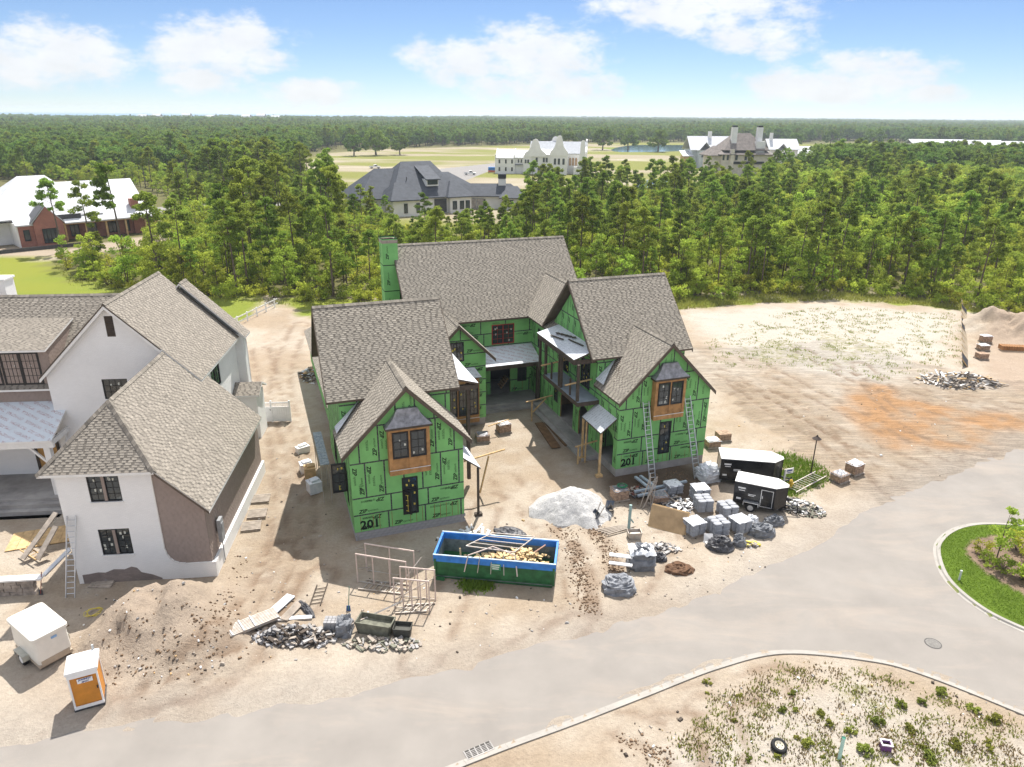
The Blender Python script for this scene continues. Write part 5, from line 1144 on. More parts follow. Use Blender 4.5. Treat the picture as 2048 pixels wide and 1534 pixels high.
# --- wheelbarrows
def barrow(u, v, rz, label, tip=0.0, dz=0.0):
    x, y, z = gp(u, v); t = thing('wheelbarrow', label, 'wheelbarrow', (x, y, z+dz), rad(rz), 'wheelbarrows by the gravel heap'); t.rotation_euler = (0, rad(tip), rad(rz))
    tr = MB(); top = [(-.45,-.33,.62),(.42,-.28,.66),(.42,.28,.66),(-.45,.33,.62)]; bot = [(-.28,-.2,.32),(.22,-.16,.36),(.22,.16,.36),(-.28,.2,.32)]
    tr.poly(bot)
    for k in range(4): tr.poly([top[k], top[(k+1) % 4], bot[(k+1) % 4], bot[k]])
    tr.build('tray', mat('blue_grey_steel', (.12,.14,.18), .45, .2, metal=.5), t)
    w_ = MB(); w_.cyl((.55,-.05,.2), (.55,.05,.2), .2, n=16); wo = w_.build('wheel', RUB, t); w2 = MB(); w2.cyl((.55,-.055,.2), (.55,.055,.2), .1, n=12); w2.build('rim', SHEETW, wo)
    h = MB()
    for s_ in (-1, 1): h.bar((.6, .06*s_, .2), (-1.0, .3*s_, .55), .04); h.bar((-.25, .24*s_, .32), (-.3, .26*s_, .0), .03)
    h.build('handle', GREYW, t); return t
barrow(1200, 1042, 200, 'grey wheelbarrow tipped on its side at the gravel foot', 55, .15); barrow(1220, 1030, 265, 'blue wheelbarrow standing on end against the gravel heap', -60, .25)
# --- ladders
def ladder(p0, p1, wid, label, cat='ladder', m=None, side=None, name='ladder'):
    p0, p1 = V3(p0), V3(p1); L_ = (p1-p0).length; t = thing(name, label, cat, p0); d = (p1-p0).normalized(); sd = V3(side).normalized() if side else d.cross(V3((0,1,0))).normalized()
    for s_ in (-1, 1): b = MB(); b.bar(sd*s_*wid/2, (p1-p0)+sd*s_*wid/2, .05, .085, up=d.cross(sd)); b.build('rail', m or ALU, t)
    k = .25
    while k < L_-.1: b = MB(); b.cyl(d*k-sd*wid/2, d*k+sd*wid/2, .024, n=6); b.build('rung', m or ALU, t); k += .33
    return t
def ghw(x, y, z): a = rad(20); return (-10.03+x*math.cos(a)-y*math.sin(a), 39.46+x*math.sin(a)+y*math.cos(a), z)
sdv = (math.cos(rad(20)), math.sin(rad(20)), 0)
p = G(1306, 968); ladder((p[0], p[1], gz(*p)-.1), ghw(22.15, RYF-.1, 6.0), .5, 'tall aluminium ladder left of the right bay window', side=sdv)
p = G(1395, 957); ladder((p[0], p[1], gz(*p)-.05), ghw(25.75, RYF-.1, 6.0), .5, 'tall aluminium ladder right of the right bay window', side=sdv)
a_ = rad(6.3)
def whw(x, y, z): return (-25.0+x*math.cos(a_)-y*math.sin(a_), 34.8+x*math.sin(a_)+y*math.cos(a_), z)
p = G(141, 1196); ladder((p[0], p[1], gz(*p)), whw(.2, -.05, 4.6), .48, 'pale ladder leaning against the white brick garage corner', side=(math.cos(a_), math.sin(a_), 0))
# --- scaffold planks beside the white house
for k, (a, za, c, zc, lb) in enumerate((((45,1118),.3,(112,1025),2.2,'longest weathered scaffold plank left of the garage'), ((75,1120),.3,(112,1052),1.8,'shorter weathered scaffold plank left of the garage'), ((88,1150),.5,(140,1098),1.6,'aluminium scaffold plank behind the pale ladder'))):
    pa, pc = G(*a, za), G(*c, zc); timber('scaffold_plank', (*pa, za), (*pc, zc), .42, .07, ALU if k == 2 else GREYW, lb, 'plank')
pa, pc = G(40, 1112, .4), G(85, 1122, .4); b = MB()
for q in ((0, 0), (1, 0)): b.bar((0,0,-.4), (.3*q[0],0,.5), .05)
ladder((*G(50, 1108), .45), (*G(82, 1128), .45), .45, 'small wooden rack on the boards left of the garage', 'rack', PINEW, (.3,.9,0), 'wooden_rack')
# --- low stone wall left
def stone_wall():
    r = random.Random(6); t = thing('stone_wall', 'low grey stone wall left of the white garage', 'wall', whw(-9, -.6, 0), a_); ms = mat('grey_wall_stone', (.34,.29,.25), .95, .3, 3, .5, 15)
    for c in range(4):
        x = 0.0
        while x < 6.6:
            w_ = r.uniform(.3, .8); b = MB(); b.box((x+w_/2, r.uniform(-.03, .03), .12+c*.24), (w_-.02, .4, .22), taper=.96); b.build('stone', ms, t); x += w_
    x = 0
    while x < 6.4: w_ = .8; b = MB(); b.box((x+w_/2, 0, 1.03), (w_-.015, .5, .1)); b.build('coping', WTRIM, t); x += w_
stone_wall()
b = MB(); 
for k in range(6): b.box((k*.6, 0, .02), (.58, 2.2, .04))
o = b.build('plywood_sheet', PINEW); o.location = (*G(30, 1085), .06); o.rotation_euler = (0, 0, rad(20)); tag(o, 'pale boards laid flat on the ground left of the garage', 'boards')
def handle_tool(u, v, rz, label, colr, blade):
    x, y, z = gp(u, v); t = thing('shovel', label, 'shovel', (x, y, z)); b = MB(); b.cyl((0,0,.1), (.15*math.cos(rz), .15*math.sin(rz)+.25, 1.35), .022, n=6); b.build('handle', colr, t); b = MB(); b.prism([(-.13,0,.0),(.13,0,.0),(.1,.05,.32),(-.1,.05,.32)], (0,.02,0)); b.build('blade', blade, t)
handle_tool(82, 1190, .5, 'red-handled broom standing left of the pale ladder', mat('red_paint', (.25,.05,.04), .6), TARPK)
handle_tool(697, 1222, 1.2, 'green-handled shovel at the left edge of the green house lot', mat('green_paint', (.10,.25,.18), .6), mat('blue_paint', (.05,.12,.30), .6))
# --- pallets lying beside the garage
for u, v, rz, lb in ((522,1000,12,'farthest of three empty pallets beside the white garage'), (515,1030,12,'middle one of three empty pallets beside the white garage'), (503,1055,14,'nearest of three empty pallets beside the white garage')):
    x, y, z = gp(u, v, .03); t = thing('empty_pallet', lb, 'pallet', (x, y, z), rad(rz), 'empty pallets beside the garage')
    for k in range(7): b = MB(); b.box((0, -.5+k*1.0/6, .135), (1.25, .11, .022)); b.build('deck_board', GREYW, t)
    for y_ in (-.5, 0, .5): b = MB(); b.box((0, y_, .07), (1.25, .05, .1)); b.build('stringer', GREYW, t)
b = MB(); b.box((0,0,.04), (1.3,.8,.05)); b.box((.1,.1,.09), (1.0,.6,.05), rz=.2); o = b.build('board_stack', GREYW); o.location = gp(205, 1168, .0); tag(o, 'small stack of boards at the foot of the white garage wall', 'boards')
b = MB(); b.box((0,0,0), (.7,.45,.03)); o = b.build('tarp_piece', mat('blue_tarp', (.08,.25,.42), .6)); x, y, z = gp(206, 1160, .18); o.location = (x, y, z); tag(o, 'blue tarp scrap on the boards below the garage wall', 'tarp')
b = MB(); r = random.Random(8)
for k in range(4): b.tube([(.5*math.cos(a)*(1-.15*k)+r.uniform(-.1,.1), .35*math.sin(a)+r.uniform(-.08,.08), .05+.02*k) for a in np.linspace(0, 6.2, 12)], .018, 4)
o = b.build('rope', YELW); o.location = gp(190, 1228, .03); tag(o, 'tangled yellow rope on the shaded soil mound', 'rope')
# --- scaffold frames
def frame_mb(w_=1.5, h=1.9, rungs=4, r_=.024):
    b = MB()
    for x in (0, w_): b.cyl((x,0,0), (x,0,h), r_, n=6)
    b.cyl((0,0,h), (w_,0,h), r_*1.2, n=6)
    for k in range(rungs): z = .35+k*(h-.5)/max(1, rungs-1)*.8; b.cyl((0,0,z), (w_*.3,0,z), r_*.8, n=6)
    b.cyl((w_*.3,0,0.3), (w_*.3,0,h), r_*.9, n=6); return b
def scaffold(u, v, rz, wid, h, label, tilt=0.0, dz=0.0, posts=4, m=None):
    x, y, z = gp(u, v); t = thing('scaffold', label, 'scaffold frame', (x, y, z+dz), 0, 'loose scaffold frames'); t.rotation_euler = (rad(tilt), 0, rad(rz))
    for k in range(posts): b = MB(); xx = wid*k/(posts-1); b.cyl((xx,0,0), (xx,0,h), .04, n=6); b.build('post', m or RUST, t)
    b = MB(); b.cyl((-.03,0,h), (wid+.03,0,h), .046, n=6); b.build('top_rail', m or RUST, t)
    b = MB(); b.cyl((0,0,.08), (wid,0,.08), .026, n=6); b.build('bottom_rail', GALV, t); return t
scaffold(734, 1142, -14, 3.1, 1.95, 'rearmost standing scaffold frame left of the dumpster', posts=3)
scaffold(716, 1164, -14, 3.1, 1.95, 'second standing scaffold frame from the block wall', posts=4)
scaffold(803, 1194, -8, 2.0, 2.05, 'third standing scaffold frame, beside the dumpster end', posts=5)
scaffold(790, 1216, -8, 2.0, 2.0, 'foremost standing scaffold frame left of the dumpster', posts=5)
ladder((*G(725, 1172), .12), (*G(810, 1182), .12), .9, 'flat scaffold grid lying under the standing frames', 'scaffold frame', GALV, (.35,.9,0), 'scaffold_grid')
ladder((*G(800, 1222), .12), (*G(862, 1218), .12), .8, 'flat scaffold grid on sunlit sand by the dumpster', 'scaffold frame', GALV, (.5,.85,0), 'scaffold_grid')
ladder((*G(712, 1262), .55), (*G(790, 1222), .45), 1.3, 'large scaffold frame lying over the mortar trough', 'scaffold frame', GALV, (.75,.6,0), 'scaffold_grid')
ladder((*G(1580, 986), .25), (*G(1640, 956), .35), .9, 'weathered scaffold grid lying by the fire hydrant', 'scaffold frame', GALV, (.6,-.75,0), 'scaffold_grid')
for k, (a, c, za, zc, lb) in enumerate((((716,1150),(738,1128),1.9,1.0,'left'), ((720,1165),(742,1140),1.0,.2,'lower left'), ((800,1180),(845,1160),.3,1.6,'middle'), ((790,1205),(868,1185),.2,1.0,'right'))):
    timber('brace_tube', (*G(*a), za), (*G(*c), zc), .05, .05, GALV, lb+' diagonal tube bracing the standing scaffold frames', 'tube')
# mortar trough and tub
def trough(u, v, rz, size, label, m, name='mortar_trough'):
    b = MB(); L_, W_, H_ = size; o_ = [(-L_/2,-W_/2),(L_/2,-W_/2),(L_/2,W_/2),(-L_/2,W_/2)]
    for k in range(4):
        (x0, y0), (x1, y1) = o_[k], o_[(k+1) % 4]; b.prism([(x0*.85, y0*.85, 0), (x1*.85, y1*.85, 0), (x1, y1, H_), (x0, y0, H_)], (-(x0+x1)*.03, -(y0+y1)*.05, 0))
    b.poly([(x*.84, y*.84, .05) for x, y in o_]); b.poly([(x*.92, y*.9, H_*.6) for x, y in o_]); o = b.build(name, m); o.location = gp(u, v); o.rotation_euler = (0, 0, rad(rz)); return tag(o, label, 'trough')
DGR = mat('dirty_grey_green', (.17,.17,.13), .8, .3, 3)
trough(752, 1262, -12, (2.0,.9,.75), 'long dirty mortar trough at the left road corner', DGR); trough(806, 1268, -5, (.95,.7,.55), 'small dark mortar tub with rubble beside the trough', mat('dark_tub', (.07,.07,.06), .7, .2))
trough(1268, 1075, 5, (.9,.6,.5), 'wheeled mortar mixing tub in front of the wrapped pallet', GALV, 'mixing_tub')
b = MB(); b.cyl((0,0,.2), (.05,.15,1.9), .1, n=8); b.cyl((.02,0,1.0), (.3,.1,.6), .06, n=6); o = b.build('mixer_post', mat('pale_green_steel', (.30,.42,.40), .6, .15)); o.location = gp(1257, 1062); tag(o, 'pale green steel post of the mortar mixer', 'post')
# rubble made of loose pieces
def rubble(name, u, v, rx_, ry_, h, n, mats, label, cat, seed, rz=0, long=.6, base=None):
    x, y, z = gp(u, v); t = thing(name, label, cat, (x, y, z), rad(rz)); r = random.Random(seed); b = MB()
    for k in range(n):
        a = r.uniform(0, 6.28); q = math.sqrt(r.random()); px_, py_ = rx_*q*math.cos(a), ry_*q*math.sin(a); zz = h*(1-q*q)*r.uniform(.2, 1)+.04
        L_ = r.uniform(.12, long); d = V3((math.cos(r.uniform(0, 6.28)), math.sin(r.uniform(0, 6.28)), r.uniform(-.35, .35)))*L_/2; c = V3((px_, py_, zz)); b.bar(c-d, c+d, r.uniform(.04, .22), r.uniform(.02, .12), m=r.randrange(len(mats)))
    b.build('debris', mats, t, kind='stuff')
    if base:
        g_ = MB(); n2 = 16
        for j in range(5):
            for i in range(n2): a = 2*math.pi*i/n2; s_ = j/4; g_.v.append((rx_*1.1*(1-s_)*math.cos(a)*r.uniform(.85,1.1), ry_*1.1*(1-s_)*math.sin(a)*r.uniform(.85,1.1), h*.75*s_-.05))
        for j in range(4):
            for i in range(n2): g_.f.append((j*n2+i, j*n2+(i+1) % n2, (j+1)*n2+(i+1) % n2, (j+1)*n2+i)); g_.m.append(0); g_.t.append(.5)
        g_.build('core', base, t)
    return t
rubble('rubble_pile', 1920, 765, 4.2, 1.9, 1.0, 260, [GREYW, WTRIM, PINEW, DBRN, CONC], 'large pile of torn boards and rubble at the end of the silt fence', 'rubble', 21, long=1.8, base=GREYW)
rubble('rubble_pile', 590, 1275, 2.3, .8, .6, 320, [CMU, GREYW, DBRN, CONC, TARPK, DBRN], 'grey pile of broken stone and offcuts left of the lot corner', 'rubble', 22, long=.5, base=mat('dark_rubble', (.16,.14,.12), .95, .4, 4, .6, 12))
rubble('stone_pile', 1592, 1015, 2.0, 1.1, .5, 300, [GREYW, WTRIM, CONC, DGR, DBRN, TARPK], 'heap of pale offcuts beside the near black trailer', 'rubble', 23, rz=-30, long=.45, base=DGR)
rubble('stone_pile', 1500, 1090, .5, .3, .2, 40, [GREYW, YELW, CONC], 'small yellowish scrap pile in front of the black trailer', 'rubble', 24, long=.4)
rubble('stone_pile', 1320, 1098, 1.3, .6, .25, 120, [GREYW, CONC, WTRIM, TARPK], 'scattered stones right of the mixing tub', 'rubble', 25, long=.3)
rubble('scrap_pile', 1345, 1010, 1.6, 1.2, .3, 140, [TARPK, CMU, GREYW, ALU], 'dark scrap behind the leaning plywood sheet', 'rubble', 26, long=.7)
rubble('scrap_pile', 1275, 985, .9, .7, .3, 70, [mat('rust_red', (.20,.07,.05), .8), GREYW, TARPK], 'reddish scrap beside the green hose pallet', 'rubble', 27, long=.6)
rubble('scrap_pile', 620, 752, 1.0, 2.4, .5, 90, [GREYW, PINEW, SHEETW, DBRN], 'cardboard scrap and boxes along the left wall of the green house', 'rubble', 28, rz=20, long=.7)
rubble('scrap_pile', 955, 1065, 1.1, .6, .2, 16, [SHEETW, WTRIM], 'white cartons beside the awning post behind the dumpster', 'cartons', 29, long=1.1)
rubble('brush_pile', 490, 770, .8, .6, .5, 90, [GREYW, DBRN], 'small brush pile against the back of the white house', 'brush', 30, long=1.0)
rubble('rubble_pile', 770, 1290, 2.2, .5, .25, 110, [GREYW, CONC, DGR], 'loose dirt clods and offcuts below the mortar trough', 'rubble', 31, long=.4)
# leaning plywood
x, y, z = gp(1332, 1062); t_ = thing('plywood_sheet', 'tan plywood sheet leaning in front of the cement pallets', 'plywood', (x, y, z), rad(-24))
b = MB(); b.prism([(-1.25,0,.05),(1.2,-.05,.0),(1.2,.75,1.25),(-1.25,.8,1.3)], (0,.03,.02)); b.build('sheet', mat('tan_plywood', (.42,.29,.16), .8, .15, 1.5), t_); b = MB(); b.prism([(-1.2,.1,.05),(1.3,.05,.0),(1.3,.85,1.25),(-1.2,.9,1.3)], (0,.03,.02)); b.build('back_sheet', PINEW, t_)
# planks in the courtyard
for k, (a, c, lb) in enumerate((((1078,848),(1112,898),'left brown plank of the pair lying in the courtyard'), ((1096,846),(1138,893),'right brown plank of the pair lying in the courtyard'))):
    timber('plank', (*G(*a), .12), (*G(*c), .14), .78, .07, mat('wet_brown_plank', (.17,.095,.045), .7, .25, 2), lb, 'plank')
# steel bars and pipes
r = random.Random(12)
t_ = thing('pipe_bundle', 'bundle of upright conduit pipes fanned out in front of the pit', 'pipes', gp(1290, 1015))
for k in range(9): b = MB(); b.cyl((r.uniform(-.5,.5), r.uniform(-.2,.2), 0), (.5+r.uniform(-.25,.4), .5+r.uniform(-.1,.1), 2.2+r.uniform(-.3,.2)), .025, n=5); b.build('pipe', GALV, t_)
for k, (a, c, lb) in enumerate((((1268,992),(1372,972),'long grey steel beam lying in front of the right wing'), ((1275,998),(1345,984),'shorter grey steel beam below the long one'), ((1270,962),(1296,984),'left blue-grey steel angle behind the beams'), ((1280,960),(1306,980),'right blue-grey steel angle behind the beams'))):
    timber('steel_beam', (*G(*a), .35-.1*(k == 1)), (*G(*c), .4-.1*(k == 1)), .2, .14, mat('blue_grey_beam', (.36,.42,.48), .5, .1), lb, 'beam')
brick_pallet(1318, 1005, 10, 8, 'low wrapped brick pallet under the steel beams', LEAD)
for k in range(5): timber('timber', (*G(1190+k*6, 1062+k*3), .08+.03*k), (*G(1262+k*2, 1050+k*2), .1+.03*k), .09, .06, GREYW, 'grey timber lying between the wheelbarrows and the mixer', 'timber', 'grey timbers by the mixer')
# timber bundle, pipes left of the lot
t_ = thing('form_bundle', 'bundle of grey steel form panels on the sand left of the lot', 'form panels', gp(506, 1248), rad(38))
for k in range(9): b = MB(); b.bar((-1.3,-.45+k*.11,.16), (1.3,-.45+k*.11,.16), .07, .16); b.build('form_panel', GALV, t_)
for x in (-1.2, -.6, 0): b = MB(); b.bar((x,-.5,.27), (x,.5,.27), .06, .05); b.build('cross_bar', SHEETW, t_)
for u, v, rz, n, lb, mm in ((562,1212,68,7,'bundle of silver pipes left of the black roll',ALU), (585,1222,72,6,'bundle of pale battens beside the silver pipes',GREYW)):
    t_ = thing('pipe_bundle', lb, 'pipes', gp(u, v), rad(rz))
    for k in range(n): b = MB(); b.cyl((-.9,-.25+k*.085,.1), (.9,-.25+k*.085,.1), .045, n=6); b.build('pipe', mm, t_)
timber('metal_trough', (*G(540,1243), .1), (*G(625,1238), .12), .28, .12, ALU, 'long silver metal channel above the rubble pile', 'channel')
ladder((*G(630,1215), .1), (*G(645,1172), .12), .6, 'dark steel trestle lying on grass left of the lot', 'trestle', DBRN, (.9,.25,0), 'steel_trestle')
b = MB(); 
for i in range(4):
    for j in range(3): b.box((i*.2, j*.2, .3), (.18,.18,.6), t=.5)
o = b.build('block_stack', CMU); o.location = gp(652, 1262); tag(o, 'stack of grey blocks at the left lot corner', 'blocks')
# --- dumpster
def dumpster():
    a, c = G(870, 1160), G(1108, 1181); L_ = math.hypot(c[0]-a[0], c[1]-a[1]); rz = math.atan2(c[1]-a[1], c[0]-a[0]); t = thing('dumpster', 'open dark green dumpster with blue rim full of wood scrap', 'dumpster', (a[0], a[1], .05), rz)
    GRN = mat('dumpster_green', (.025,.13,.045), .5, .3, 2, spec=.4); BLU = mat('dumpster_blue', (.03,.20,.60), .5, .2, 2, spec=.4); INN = mat('scraped_steel', (.22,.25,.25), .7, c2=(.10,.12,.12), vscale=3)
    W_ = 2.45; H_ = 1.75; hb = .45; b = MB()
    def side(y, sgn):
        b.prism([(.25,y+.15*sgn,0),(L_-.15,y+.15*sgn,0),(L_,y,hb),(0,y,hb)], (0,.06*sgn,0)); b.prism([(0,y,hb),(L_,y,hb),(L_,y,1.32),(0,y,1.32)], (0,.06*sgn,0))
    side(0, 1); side(W_, -1)
    b.prism([(.25,.15,.0),(.25,W_-.15,.0),(0,W_,hb),(0,0,hb)], (.06,0,0)); b.prism([(0,0,hb),(0,W_,hb),(0,W_,1.32),(0,0,1.32)], (.06,0,0)); b.prism([(L_-.15,.15,0),(L_-.15,W_-.15,0),(L_,W_,hb),(L_,0,hb)], (-.06,0,0)); b.prism([(L_,0,hb),(L_,W_,hb),(L_,W_,1.32),(L_,0,1.32)], (-.06,0,0)); b.box((L_/2, W_/2, .1), (L_-.4, W_-.3, .1))
    b.build('body', GRN, t)
    b = MB()
    for y in (-.03, W_-.03): b.box((L_/2, y+.03, 1.53), (L_+.1, .12, .42))
    for x in (0, L_): b.box((x, W_/2, 1.53), (.12, W_, .42))
    b.build('rim', BLU, t)
    b = MB()
    for y in (.065, W_-.065): b.poly([(.07,y,.2),(L_-.07,y,.2),(L_-.07,y,1.32),(.07,y,1.32)])
    for x in (.065, L_-.065): b.poly([(x,.07,.2),(x,W_-.07,.2),(x,W_-.07,1.32),(x,.07,1.32)])
    b.build('inner_lining', INN, t)
    b = MB()
    for y in (-.02, W_+.02): b.box((L_/2, y, 1.76), (L_+.12, .07, .05))
    b.build('top_rail', mat('pale_edge_steel', (.55,.68,.78), .5), t)
    for x in (.05, L_-.05): b = MB(); b.box((x, -.03, .9), (.12, .1, 1.2)); b.build('corner_rib', GRN, t)
    b = MB(); b.box((.35, -.05, .12), (.5, .12, .25)); b.cyl((.3,.1,.1), (.3,-.1,.1), .12, n=10); b.build('roller', GRN, t)
    b = MB(); b.box((L_*.515, -.075, 1.28), (.62, .02, .42)); o = b.build('sign_plate', mat('sign_green', (.05,.30,.14), .6), t)
    b = MB()
    for k in range(3): b.box((L_*.515, -.088, 1.42-k*.13), (.5-.06*k, .008, .06))
    b.build('sign_print', WTRIM, o)
    b = MB(); r = random.Random(2); tx = text_geo('21', .26, .1); add_text(b, Plane((L_*.80, W_-.08, 1.0), X_, -Y_), tx, 0, 0, 0, .01, 0); tx = text_geo('60', .26, .1); add_text(b, Plane((L_*.88, W_-.08, .95), X_, -Y_), tx, .1, 0, 0, .01, 0); b.build('chalk_number', GALV, t)
    s = thing('wood_scrap', 'heap of split pale lumber offcuts inside the dumpster', 'wood scrap', (a[0], a[1], .05), rz); b = MB()
    for k in range(330):
        x = min(L_-.5, max(.6, r.triangular(.8, L_-.4, L_-1.9))); y = r.uniform(.35, W_-.35); z = .5+1.05*math.exp(-((x-L_+1.9)/2.2)**2)*r.uniform(.5, 1.05)*(1-.3*abs(y-W_/2)); an = r.uniform(0, 6.28); l_ = r.uniform(.12, .42); d = V3((math.cos(an), math.sin(an), r.uniform(-.3,.3)))*l_; c_ = V3((x,y,z)); b.bar(c_-d/2, c_+d/2, r.uniform(.08,.2), r.uniform(.04,.08), m=r.choice((0,0,0,1)))
    b.bar((L_-2.2,1.1,.9),(L_-.7,1.9,1.75),.09,.05,m=2); b.bar((1.4,1.0,.7),(1.3,1.2,1.5),.1,.05,m=0)
    b.build('offcuts', [mat('fresh_cut_pine', (.66,.50,.27), .85, .2, 3), PINEW, mat('reddish_timber', (.40,.24,.18), .8)], s, kind='stuff')
    for k, (pp, lb) in enumerate(((([(1.7,-.25,.9),(1.9,-.1,1.95),(3.1,.9,2.0),(4.4,.3,1.95),(4.6,-.35,.95)]), 'bent pale scaffold frame hooked over the dumpster front'), ([(1.6,.9,1.9),(2.9,2.2,2.1),(5.3,2.0,2.2),(4.3,.8,1.8),(1.6,.9,1.9)], 'scaffold frame laid across the dumpster top'))):
        q = thing('scaffold', lb, 'scaffold frame', (a[0], a[1], .05), rz); 
        sx_ = L_/6.7
        pp = [(x*sx_*1.02, y, z) for x, y, z in pp]
        for p0, p1 in zip(pp[:-1], pp[1:]): b = MB(); b.cyl(p0, p1, .036, n=6); b.build('tube', RUST if k == 0 else GALV, q)
        for w0 in (.25, .5, .75):
            i = V3(pp[0]).lerp(V3(pp[-1] if k == 0 else pp[1]), w0); j = V3(pp[1]).lerp(V3(pp[3]), w0) if k == 0 else V3(pp[3]).lerp(V3(pp[2]), w0); b = MB(); b.cyl(i, j, .026, n=6); b.build('cross_tube', GALV, q)
dumpster()
# --- portable toilet
def porta():
    a, c = G(152, 1427), G(208, 1411); rz = math.atan2(c[1]-a[1], c[0]-a[0]); W_ = 1.2; t = thing('portable_toilet', 'orange portable toilet with white roof on the sand beside the road', 'portable toilet', (a[0], a[1], gz(*a)), rz)
    ORG = mat('orange_plastic', (.62,.25,.035), .5, .12, 1.5, spec=.35); WP = mat('white_plastic', (.80,.80,.80), .45, .05)
    b = MB(); b.box((W_/2, W_/2, .07), (W_+.05, W_+.05, .14)); b.build('base', TARPK, t); b = MB(); b.box((W_/2, -.02, .2), (W_, .06, .14)); b.build('kick_plate', WP, t)
    b = MB(); b.box((W_/2, W_/2+.02, 1.13), (W_-.06, W_-.06, 1.98)); b.build('cabin', ORG, t)
    for x in (.03, W_-.03):
        for y in (.03, W_-.03): b = MB(); b.box((x, y, 1.1), (.07, .07, 1.95)); b.build('corner_post', WP, t)
    b = MB(); b.box((W_/2, .01, 1.98), (W_+.02, .08, .24)); b.build('door_header', WP, t)
    b = MB(); prof = [(-.06,-.06,2.1),(W_+.06,-.06,2.1),(W_+.06,W_+.06,2.1),(-.06,W_+.06,2.1)]; top = [(.12,.1,2.36),(W_-.12,.1,2.36),(W_-.12,W_-.1,2.36),(.12,W_-.1,2.36)]; mid = [(x*1.0, y, 2.22) for x, y, z in prof]
    for A, B_ in ((prof, mid), (mid, top)):
        for k in range(4): b.poly([A[k], A[(k+1) % 4], B_[(k+1) % 4], B_[k]])
    b.poly(top); b.poly(prof[::-1]); b.build('roof', WP, t)
    b = MB(); b.cyl((W_-.15, W_-.1, 2.2), (W_-.15, W_-.1, 2.62), .05, n=10); b.build('vent_pipe', mat('grey_pvc', (.45,.46,.46), .6), t)
    s = MB(); s.box((W_/2+.06, -.02, 1.64), (.62, .02, .24)); so = s.build('sign', WP, t)
    tb = MB(); add_text(tb, Plane((W_/2-.2, -.02, 1.64), X_, -Y_), text_geo('JOHNNY', .125, .15, .006), 0, .0, 0, .014, 0); add_text(tb, Plane((W_/2-.08, -.02, 1.53), X_, -Y_), text_geo('SPOT', .12, .15, .006), 0, 0, 0, .014, 0); tb.build('sign_print', mat('navy_print', (.02,.05,.22), .6), so)
    b = MB(); b.box((W_-.12, -.02, 1.1), (.05, .04, .14)); b.build('latch', FRAME, t)
porta()
# --- cargo trailers
def wheel(t, x, y, r_, w_, rim):
    b = MB(); b.cyl((x,y-w_/2,r_), (x,y+w_/2,r_), r_, n=20); wo = b.build('wheel', RUB, t); b = MB(); b.cyl((x,y-w_/2-.012,r_), (x,y+w_/2+.012,r_), r_*.58, n=16); b.build('rim', rim, wo)
def white_trailer():
    # long axis runs along local x; the tail wall faces the road
    x, y, z = -22.1, 28.85, 0.0; rz = rad(145); t = thing('cargo_trailer', 'white fibreglass cargo trailer on the sand beside the orange toilet', 'trailer', (x, y, z), rz)
    FIB = mat('cream_fibreglass', (.74,.72,.66), .4, .06, 1.2, spec=.4); L_, W_, Hh = 2.75, 1.6, 2.15; n = 6
    def ring(z_, ins, rr):
        pts = []
        for cx, cy, a0 in ((L_-ins-rr, ins+rr, -90), (L_-ins-rr, W_-ins-rr, 0), (ins+rr, W_-ins-rr, 90), (ins+rr, ins+rr, 180)):
            for k in range(n+1): a = rad(a0+90*k/n); pts.append((cx+rr*math.cos(a), cy+rr*math.sin(a), z_))
        return pts
    rings = [ring(.45, .05, .16), ring(.75, .0, .18), ring(Hh-.2, .03, .18), ring(Hh-.05, .06, .2)]; b = MB()
    m_ = len(rings[0])
    for A, B_ in zip(rings[:-1], rings[1:]):
        for k in range(m_): b.poly([A[k], A[(k+1) % m_], B_[(k+1) % m_], B_[k]])
    b.poly(rings[0][::-1]); b.build('body', FIB, t)
    b = MB(); rr = [ring(Hh-.22, -.05, .2), ring(Hh-.06, -.05, .2), ring(Hh+.02, .06, .24), ring(Hh+.06, .4, .3)]
    for A, B_ in zip(rr[:-1], rr[1:]):
        for k in range(m_): b.poly([A[k], A[(k+1) % m_], B_[(k+1) % m_], B_[k]])
    b.poly(rr[-1]); b.poly(rr[0][::-1]); b.build('lid_roof', FIB, t, smooth=True)
    b = MB(); b.box((L_/2, W_/2, .42), (L_-.05, W_-.05, .16)); b.box((.02, W_/2, .56), (.06, W_-.3, .3)); b.build('lower_skirt', mat('tan_skirt', (.42,.35,.27), .7, .1), t)
    for y_ in (-.12, W_+.12): wheel(t, 1.5, y_, .34, .2, WTRIM)
    for y_ in (-.14, W_+.14): b = MB(); b.box((1.5, y_, .74), (1.0, .3, .06)); b.box((1.02, y_, .6), (.06, .3, .28)); b.box((1.98, y_, .6), (.06, .3, .28)); b.build('fender', mat('grey_fender', (.45,.44,.38), .6), t)
    b = MB(); b.bar((L_,.4,.4),(L_+1.1,W_/2,.4),.08); b.bar((L_,W_-.4,.4),(L_+1.1,W_/2,.4),.08); b.cyl((L_+.9,W_/2,0),(L_+.9,W_/2,.7),.04,n=8); b.build('tow_bar', DBRN, t)
    b = MB(); b.box((-.0, W_*.42, 1.72), (.02, .26, .12)); b.build('logo', mat('light_blue_print', (.25,.42,.68), .6), t)
white_trailer()
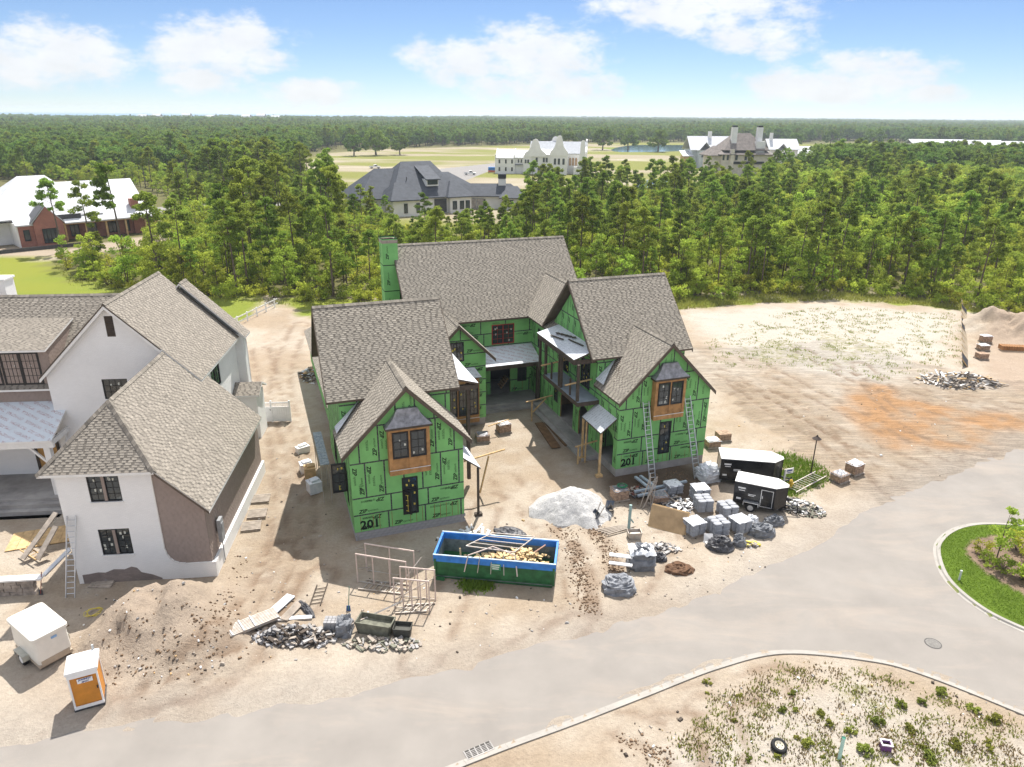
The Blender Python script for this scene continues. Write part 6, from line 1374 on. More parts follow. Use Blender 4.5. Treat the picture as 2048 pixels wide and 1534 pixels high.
def black_trailer(u, v, rz, L_, W_, Hh, label, door=True, z0=None):
    x, y, z = gp(u, v); t = thing('cargo_trailer', label, 'trailer', (x, y, z), rad(rz)); BLK = mat('black_trailer_skin', (.012,.012,.014), .25, .2, 2, spec=.5); nose = .75
    P = [(0,0),(L_,0),(L_+nose,W_/2-.18),(L_+nose,W_/2+.18),(L_,W_),(0,W_)]
    b = MB(); b.prism([(x_, y_, .42) for x_, y_ in P], (0,0,Hh-.42)); b.build('body', BLK, t)
    b = MB(); b.prism([((x_-L_/2)*1.015+L_/2, (y_-W_/2)*1.02+W_/2, Hh+.002) for x_, y_ in P], (0,0,.06)); b.build('roof', mat('trailer_white_roof', (.72,.71,.68), .5, .10, 1.5), t)
    b = MB()
    for (x0, y0), (x1, y1) in zip(P, P[1:]+P[:1]): b.bar((x0,y0,Hh-.02),(x1,y1,Hh-.02),.05,.07)
    for x_, y_ in P: b.bar((x_,y_,.42),(x_,y_,Hh),.035)
    b.build('edge_trim', FRAME, t)
    for y_ in (-.12, W_+.12):
        wheel(t, L_*.45, y_, .34, .2, ALU); b = MB(); b.box((L_*.45, y_, .74), (.95, .26, .05)); b.box((L_*.45-.5, y_, .62), (.05, .26, .26), ); b.box((L_*.45+.5, y_, .62), (.05, .26, .26)); b.build('fender', ALU, t)
    if door:
        b = MB(); pl_ = Plane((L_*.66, 0, .5), X_, -Y_); w_, h = .82, Hh-.72
        for a in ((0,0,.05,h),(w_-.05,0,w_,h),(.05,h-.05,w_-.05,h),(.05,0,w_-.05,.05)): b.prism([pl_.p(a[0],a[1],.02),pl_.p(a[2],a[1],.02),pl_.p(a[2],a[3],.02),pl_.p(a[0],a[3],.02)], (0,.03,0))
        d_ = b.build('side_door', ALU, t); b = MB(); b.box((L_*.66+.12, -.04, 1.25), (.05, .05, .2)); b.build('handle', ALU, d_)
    b = MB(); r = random.Random(int(u))
    for (px_, pz, w_, h) in ((.25,Hh-.45,.5,.12),(.3,Hh-.6,.42,.06),(.95,Hh-.8,.5,.05),(.95,Hh-.9,.42,.05),(.2,.75,.3,.14)): b.prism([(px_,-.006,pz),(px_+w_,-.006,pz),(px_+w_,-.006,pz+h),(px_,-.006,pz+h)], (0,-.004,0))
    b.build('decals', WTRIM, t)
    b = MB(); b.bar((L_+.3,.3,.4),(L_+nose+1.0,W_/2,.4),.08); b.bar((L_+.3,W_-.3,.4),(L_+nose+1.0,W_/2,.4),.08); b.cyl((L_+nose+.8,W_/2,0),(L_+nose+.8,W_/2,.65),.04,n=8); b.build('tow_bar', FRAME, t); return t
black_trailer(1437, 968, -9, 3.8, 1.85, 2.1, 'longer black enclosed trailer with cream roof, behind the other', door=False)
black_trailer(1464, 1014, -24, 2.7, 1.6, 2.05, 'shorter black enclosed trailer with aluminium side door, nearer the road')
# --- street furniture
x, y, z = gp(1621, 950); t_ = thing('street_lamp', 'dark street lamp with a cone shade at the lot corner', 'street lamp', (x, y, z)); LB = mat('lamp_bronze', (.05,.035,.028), .5, .2)
b = MB(); b.cyl((0,0,0),(0,0,.25),.09,.07,10); b.cyl((0,0,.25),(0,0,3.0),.05,.04,10); b.build('pole', LB, t_); b = MB(); b.lathe([(.02,3.42),(.06,3.36),(.10,3.28),(.34,3.1),(.33,3.08),(.05,3.14)], n=18); b.build('lamp_shade', LB, t_); b = MB(); b.cyl((0,0,2.98),(0,0,3.14),.07,n=10); b.build('lantern', SHEETW, t_)
x, y, z = gp(1566, 972); t_ = thing('site_sign', 'white site sign on a post behind the black trailers', 'sign', (x, y, z), rad(20)); b = MB(); b.box((0,0,.7),(.1,.1,1.4)); b.build('post', WTRIM, t_); b = MB(); b.box((.3,-.07,1.25),(.75,.04,.42)); o = b.build('board', WTRIM, t_); b = MB(); b.box((.3,-.095,1.3),(.5,.008,.12)); b.box((.3,-.095,1.14),(.36,.008,.05)); b.build('board_print', mat('navy_print2', (.05,.07,.20), .6), o)
x, y, z = gp(1580, 978); t_ = thing('fire_hydrant', 'yellow fire hydrant in the grass behind the near black trailer', 'hydrant', (x, y, z)); YH = mat('hydrant_yellow', (.68,.45,.06), .5, .1); b = MB(); b.lathe([(.0,.82),(.08,.78),(.13,.66),(.15,.62),(.11,.58),(.11,.12),(.16,.1),(.16,0)], n=14); b.build('barrel', YH, t_, smooth=True)
for dx, dy in ((.2,0),(-.2,0),(0,-.2)): b = MB(); b.cyl((0,0,.45),(dx,dy,.45),.065,n=10); b.build('outlet', YH, t_)
# manhole and drain
x, y = G(1866, 1287); b = MB(); b.cyl((0,0,0),(0,0,.008),.42,n=28); o = b.build('manhole_ring', mat('dark_iron', (.08,.075,.07), .7, .2)); o.location = (x, y, .006); tag(o, 'iron manhole cover in the road near the island', 'manhole'); b = MB(); b.cyl((0,0,.0),(0,0,.012),.36,n=28); 
for k in range(7): b.box((0,-.27+k*.09,.014),(.5 if abs(k-3) < 3 else .3,.03,.006))
b.build('cover', mat('worn_iron', (.19,.18,.165), .7, .2, 8), o)
x, y = G(958, 1501); t_ = thing('storm_drain', 'storm drain grate beside the kerb at the bottom edge', 'drain grate', (x, y, .008), rad(28)); b = MB(); b.box((0,0,.01),(1.3,.5,.02)); b.build('frame', CONC, t_)
for k in range(5):
    b = MB()
    for j in range(4): b.box((-.5+k*.25,-.16+j*.08,.024),(.19,.045,.008))
    b.box((-.5+k*.25,.19,.024),(.19,.09,.008)); b.build('grate_panel', mat('grate_dark', (.05,.045,.04), .7), t_)
# tyre, pipe, valve box on the near lot
x, y, z = gp(1556, 1496); t_ = thing('car_tyre', 'black tyre on a cream wheel lying on the weedy sand', 'tyre', (x, y, z+.03)); t_.rotation_euler = (rad(14), rad(5), 0); b = MB(); b.lathe([(.19,.0),(.30,.0),(.345,.04),(.355,.12),(.345,.2),(.30,.235),(.2,.225),(.19,.2)], n=28); b.build('tyre', RUB, t_, smooth=True); b = MB(); b.lathe([(.0,.17),(.05,.18),(.09,.15),(.16,.19),(.20,.22)], n=20); wo = b.build('rim', mat('cream_rim', (.66,.60,.46), .5, .1), t_)
b = MB(); 
for k in range(6): a = k*math.pi/3; b.cyl((.13*math.cos(a),.13*math.sin(a),.165),(.13*math.cos(a),.13*math.sin(a),.192),.026,n=8)
b.build('rim_hole', TARPK, wo)
x, y, z = gp(1678, 1520); t_ = thing('vent_pipe', 'pale green plastic pipe standing in the weedy sand', 'pipe', (x, y, z)); b = MB(); b.cyl((0,0,-.2),(.05,.1,1.15),.075,n=16,caps=False); b.cyl((.05,.1,1.12),(.053,.103,1.17),.09,n=16,caps=False); b.build('tube', mat('pale_green_pvc', (.42,.62,.55), .5, .06), t_); b = MB(); b.cyl((.049,.098,1.1),(.05,.1,1.12),.07,n=16); b.build('mouth', mat('dark_green_plug', (.03,.22,.15), .6), t_)
x, y, z = gp(1770, 1498); t_ = thing('valve_box', 'purple utility box with a white rim in the weedy sand', 'utility box', (x, y, z), rad(-10)); PU = mat('purple_plastic', (.20,.08,.24), .6, .15); b = MB()
for c, s_ in (((0,-.14,.17),(.4,.04,.34)),((0,.14,.17),(.4,.04,.34)),((-.18,0,.17),(.04,.28,.34)),((.18,0,.17),(.04,.28,.34))): b.box(c, s_)
b.build('body', PU, t_); b = MB()
for c, s_ in (((0,-.16,.36),(.48,.07,.05)),((0,.16,.36),(.48,.07,.05)),((-.21,0,.36),(.06,.3,.05)),((.21,0,.36),(.06,.3,.05))): b.box(c, s_)
b.build('rim', mat('white_rim', (.74,.70,.74), .5), t_); b = MB(); b.box((0,0,.24),(.3,.22,.02)); b.build('lid', DBRN, t_)
x, y, z = gp(1918, 1160); b = MB(); b.cyl((0,0,0),(.04,.05,.62),.06,n=12); b.cyl((.04,.05,.6),(.04,.05,.64),.07,n=12); o = b.build('marker_post', mat('grey_marker', (.50,.55,.50), .6)); o.location = (x, y, z); tag(o, 'short grey marker post on the island lawn', 'post')
# silt fence and the lot behind it
fa, fb = G(1937, 735), G(1933, 612); n = 11
t_ = thing('silt_fence', 'sagging tan and black silt fence on stakes along the white sand field', 'fence', (fa[0], fa[1], 0)); dv = V3((fb[0]-fa[0], fb[1]-fa[1], 0)); SILT = mat('silt_tan', (.38,.31,.22), .9, .2, 1.5); SILK = mat('silt_black', (.03,.035,.045), .6, .3, 2)
for k in range(n+1): b = MB(); p = dv*k/n; b.bar((p.x, p.y, -.1), (p.x-1.03, p.y, 1.12), .07); b.build('stake', PINEW, t_)
for k in range(n):
    b = MB(); p, q = dv*k/n, dv*(k+1)/n; sg = rng.uniform(.05, .35); m_ = (p+q)/2; b.poly([(p.x,p.y,0),(m_.x,m_.y,0),(m_.x-.85,m_.y,1.0-sg),(p.x-1.0,p.y,1.05)]); b.poly([(m_.x,m_.y,0),(q.x,q.y,0),(q.x-1.0,q.y,1.05),(m_.x-.85,m_.y,1.0-sg)]); b.build('fabric', SILT if k not in (5,6,0,9) else SILK, t_)
x, y, z = gp(2030, 700); t_ = thing('lumber_stack', 'stack of brown lumber behind the silt fence at the right edge', 'lumber', (x, y, z+.05), rad(-8))
for k in range(14): b = MB(); b.box((-1.6+k*.28,0,.3),(.2,1.0,.5)); b.build('bundle', mat('brown_lumber', (.36,.18,.07), .8, .2, 3), t_)
timber('plank', (*G(2000, 684), .2), (*G(2060, 694), .2), .3, .08, PINEW, 'tan plank behind the brown lumber stack', 'plank')
# items along the left side of the green house
t_ = thing('scaffold_walkway', 'narrow grey scaffold walkway along the left wall of the green house', 'scaffold', ghw(-1.15, 8.3, 0), rad(20))
for k in range(6): b = MB(); b.box((0, -2.6+k*.95, 3.2), (.62, .9, .06)); b.build('deck_plate', mat('mottled_steel', (.16,.20,.25), .6, c2=(.45,.48,.5), vscale=7), t_)
for y_ in (-2.9, 0, 2.5):
    for x_ in (-.28, .28): b = MB(); b.cyl((x_, y_, 0), (x_, y_, 3.2), .025, n=6); b.build('leg', GALV, t_)
for k, (x_, y_, w_, d, h, m_, lb) in enumerate(((-2.0,9.6,.8,.9,1.0,PINEW,'brown carton stack below the grey walkway'), (-2.2,11.0,.9,.8,.7,SHEETW,'white wrapped carton below the grey walkway'), (-1.9,7.6,.9,.9,.8,SHEETW,'white bag stack below the grey walkway'), (-2.2,14.5,1.0,.6,.5,WTRIM,'small white crate in the shade of the green house'))):
    b = MB(); b.box((0,0,h/2),(w_,d,h)); b.box((0,0,h+.03),(w_*1.04,d*1.04,.06)); b.box((.05,.05,h+.12),(w_*.7,d*.6,.14),rz=.2); o = b.build('carton_stack', m_); o.location = ghw(x_, y_, 0); o.rotation_euler = (0,0,rad(20+7*k)); tag(o, lb, 'cartons')
t_ = thing('picnic_frame', 'rough timber stand on the lawn behind the green house chimney', 'timber stand', ghw(5.2, 33, 0), rad(20)); b = MB(); b.box((0,0,1.1),(3.0,.5,.12)); b.build('top', GREYW, t_)
for x_ in (-1.2, 1.2): b = MB(); b.box((x_,0,.55),(.16,.16,1.1)); b.build('post', PINEW, t_)
# churned soil clods in the deep wheel ruts and over the mound
CL = mat('damp_clods', (.20,.135,.085), .95, .35, 5); b = MB(); r = random.Random(91)
for line, n, sp in ((TRACKS_W[0][0], 620, .38), (TRACKS_W[1][0], 420, .36), (spline(PX([(300,1250),(340,1290),(420,1300),(470,1270)]), 5), 130, 1.3), (spline(PX([(230,1350),(300,1345),(380,1330)]), 5), 70, 1.0), (spline(PX([(480,1120),(470,1190),(440,1260),(420,1310)]), 5), 130, .4), (spline(PX([(1260,1010),(1310,960),(1390,945)]), 5), 160, .6), (spline(PX([(1240,1480),(1300,1500),(1340,1520)]), 5), 120, .25)):
    for k in range(n):
        p = line[r.randrange(len(line)-1)]; q = line[min(len(line)-1, line.index(p)+1)]; f_ = r.random(); x, y = p[0]+(q[0]-p[0])*f_+r.gauss(0, sp), p[1]+(q[1]-p[1])*f_+r.gauss(0, sp); s_ = r.uniform(.03, .13)*r.uniform(.5, 1)
        b.box((x, y, gz(x, y)+s_*.25), (s_*r.uniform(1, 2), s_, s_*.8), rz=r.uniform(0, 3), taper=r.uniform(.3, .8))
o = b.build('soil_clods', CL, kind='stuff'); tag(o, 'dark churned soil clods in the wheel ruts and on the mound', 'soil')
# small litter and stones strewn over the sites
LIT = [WTRIM, GREYW, CONC, DBRN, PINEW]; b = MB(); r = random.Random(77)
zones = [((640,1020),(1180,1320),150), ((1180,1000),(1560,1200),150), ((430,900),(640,1330),90), ((150,1180),(450,1350),140), ((1000,830),(1200,1000),60), ((1240,1350),(2000,1530),120), ((1400,780),(1900,960),70)]
for (u0, v0), (u1, v1), n in zones:
    for k in range(n):
        x, y, z = gp(r.uniform(u0, u1), r.uniform(v0, v1))
        if flat_mask(np.array([x]), np.array([y]))[0] > .9 or inpoly(np.array([x]), np.array([y]), ROAD)[0]: continue
        s_ = r.uniform(.03, .10)*(1.6 if r.random() < .12 else 1); b.box((x, y, z+s_*.3), (s_*r.uniform(.8,2), s_, s_*.6), rz=r.uniform(0, 3), m=r.choices(range(5), (2,4,3,5,1))[0], taper=r.uniform(.5,1))
o = b.build('ground_litter', LIT, kind='stuff'); tag(o, 'small stones and scraps strewn over the sandy building sites', 'litter')
# ------------------------------------------------------------------ houses beyond the woods
FARW = mat('far_white_wall', (.80,.79,.77), .8, .05, .5)
FARG = mat('far_glass', (.04,.055,.06), .1, .2, .4, spec=.6)
WROOF = mat('white_roof_underlay', (.60,.61,.63), .6, c2=(.48,.49,.52), vscale=1.2)
SLATE = mat('slate_blue_roof', (.058,.066,.082), .8, .18, 1.0, .15, 8)
BRED = brick_mat('red_brick', (.36,.16,.12), (.26,.12,.09), 1.5, 1.0, .4, .12)
GROOF = mat('grey_tile_roof', (.19,.165,.15), .9, .2, .8, .2, 6)
TANW = mat('limewashed_wall', (.66,.60,.53), .85, .12, .8)
def far_roof(parent, planes, m, name='roof', thick=.25):
    b = MB()
    for p in planes:
        if up_normal(p).z < 0: p = p[::-1]
        b.prism(p, (0,0,-thick))
    return b.build(name, m, parent)
def hip(x0, x1, y0, y1, ze, zr, ra, rb_, ry=None):
    ry = (y0+y1)/2 if ry is None else ry
    return [[(x0,y0,ze),(x1,y0,ze),(rb_,ry,zr),(ra,ry,zr)], [(x1,y1,ze),(x0,y1,ze),(ra,ry,zr),(rb_,ry,zr)], [(x0,y1,ze),(x0,y0,ze),(ra,ry,zr)], [(x1,y0,ze),(x1,y1,ze),(rb_,ry,zr)]]
def gab(x0, x1, y0, y1, ze, zr, ry=None):
    ry = (y0+y1)/2 if ry is None else ry; return [[(x0,y0,ze),(x1,y0,ze),(x1,ry,zr),(x0,ry,zr)], [(x1,y1,ze),(x0,y1,ze),(x0,ry,zr),(x1,ry,zr)]]
def gabf(x0, x1, y0, y1, ze, zr):
    xr = (x0+x1)/2; return [[(x0,y1,ze),(x0,y0,ze),(xr,y0,zr),(xr,y1,zr)], [(x1,y0,ze),(x1,y1,ze),(xr,y1,zr),(xr,y0,zr)]]
def wbox(parent, x0, x1, y0, y1, z1, m, name='wall', z0=0): b = MB(); b.box(((x0+x1)/2,(y0+y1)/2,(z0+z1)/2),(x1-x0,y1-y0,z1-z0)); return b.build(name, m, parent)
def fwin(parent, x0, z0, x1, z1, y, cols=1, m=FRAME, axis='y'):
    b = MB(); t = .12
    def bx_(a, c, e, f_, d): 
        if axis == 'y': b.box(((a+e)/2, y-d/2, (c+f_)/2), (e-a, d, f_-c))
        else: b.box((y-d/2 if axis == '-x' else y+d/2, (a+e)/2, (c+f_)/2), (d, e-a, f_-c))
    bx_(x0, z0, x1, z0+t, .12); bx_(x0, z1-t, x1, z1, .12); bx_(x0, z0+t, x0+t, z1-t, .12); bx_(x1-t, z0+t, x1, z1-t, .12)
    for k in range(1, cols): q = x0+(x1-x0)*k/cols; bx_(q-t/2, z0+t, q+t/2, z1-t, .1)
    o = b.build('window', m, parent); b = MB(); bx_(x0+t, z0+t, x1-t, z1-t, .05); b.build('pane', FARG, o); return o
# brick house at the left edge
bh = thing('brick_house', 'unfinished red brick and white house with white roof underlay, left edge', 'house', (*G(45, 496), 0), rad(46))
wbox(bh, -9, 25.5, 6, 21, 4.4, FARW); wbox(bh, 2.7, 8.0, -.3, 6, 4.5, BRED); wbox(bh, 0, 2.7, .3, 6, 4.4, BRED); wbox(bh, 8, 25.6, 5.2, 6.2, 3.9, BRED); wbox(bh, 22.5, 26.8, 5.0, 20, 4.0, BRED); wbox(bh, -.25, 0, .4, 8, 4.6, FARW)
b = MB(); b.prism([(2.7,-.3,4.5),(8.0,-.3,4.5),(5.35,-.3,7.7)], (0,.4,0)); b.build('gable', BRED, bh)
far_roof(bh, gabf(2.2, 8.4, -.2, 9, 4.5, 7.9), WROOF); b = MB(); b.poly([(2.15,-.25,4.62),(5.3,-.25,8.03),(5.3,4.2,8.03),(2.15,4.2,4.62)]); b.build('black_felt', TARPK, bh)
far_roof(bh, [[(-.4,.0,4.4),(2.9,.0,4.4),(2.9,3,6.2),(-.4,3,6.2)]], WROOF)
far_roof(bh, hip(-5, 17, 3.5, 22, 5.2, 12.9, 4.5, 9.6), WROOF); far_roof(bh, gab(9, 26.6, 2.2, 21.5, 3.9, 11.4, 12), WROOF)
b = MB(); b.box((10, 3.3, 5.0), (5, .5, 1.0)); b.build('black_felt', TARPK, bh)
far_roof(bh, gabf(-10, -3, 1, 16, 4.6, 8.2), WROOF); far_roof(bh, [[(25.5,4.4,4.1),(29,4.4,4.1),(29,8,5.6),(25.5,8,5.6)]], WROOF); wbox(bh, 26, 28.6, 5, 9, 4.0, BRED); wbox(bh, 23.2, 24.8, 4.2, 5.6, 7.6, BRED, 'chimney')
fwin(bh, 4.0, .5, 6.9, 3.4, -.3, 4); fwin(bh, .8, 1.2, 1.9, 3.4, .3)
for x in (10.5, 14, 18, 21.5): fwin(bh, x, .6, x+1.7, 3.0, 5.2, 2)
for x in (9, 13, 17, 21, 25.2): b = MB(); b.box((x, 2.8, 1.9), (.35,.35,3.8)); b.build('porch_post', PINEW, bh)
b = MB(); b.box((17, 2.75, 3.6), (17,.3,.35)); b.build('porch_beam', PINEW, bh)
b = MB(); b.bar((-14,-4.5,.4),(12,-5.5,.4),.12,.7); b.build('black_silt_barrier', TARPK, bh)
# dark slate roofed house
dh = thing('slate_roof_house', 'white house under a big dark slate roof with a shed dormer in the woods', 'house', (*G(800, 432), 0), rad(30))
wbox(dh, -1, 18, .4, 22, 4.4, FARW); wbox(dh, 14.5, 21, -1.2, 6, 4.4, FARW); wbox(dh, -9, -1, 5, 20, 4.2, FARW)
far_roof(dh, hip(-2.2, 20, -.4, 24, 4.5, 13.3, 5.5, 14.5), SLATE); far_roof(dh, hip(13.5, 22, -2, 10, 4.5, 8.4, 17, 18.5), SLATE); far_roof(dh, hip(-10, 6, 4, 22, 4.3, 11.5, -2, 4), SLATE); far_roof(dh, hip(12, 28, 10, 22, 6.0, 9.8, 17, 22), SLATE); far_roof(dh, hip(-3.5, 6, -3, 9, 4.4, 8.5, 0, 2.5), SLATE); wbox(dh, -2.5, 5, -2, 6, 4.3, FARW)
b = MB(); b.prism([(9.2,2.6,7.2),(12.8,2.6,7.2),(12.8,2.6,9.0),(9.2,2.6,9.0)], (0,6,0)); b.build('dormer', FARW, dh); fwin(dh, 9.5, 7.6, 12.5, 8.8, 2.6, 3); far_roof(dh, [[(8.8,2.0,9.1),(13.2,2.0,9.1),(13.2,10,12.2),(8.8,10,12.2)]], SLATE)
for x, y, z in ((4.5, 5.5, 8.4), (4.2, 1.2, 5.3)): b = MB(); b.cyl((x,y,z-.6),(x,y,z+1.2),.12,n=8); b.build('vent_pipe', FRAME, dh)
b = MB(); b.box((12.2, .3, 2.1), (3.6,.3,3.6)); b.build('porch_shade_box', TARPK, dh)  # solid black box, shade under the porch put in as colour
for x in (15.2, 17.4, 19.2): fwin(dh, x, 1.0, x+1.3, 3.3, -1.2)
for x in (.5, 4): fwin(dh, x, .9, x+1.0, 3.4, -2.05)
wg = thing('slate_roof_wing', 'low white garden wing with dark slate roof and white chimney', 'house', (*G(905, 418), 0), rad(2))
wbox(wg, 0, 16, .5, 8, 3.6, FARW); far_roof(wg, hip(-1, 21, -.6, 9, 3.8, 6.9, 1.5, 17), SLATE); wbox(wg, 14.5, 20, -1.5, 7, 3.4, FARW); far_roof(wg, hip(13.5, 21.5, -2.5, 8.5, 3.5, 6.3, 16, 19), SLATE); wbox(wg, 13.4, 15.6, 3.4, 5, 8.2, FARW, 'chimney'); wbox(wg, 13.3, 15.7, 3.3, 5.1, 9.6, FRAME, 'chimney_cap', 8.35)
b = MB()
for k in range(4): b.box((1.5+k*2.2, .3, 1.6), (1.9,.3,2.6))
b.build('stone_panel', mat('grey_stone_panel', (.42,.38,.34), .9, .3, 1.5), wg)
for x in (8, 16): fwin(wg, x, 1.0, x+1.6, 2.8, -1.5 if x > 14 else .5, 2)
# white house with curved gables
ah = thing('white_gabled_house', 'tall white house with curved parapet gables across the clearing', 'house', (*G(990, 347), 0), rad(-7))
wbox(ah, 0, 9.2, 0, 12, 7, FARW); far_roof(ah, gab(0, 9.2, -.3, 12.3, 7, 10.6), WROOF); wbox(ah, 9.2, 14, 1, 12, 7.2, FARW); far_roof(ah, [[(9.2,.6,7.3),(17.5,.6,7.3),(17.5,8,10.2),(9.2,8,10.2)]], WROOF); wbox(ah, 13.3, 17, -1, 10, 8.4, FARW); wbox(ah, 17, 26, -.6, 12, 8.6, FARW); far_roof(ah, [[(17,-1,8.7),(26.5,-1,8.7),(26.5,4,11),(17,4,11)]], WROOF)
wbox(ah, 15.5, 42, 4, 18, 9.2, FARW); far_roof(ah, gab(15.5, 41.5, 3.6, 18.4, 9.2, 14.2), mat('pale_slate', (.40,.42,.45), .8, .1, 1)); wbox(ah, 26, 33.5, -2, 6, 8.6, FARW); wbox(ah, 36.5, 41.5, -1, 6, 3.6, FARW)
def curved(parent, c, half, z0, ztop, axis, th=.8, steps=14, neck=.2):
    b = MB(); pts = [(-half, z0), (half, z0)]
    for k in range(steps+1):
        t = k/steps; pts.append((half*(1-t)**1.0*(1 if t < .15 else 1-.35*math.sin((t-.15)/.85*math.pi))+neck*half*t, z0+1+(ztop-z0-1-neck*half)*t))
    for k in range(7): a = math.pi*k/6; pts.append((neck*half*math.cos(a), ztop-neck*half+neck*half*math.sin(a)))
    for k in range(steps, -1, -1):
        t = k/steps; pts.append((-(half*(1-t)**1.0*(1 if t < .15 else 1-.35*math.sin((t-.15)/.85*math.pi))+neck*half*t), z0+1+(ztop-z0-1-neck*half)*t))
    pts = pts[:2]+pts[2:]
    if axis == 'x': b.prism([(c[0]+u, c[1], z) for u, z in pts], (0, th, 0))
    else: b.prism([(c[0], c[1]+u, z) for u, z in pts], (th, 0, 0))
    return b.build('curved_gable', FARW, parent)
curved(ah, (18.8, -1.2), 5.0, 7.8, 15.6, 'x', neck=.3); curved(ah, (29.8, -2.2), 4.2, 8.4, 17.2, 'x', neck=.26); curved(ah, (40.4, -1.0), 2.2, 3, 15.2, 'x', neck=.4); curved(ah, (41.4, 11), 7.4, 9, 15.4, 'y', neck=.2); curved(ah, (27, 12), 3.0, 13, 16.4, 'x', neck=.5)
for x in (.1, 8.7): b = MB(); b.prism([(x,-.4,6.8),(x,12.4,6.8),(x,6,11.0)], (.5,0,0)); b.box((x+.25, .0, 7.6), (.6,.6,1.6)); b.build('parapet_gable', FARW, ah)
for x in (1.7, 4.7, 7.6):
    for z in (1.2, 4.6): fwin(ah, x, z, x+.75, z+1.7, 0)
for x in (10.6, 11.9): fwin(ah, x, 5.0, x+.6, 6.4, 1)
for x in (14, 15.2): fwin(ah, x, 4.9, x+.8, 6.5, -1)
for x in (19, 22.3, 23.6): fwin(ah, x, 5.4, x+.9, 7.4, -.6)
for x in (20, 22.6): fwin(ah, x, .4, x+1.5, 3.4, -.6, 2)
for x in (27.5, 29.3, 31.4): fwin(ah, x, 4.6, x+1.0, 7.2, -2)
for x in (34.6, 36.0, 37.4): b = MB(); b.box((x, 3.9, 5.4), (.9,.3,3.0)); b.cyl((x,3.75,6.9),(x,4.05,6.9),.45,n=12); b.build('arched_opening', mat('warm_arch', (.45,.30,.18), .8), ah)
b = MB(); b.box((11.6, .7, 4.1), (4.6,.9,.25)); b.build('window_canopy', SLATE, ah)
# big house with grey hip roof and its white neighbours
mh = thing('grey_roof_mansion', 'pale mansion with steep grey hip roof and two tall white chimneys', 'house', (*G(1432, 352), 0), rad(5))
wbox(mh, 2, 26, 0, 18, 10, TANW); wbox(mh, -2, 4, 2, 14, 9.5, TANW); far_roof(mh, hip(.5, 27, -1.2, 19, 9.6, 12.2, 5, 22)[:4], GROOF); far_roof(mh, hip(3, 24.5, .8, 17, 11.4, 18.6, 9.5, 17.5), GROOF); far_roof(mh, hip(-4, 6, 1, 15, 9, 13, 0, 3), GROOF)
for x in (7.2, 19.2): wbox(mh, x, x+2.4, 4.0, 6.2, 21.2, FARW, 'chimney', 9); wbox(mh, x+.2, x+2.2, 4.2, 6, 22, FRAME, 'chimney_cap', 21.25)
wbox(mh, 18.3, 22.4, 1.6, 4.2, 15.2, FARW, 'stepped_flashing', 9.8)
for x in (8.2, 12.6, 15.8): fwin(mh, x, 7.0, x+1.1, 9.2, 0)
for x in (3.2, 5.2): fwin(mh, x-1, 7.0, x-.1, 9.2, 0)
wbox(mh, 6.8, 22, -.35, 0, 6.4, FRAME, 'dark_band', 5.3); wbox(mh, 12.6, 14.8, -.2, .02, 3.0, TARPK, 'doorway_shade_box', .0); wbox(mh, 5.6, 7.2, -1, 1, 11.8, TANW, 'pier')  # the entrance is a solid black box, its shade given as colour
nh = thing('white_farmhouse', 'white metal-roofed house left behind the grey roof mansion', 'house', (*G(1380, 335), 0), rad(4))
GWL = mat('pale_blue_wall', (.55,.60,.64), .8, .1, .6)
wbox(nh, 0, 26, 0, 14, 9, GWL); far_roof(nh, gab(-1, 27, -1, 15, 9, 15.8), WROOF); wbox(nh, 3, 9, -5, 2, 9, GWL); far_roof(nh, gabf(2.4, 9.6, -5.4, 8, 9, 13.2), WROOF); wbox(nh, -4, 0, -1, 6, 6, PINEW); far_roof(nh, [[(-5,-2,6),(1,-2,6),(1,6,8.5),(-5,6,8.5)]], WROOF); wbox(nh, 10.5, 12.2, 6, 7.5, 18.2, FARW, 'chimney', 12); wbox(nh, 7, 13, -8, -3, 5.4, GWL); far_roof(nh, gabf(6.4, 13.6, -8.4, -2, 5.4, 9.4), WROOF)
for x in (4, 6.4, 14, 18, 22): fwin(nh, x, 5.5, x+1.3, 7.8, -5 if x < 9 else 0, 2)
nr = thing('white_gable_house', 'white metal-roofed house right behind the grey roof mansion', 'house', (*G(1535, 333), 0), rad(3))
wbox(nr, 0, 16, 0, 12, 9, FARW); far_roof(nr, gab(-.8, 17, -1, 13, 9, 14.4), WROOF); wbox(nr, 3, 9, -3, 2, 8.6, FARW); far_roof(nr, gabf(2.4, 9.6, -3.4, 6, 8.6, 12.2), WROOF); wbox(nr, 16.5, 27, 0, 10, 6, FARW); far_roof(nr, [[(16,-1,6),(28,-1,6),(28,9,10.5),(16,9,10.5)]], WROOF); wbox(nr, 1.5, 3, 5, 6.4, 17.5, FARW, 'chimney', 11)
for x in (4, 6.5): fwin(nr, x, 5.2, x+1.2, 7.4, -3)
fwin(nr, 19.5, 3, 25, 5, 0, 5)
lows = ((1878,300,24,'first of the long low white buildings far right behind the trees'),(1960,302,20,'middle one of the long low white buildings far right'),(2030,305,26,'last long low white building at the far right edge'))
for u, v, L_, lb in lows:
    t = thing('low_building', lb, 'building', (*G(u, v), 0), rad(3)); wbox(t, -L_, L_, 0, 14, 5, FARW); far_roof(t, gab(-L_-1, L_+1, -1, 15, 5, 8.6), WROOF)
    for k in range(6): fwin(t, -L_+4+k*L_*.3, 1.2, -L_+7+k*L_*.3, 3.8, 0, 2)
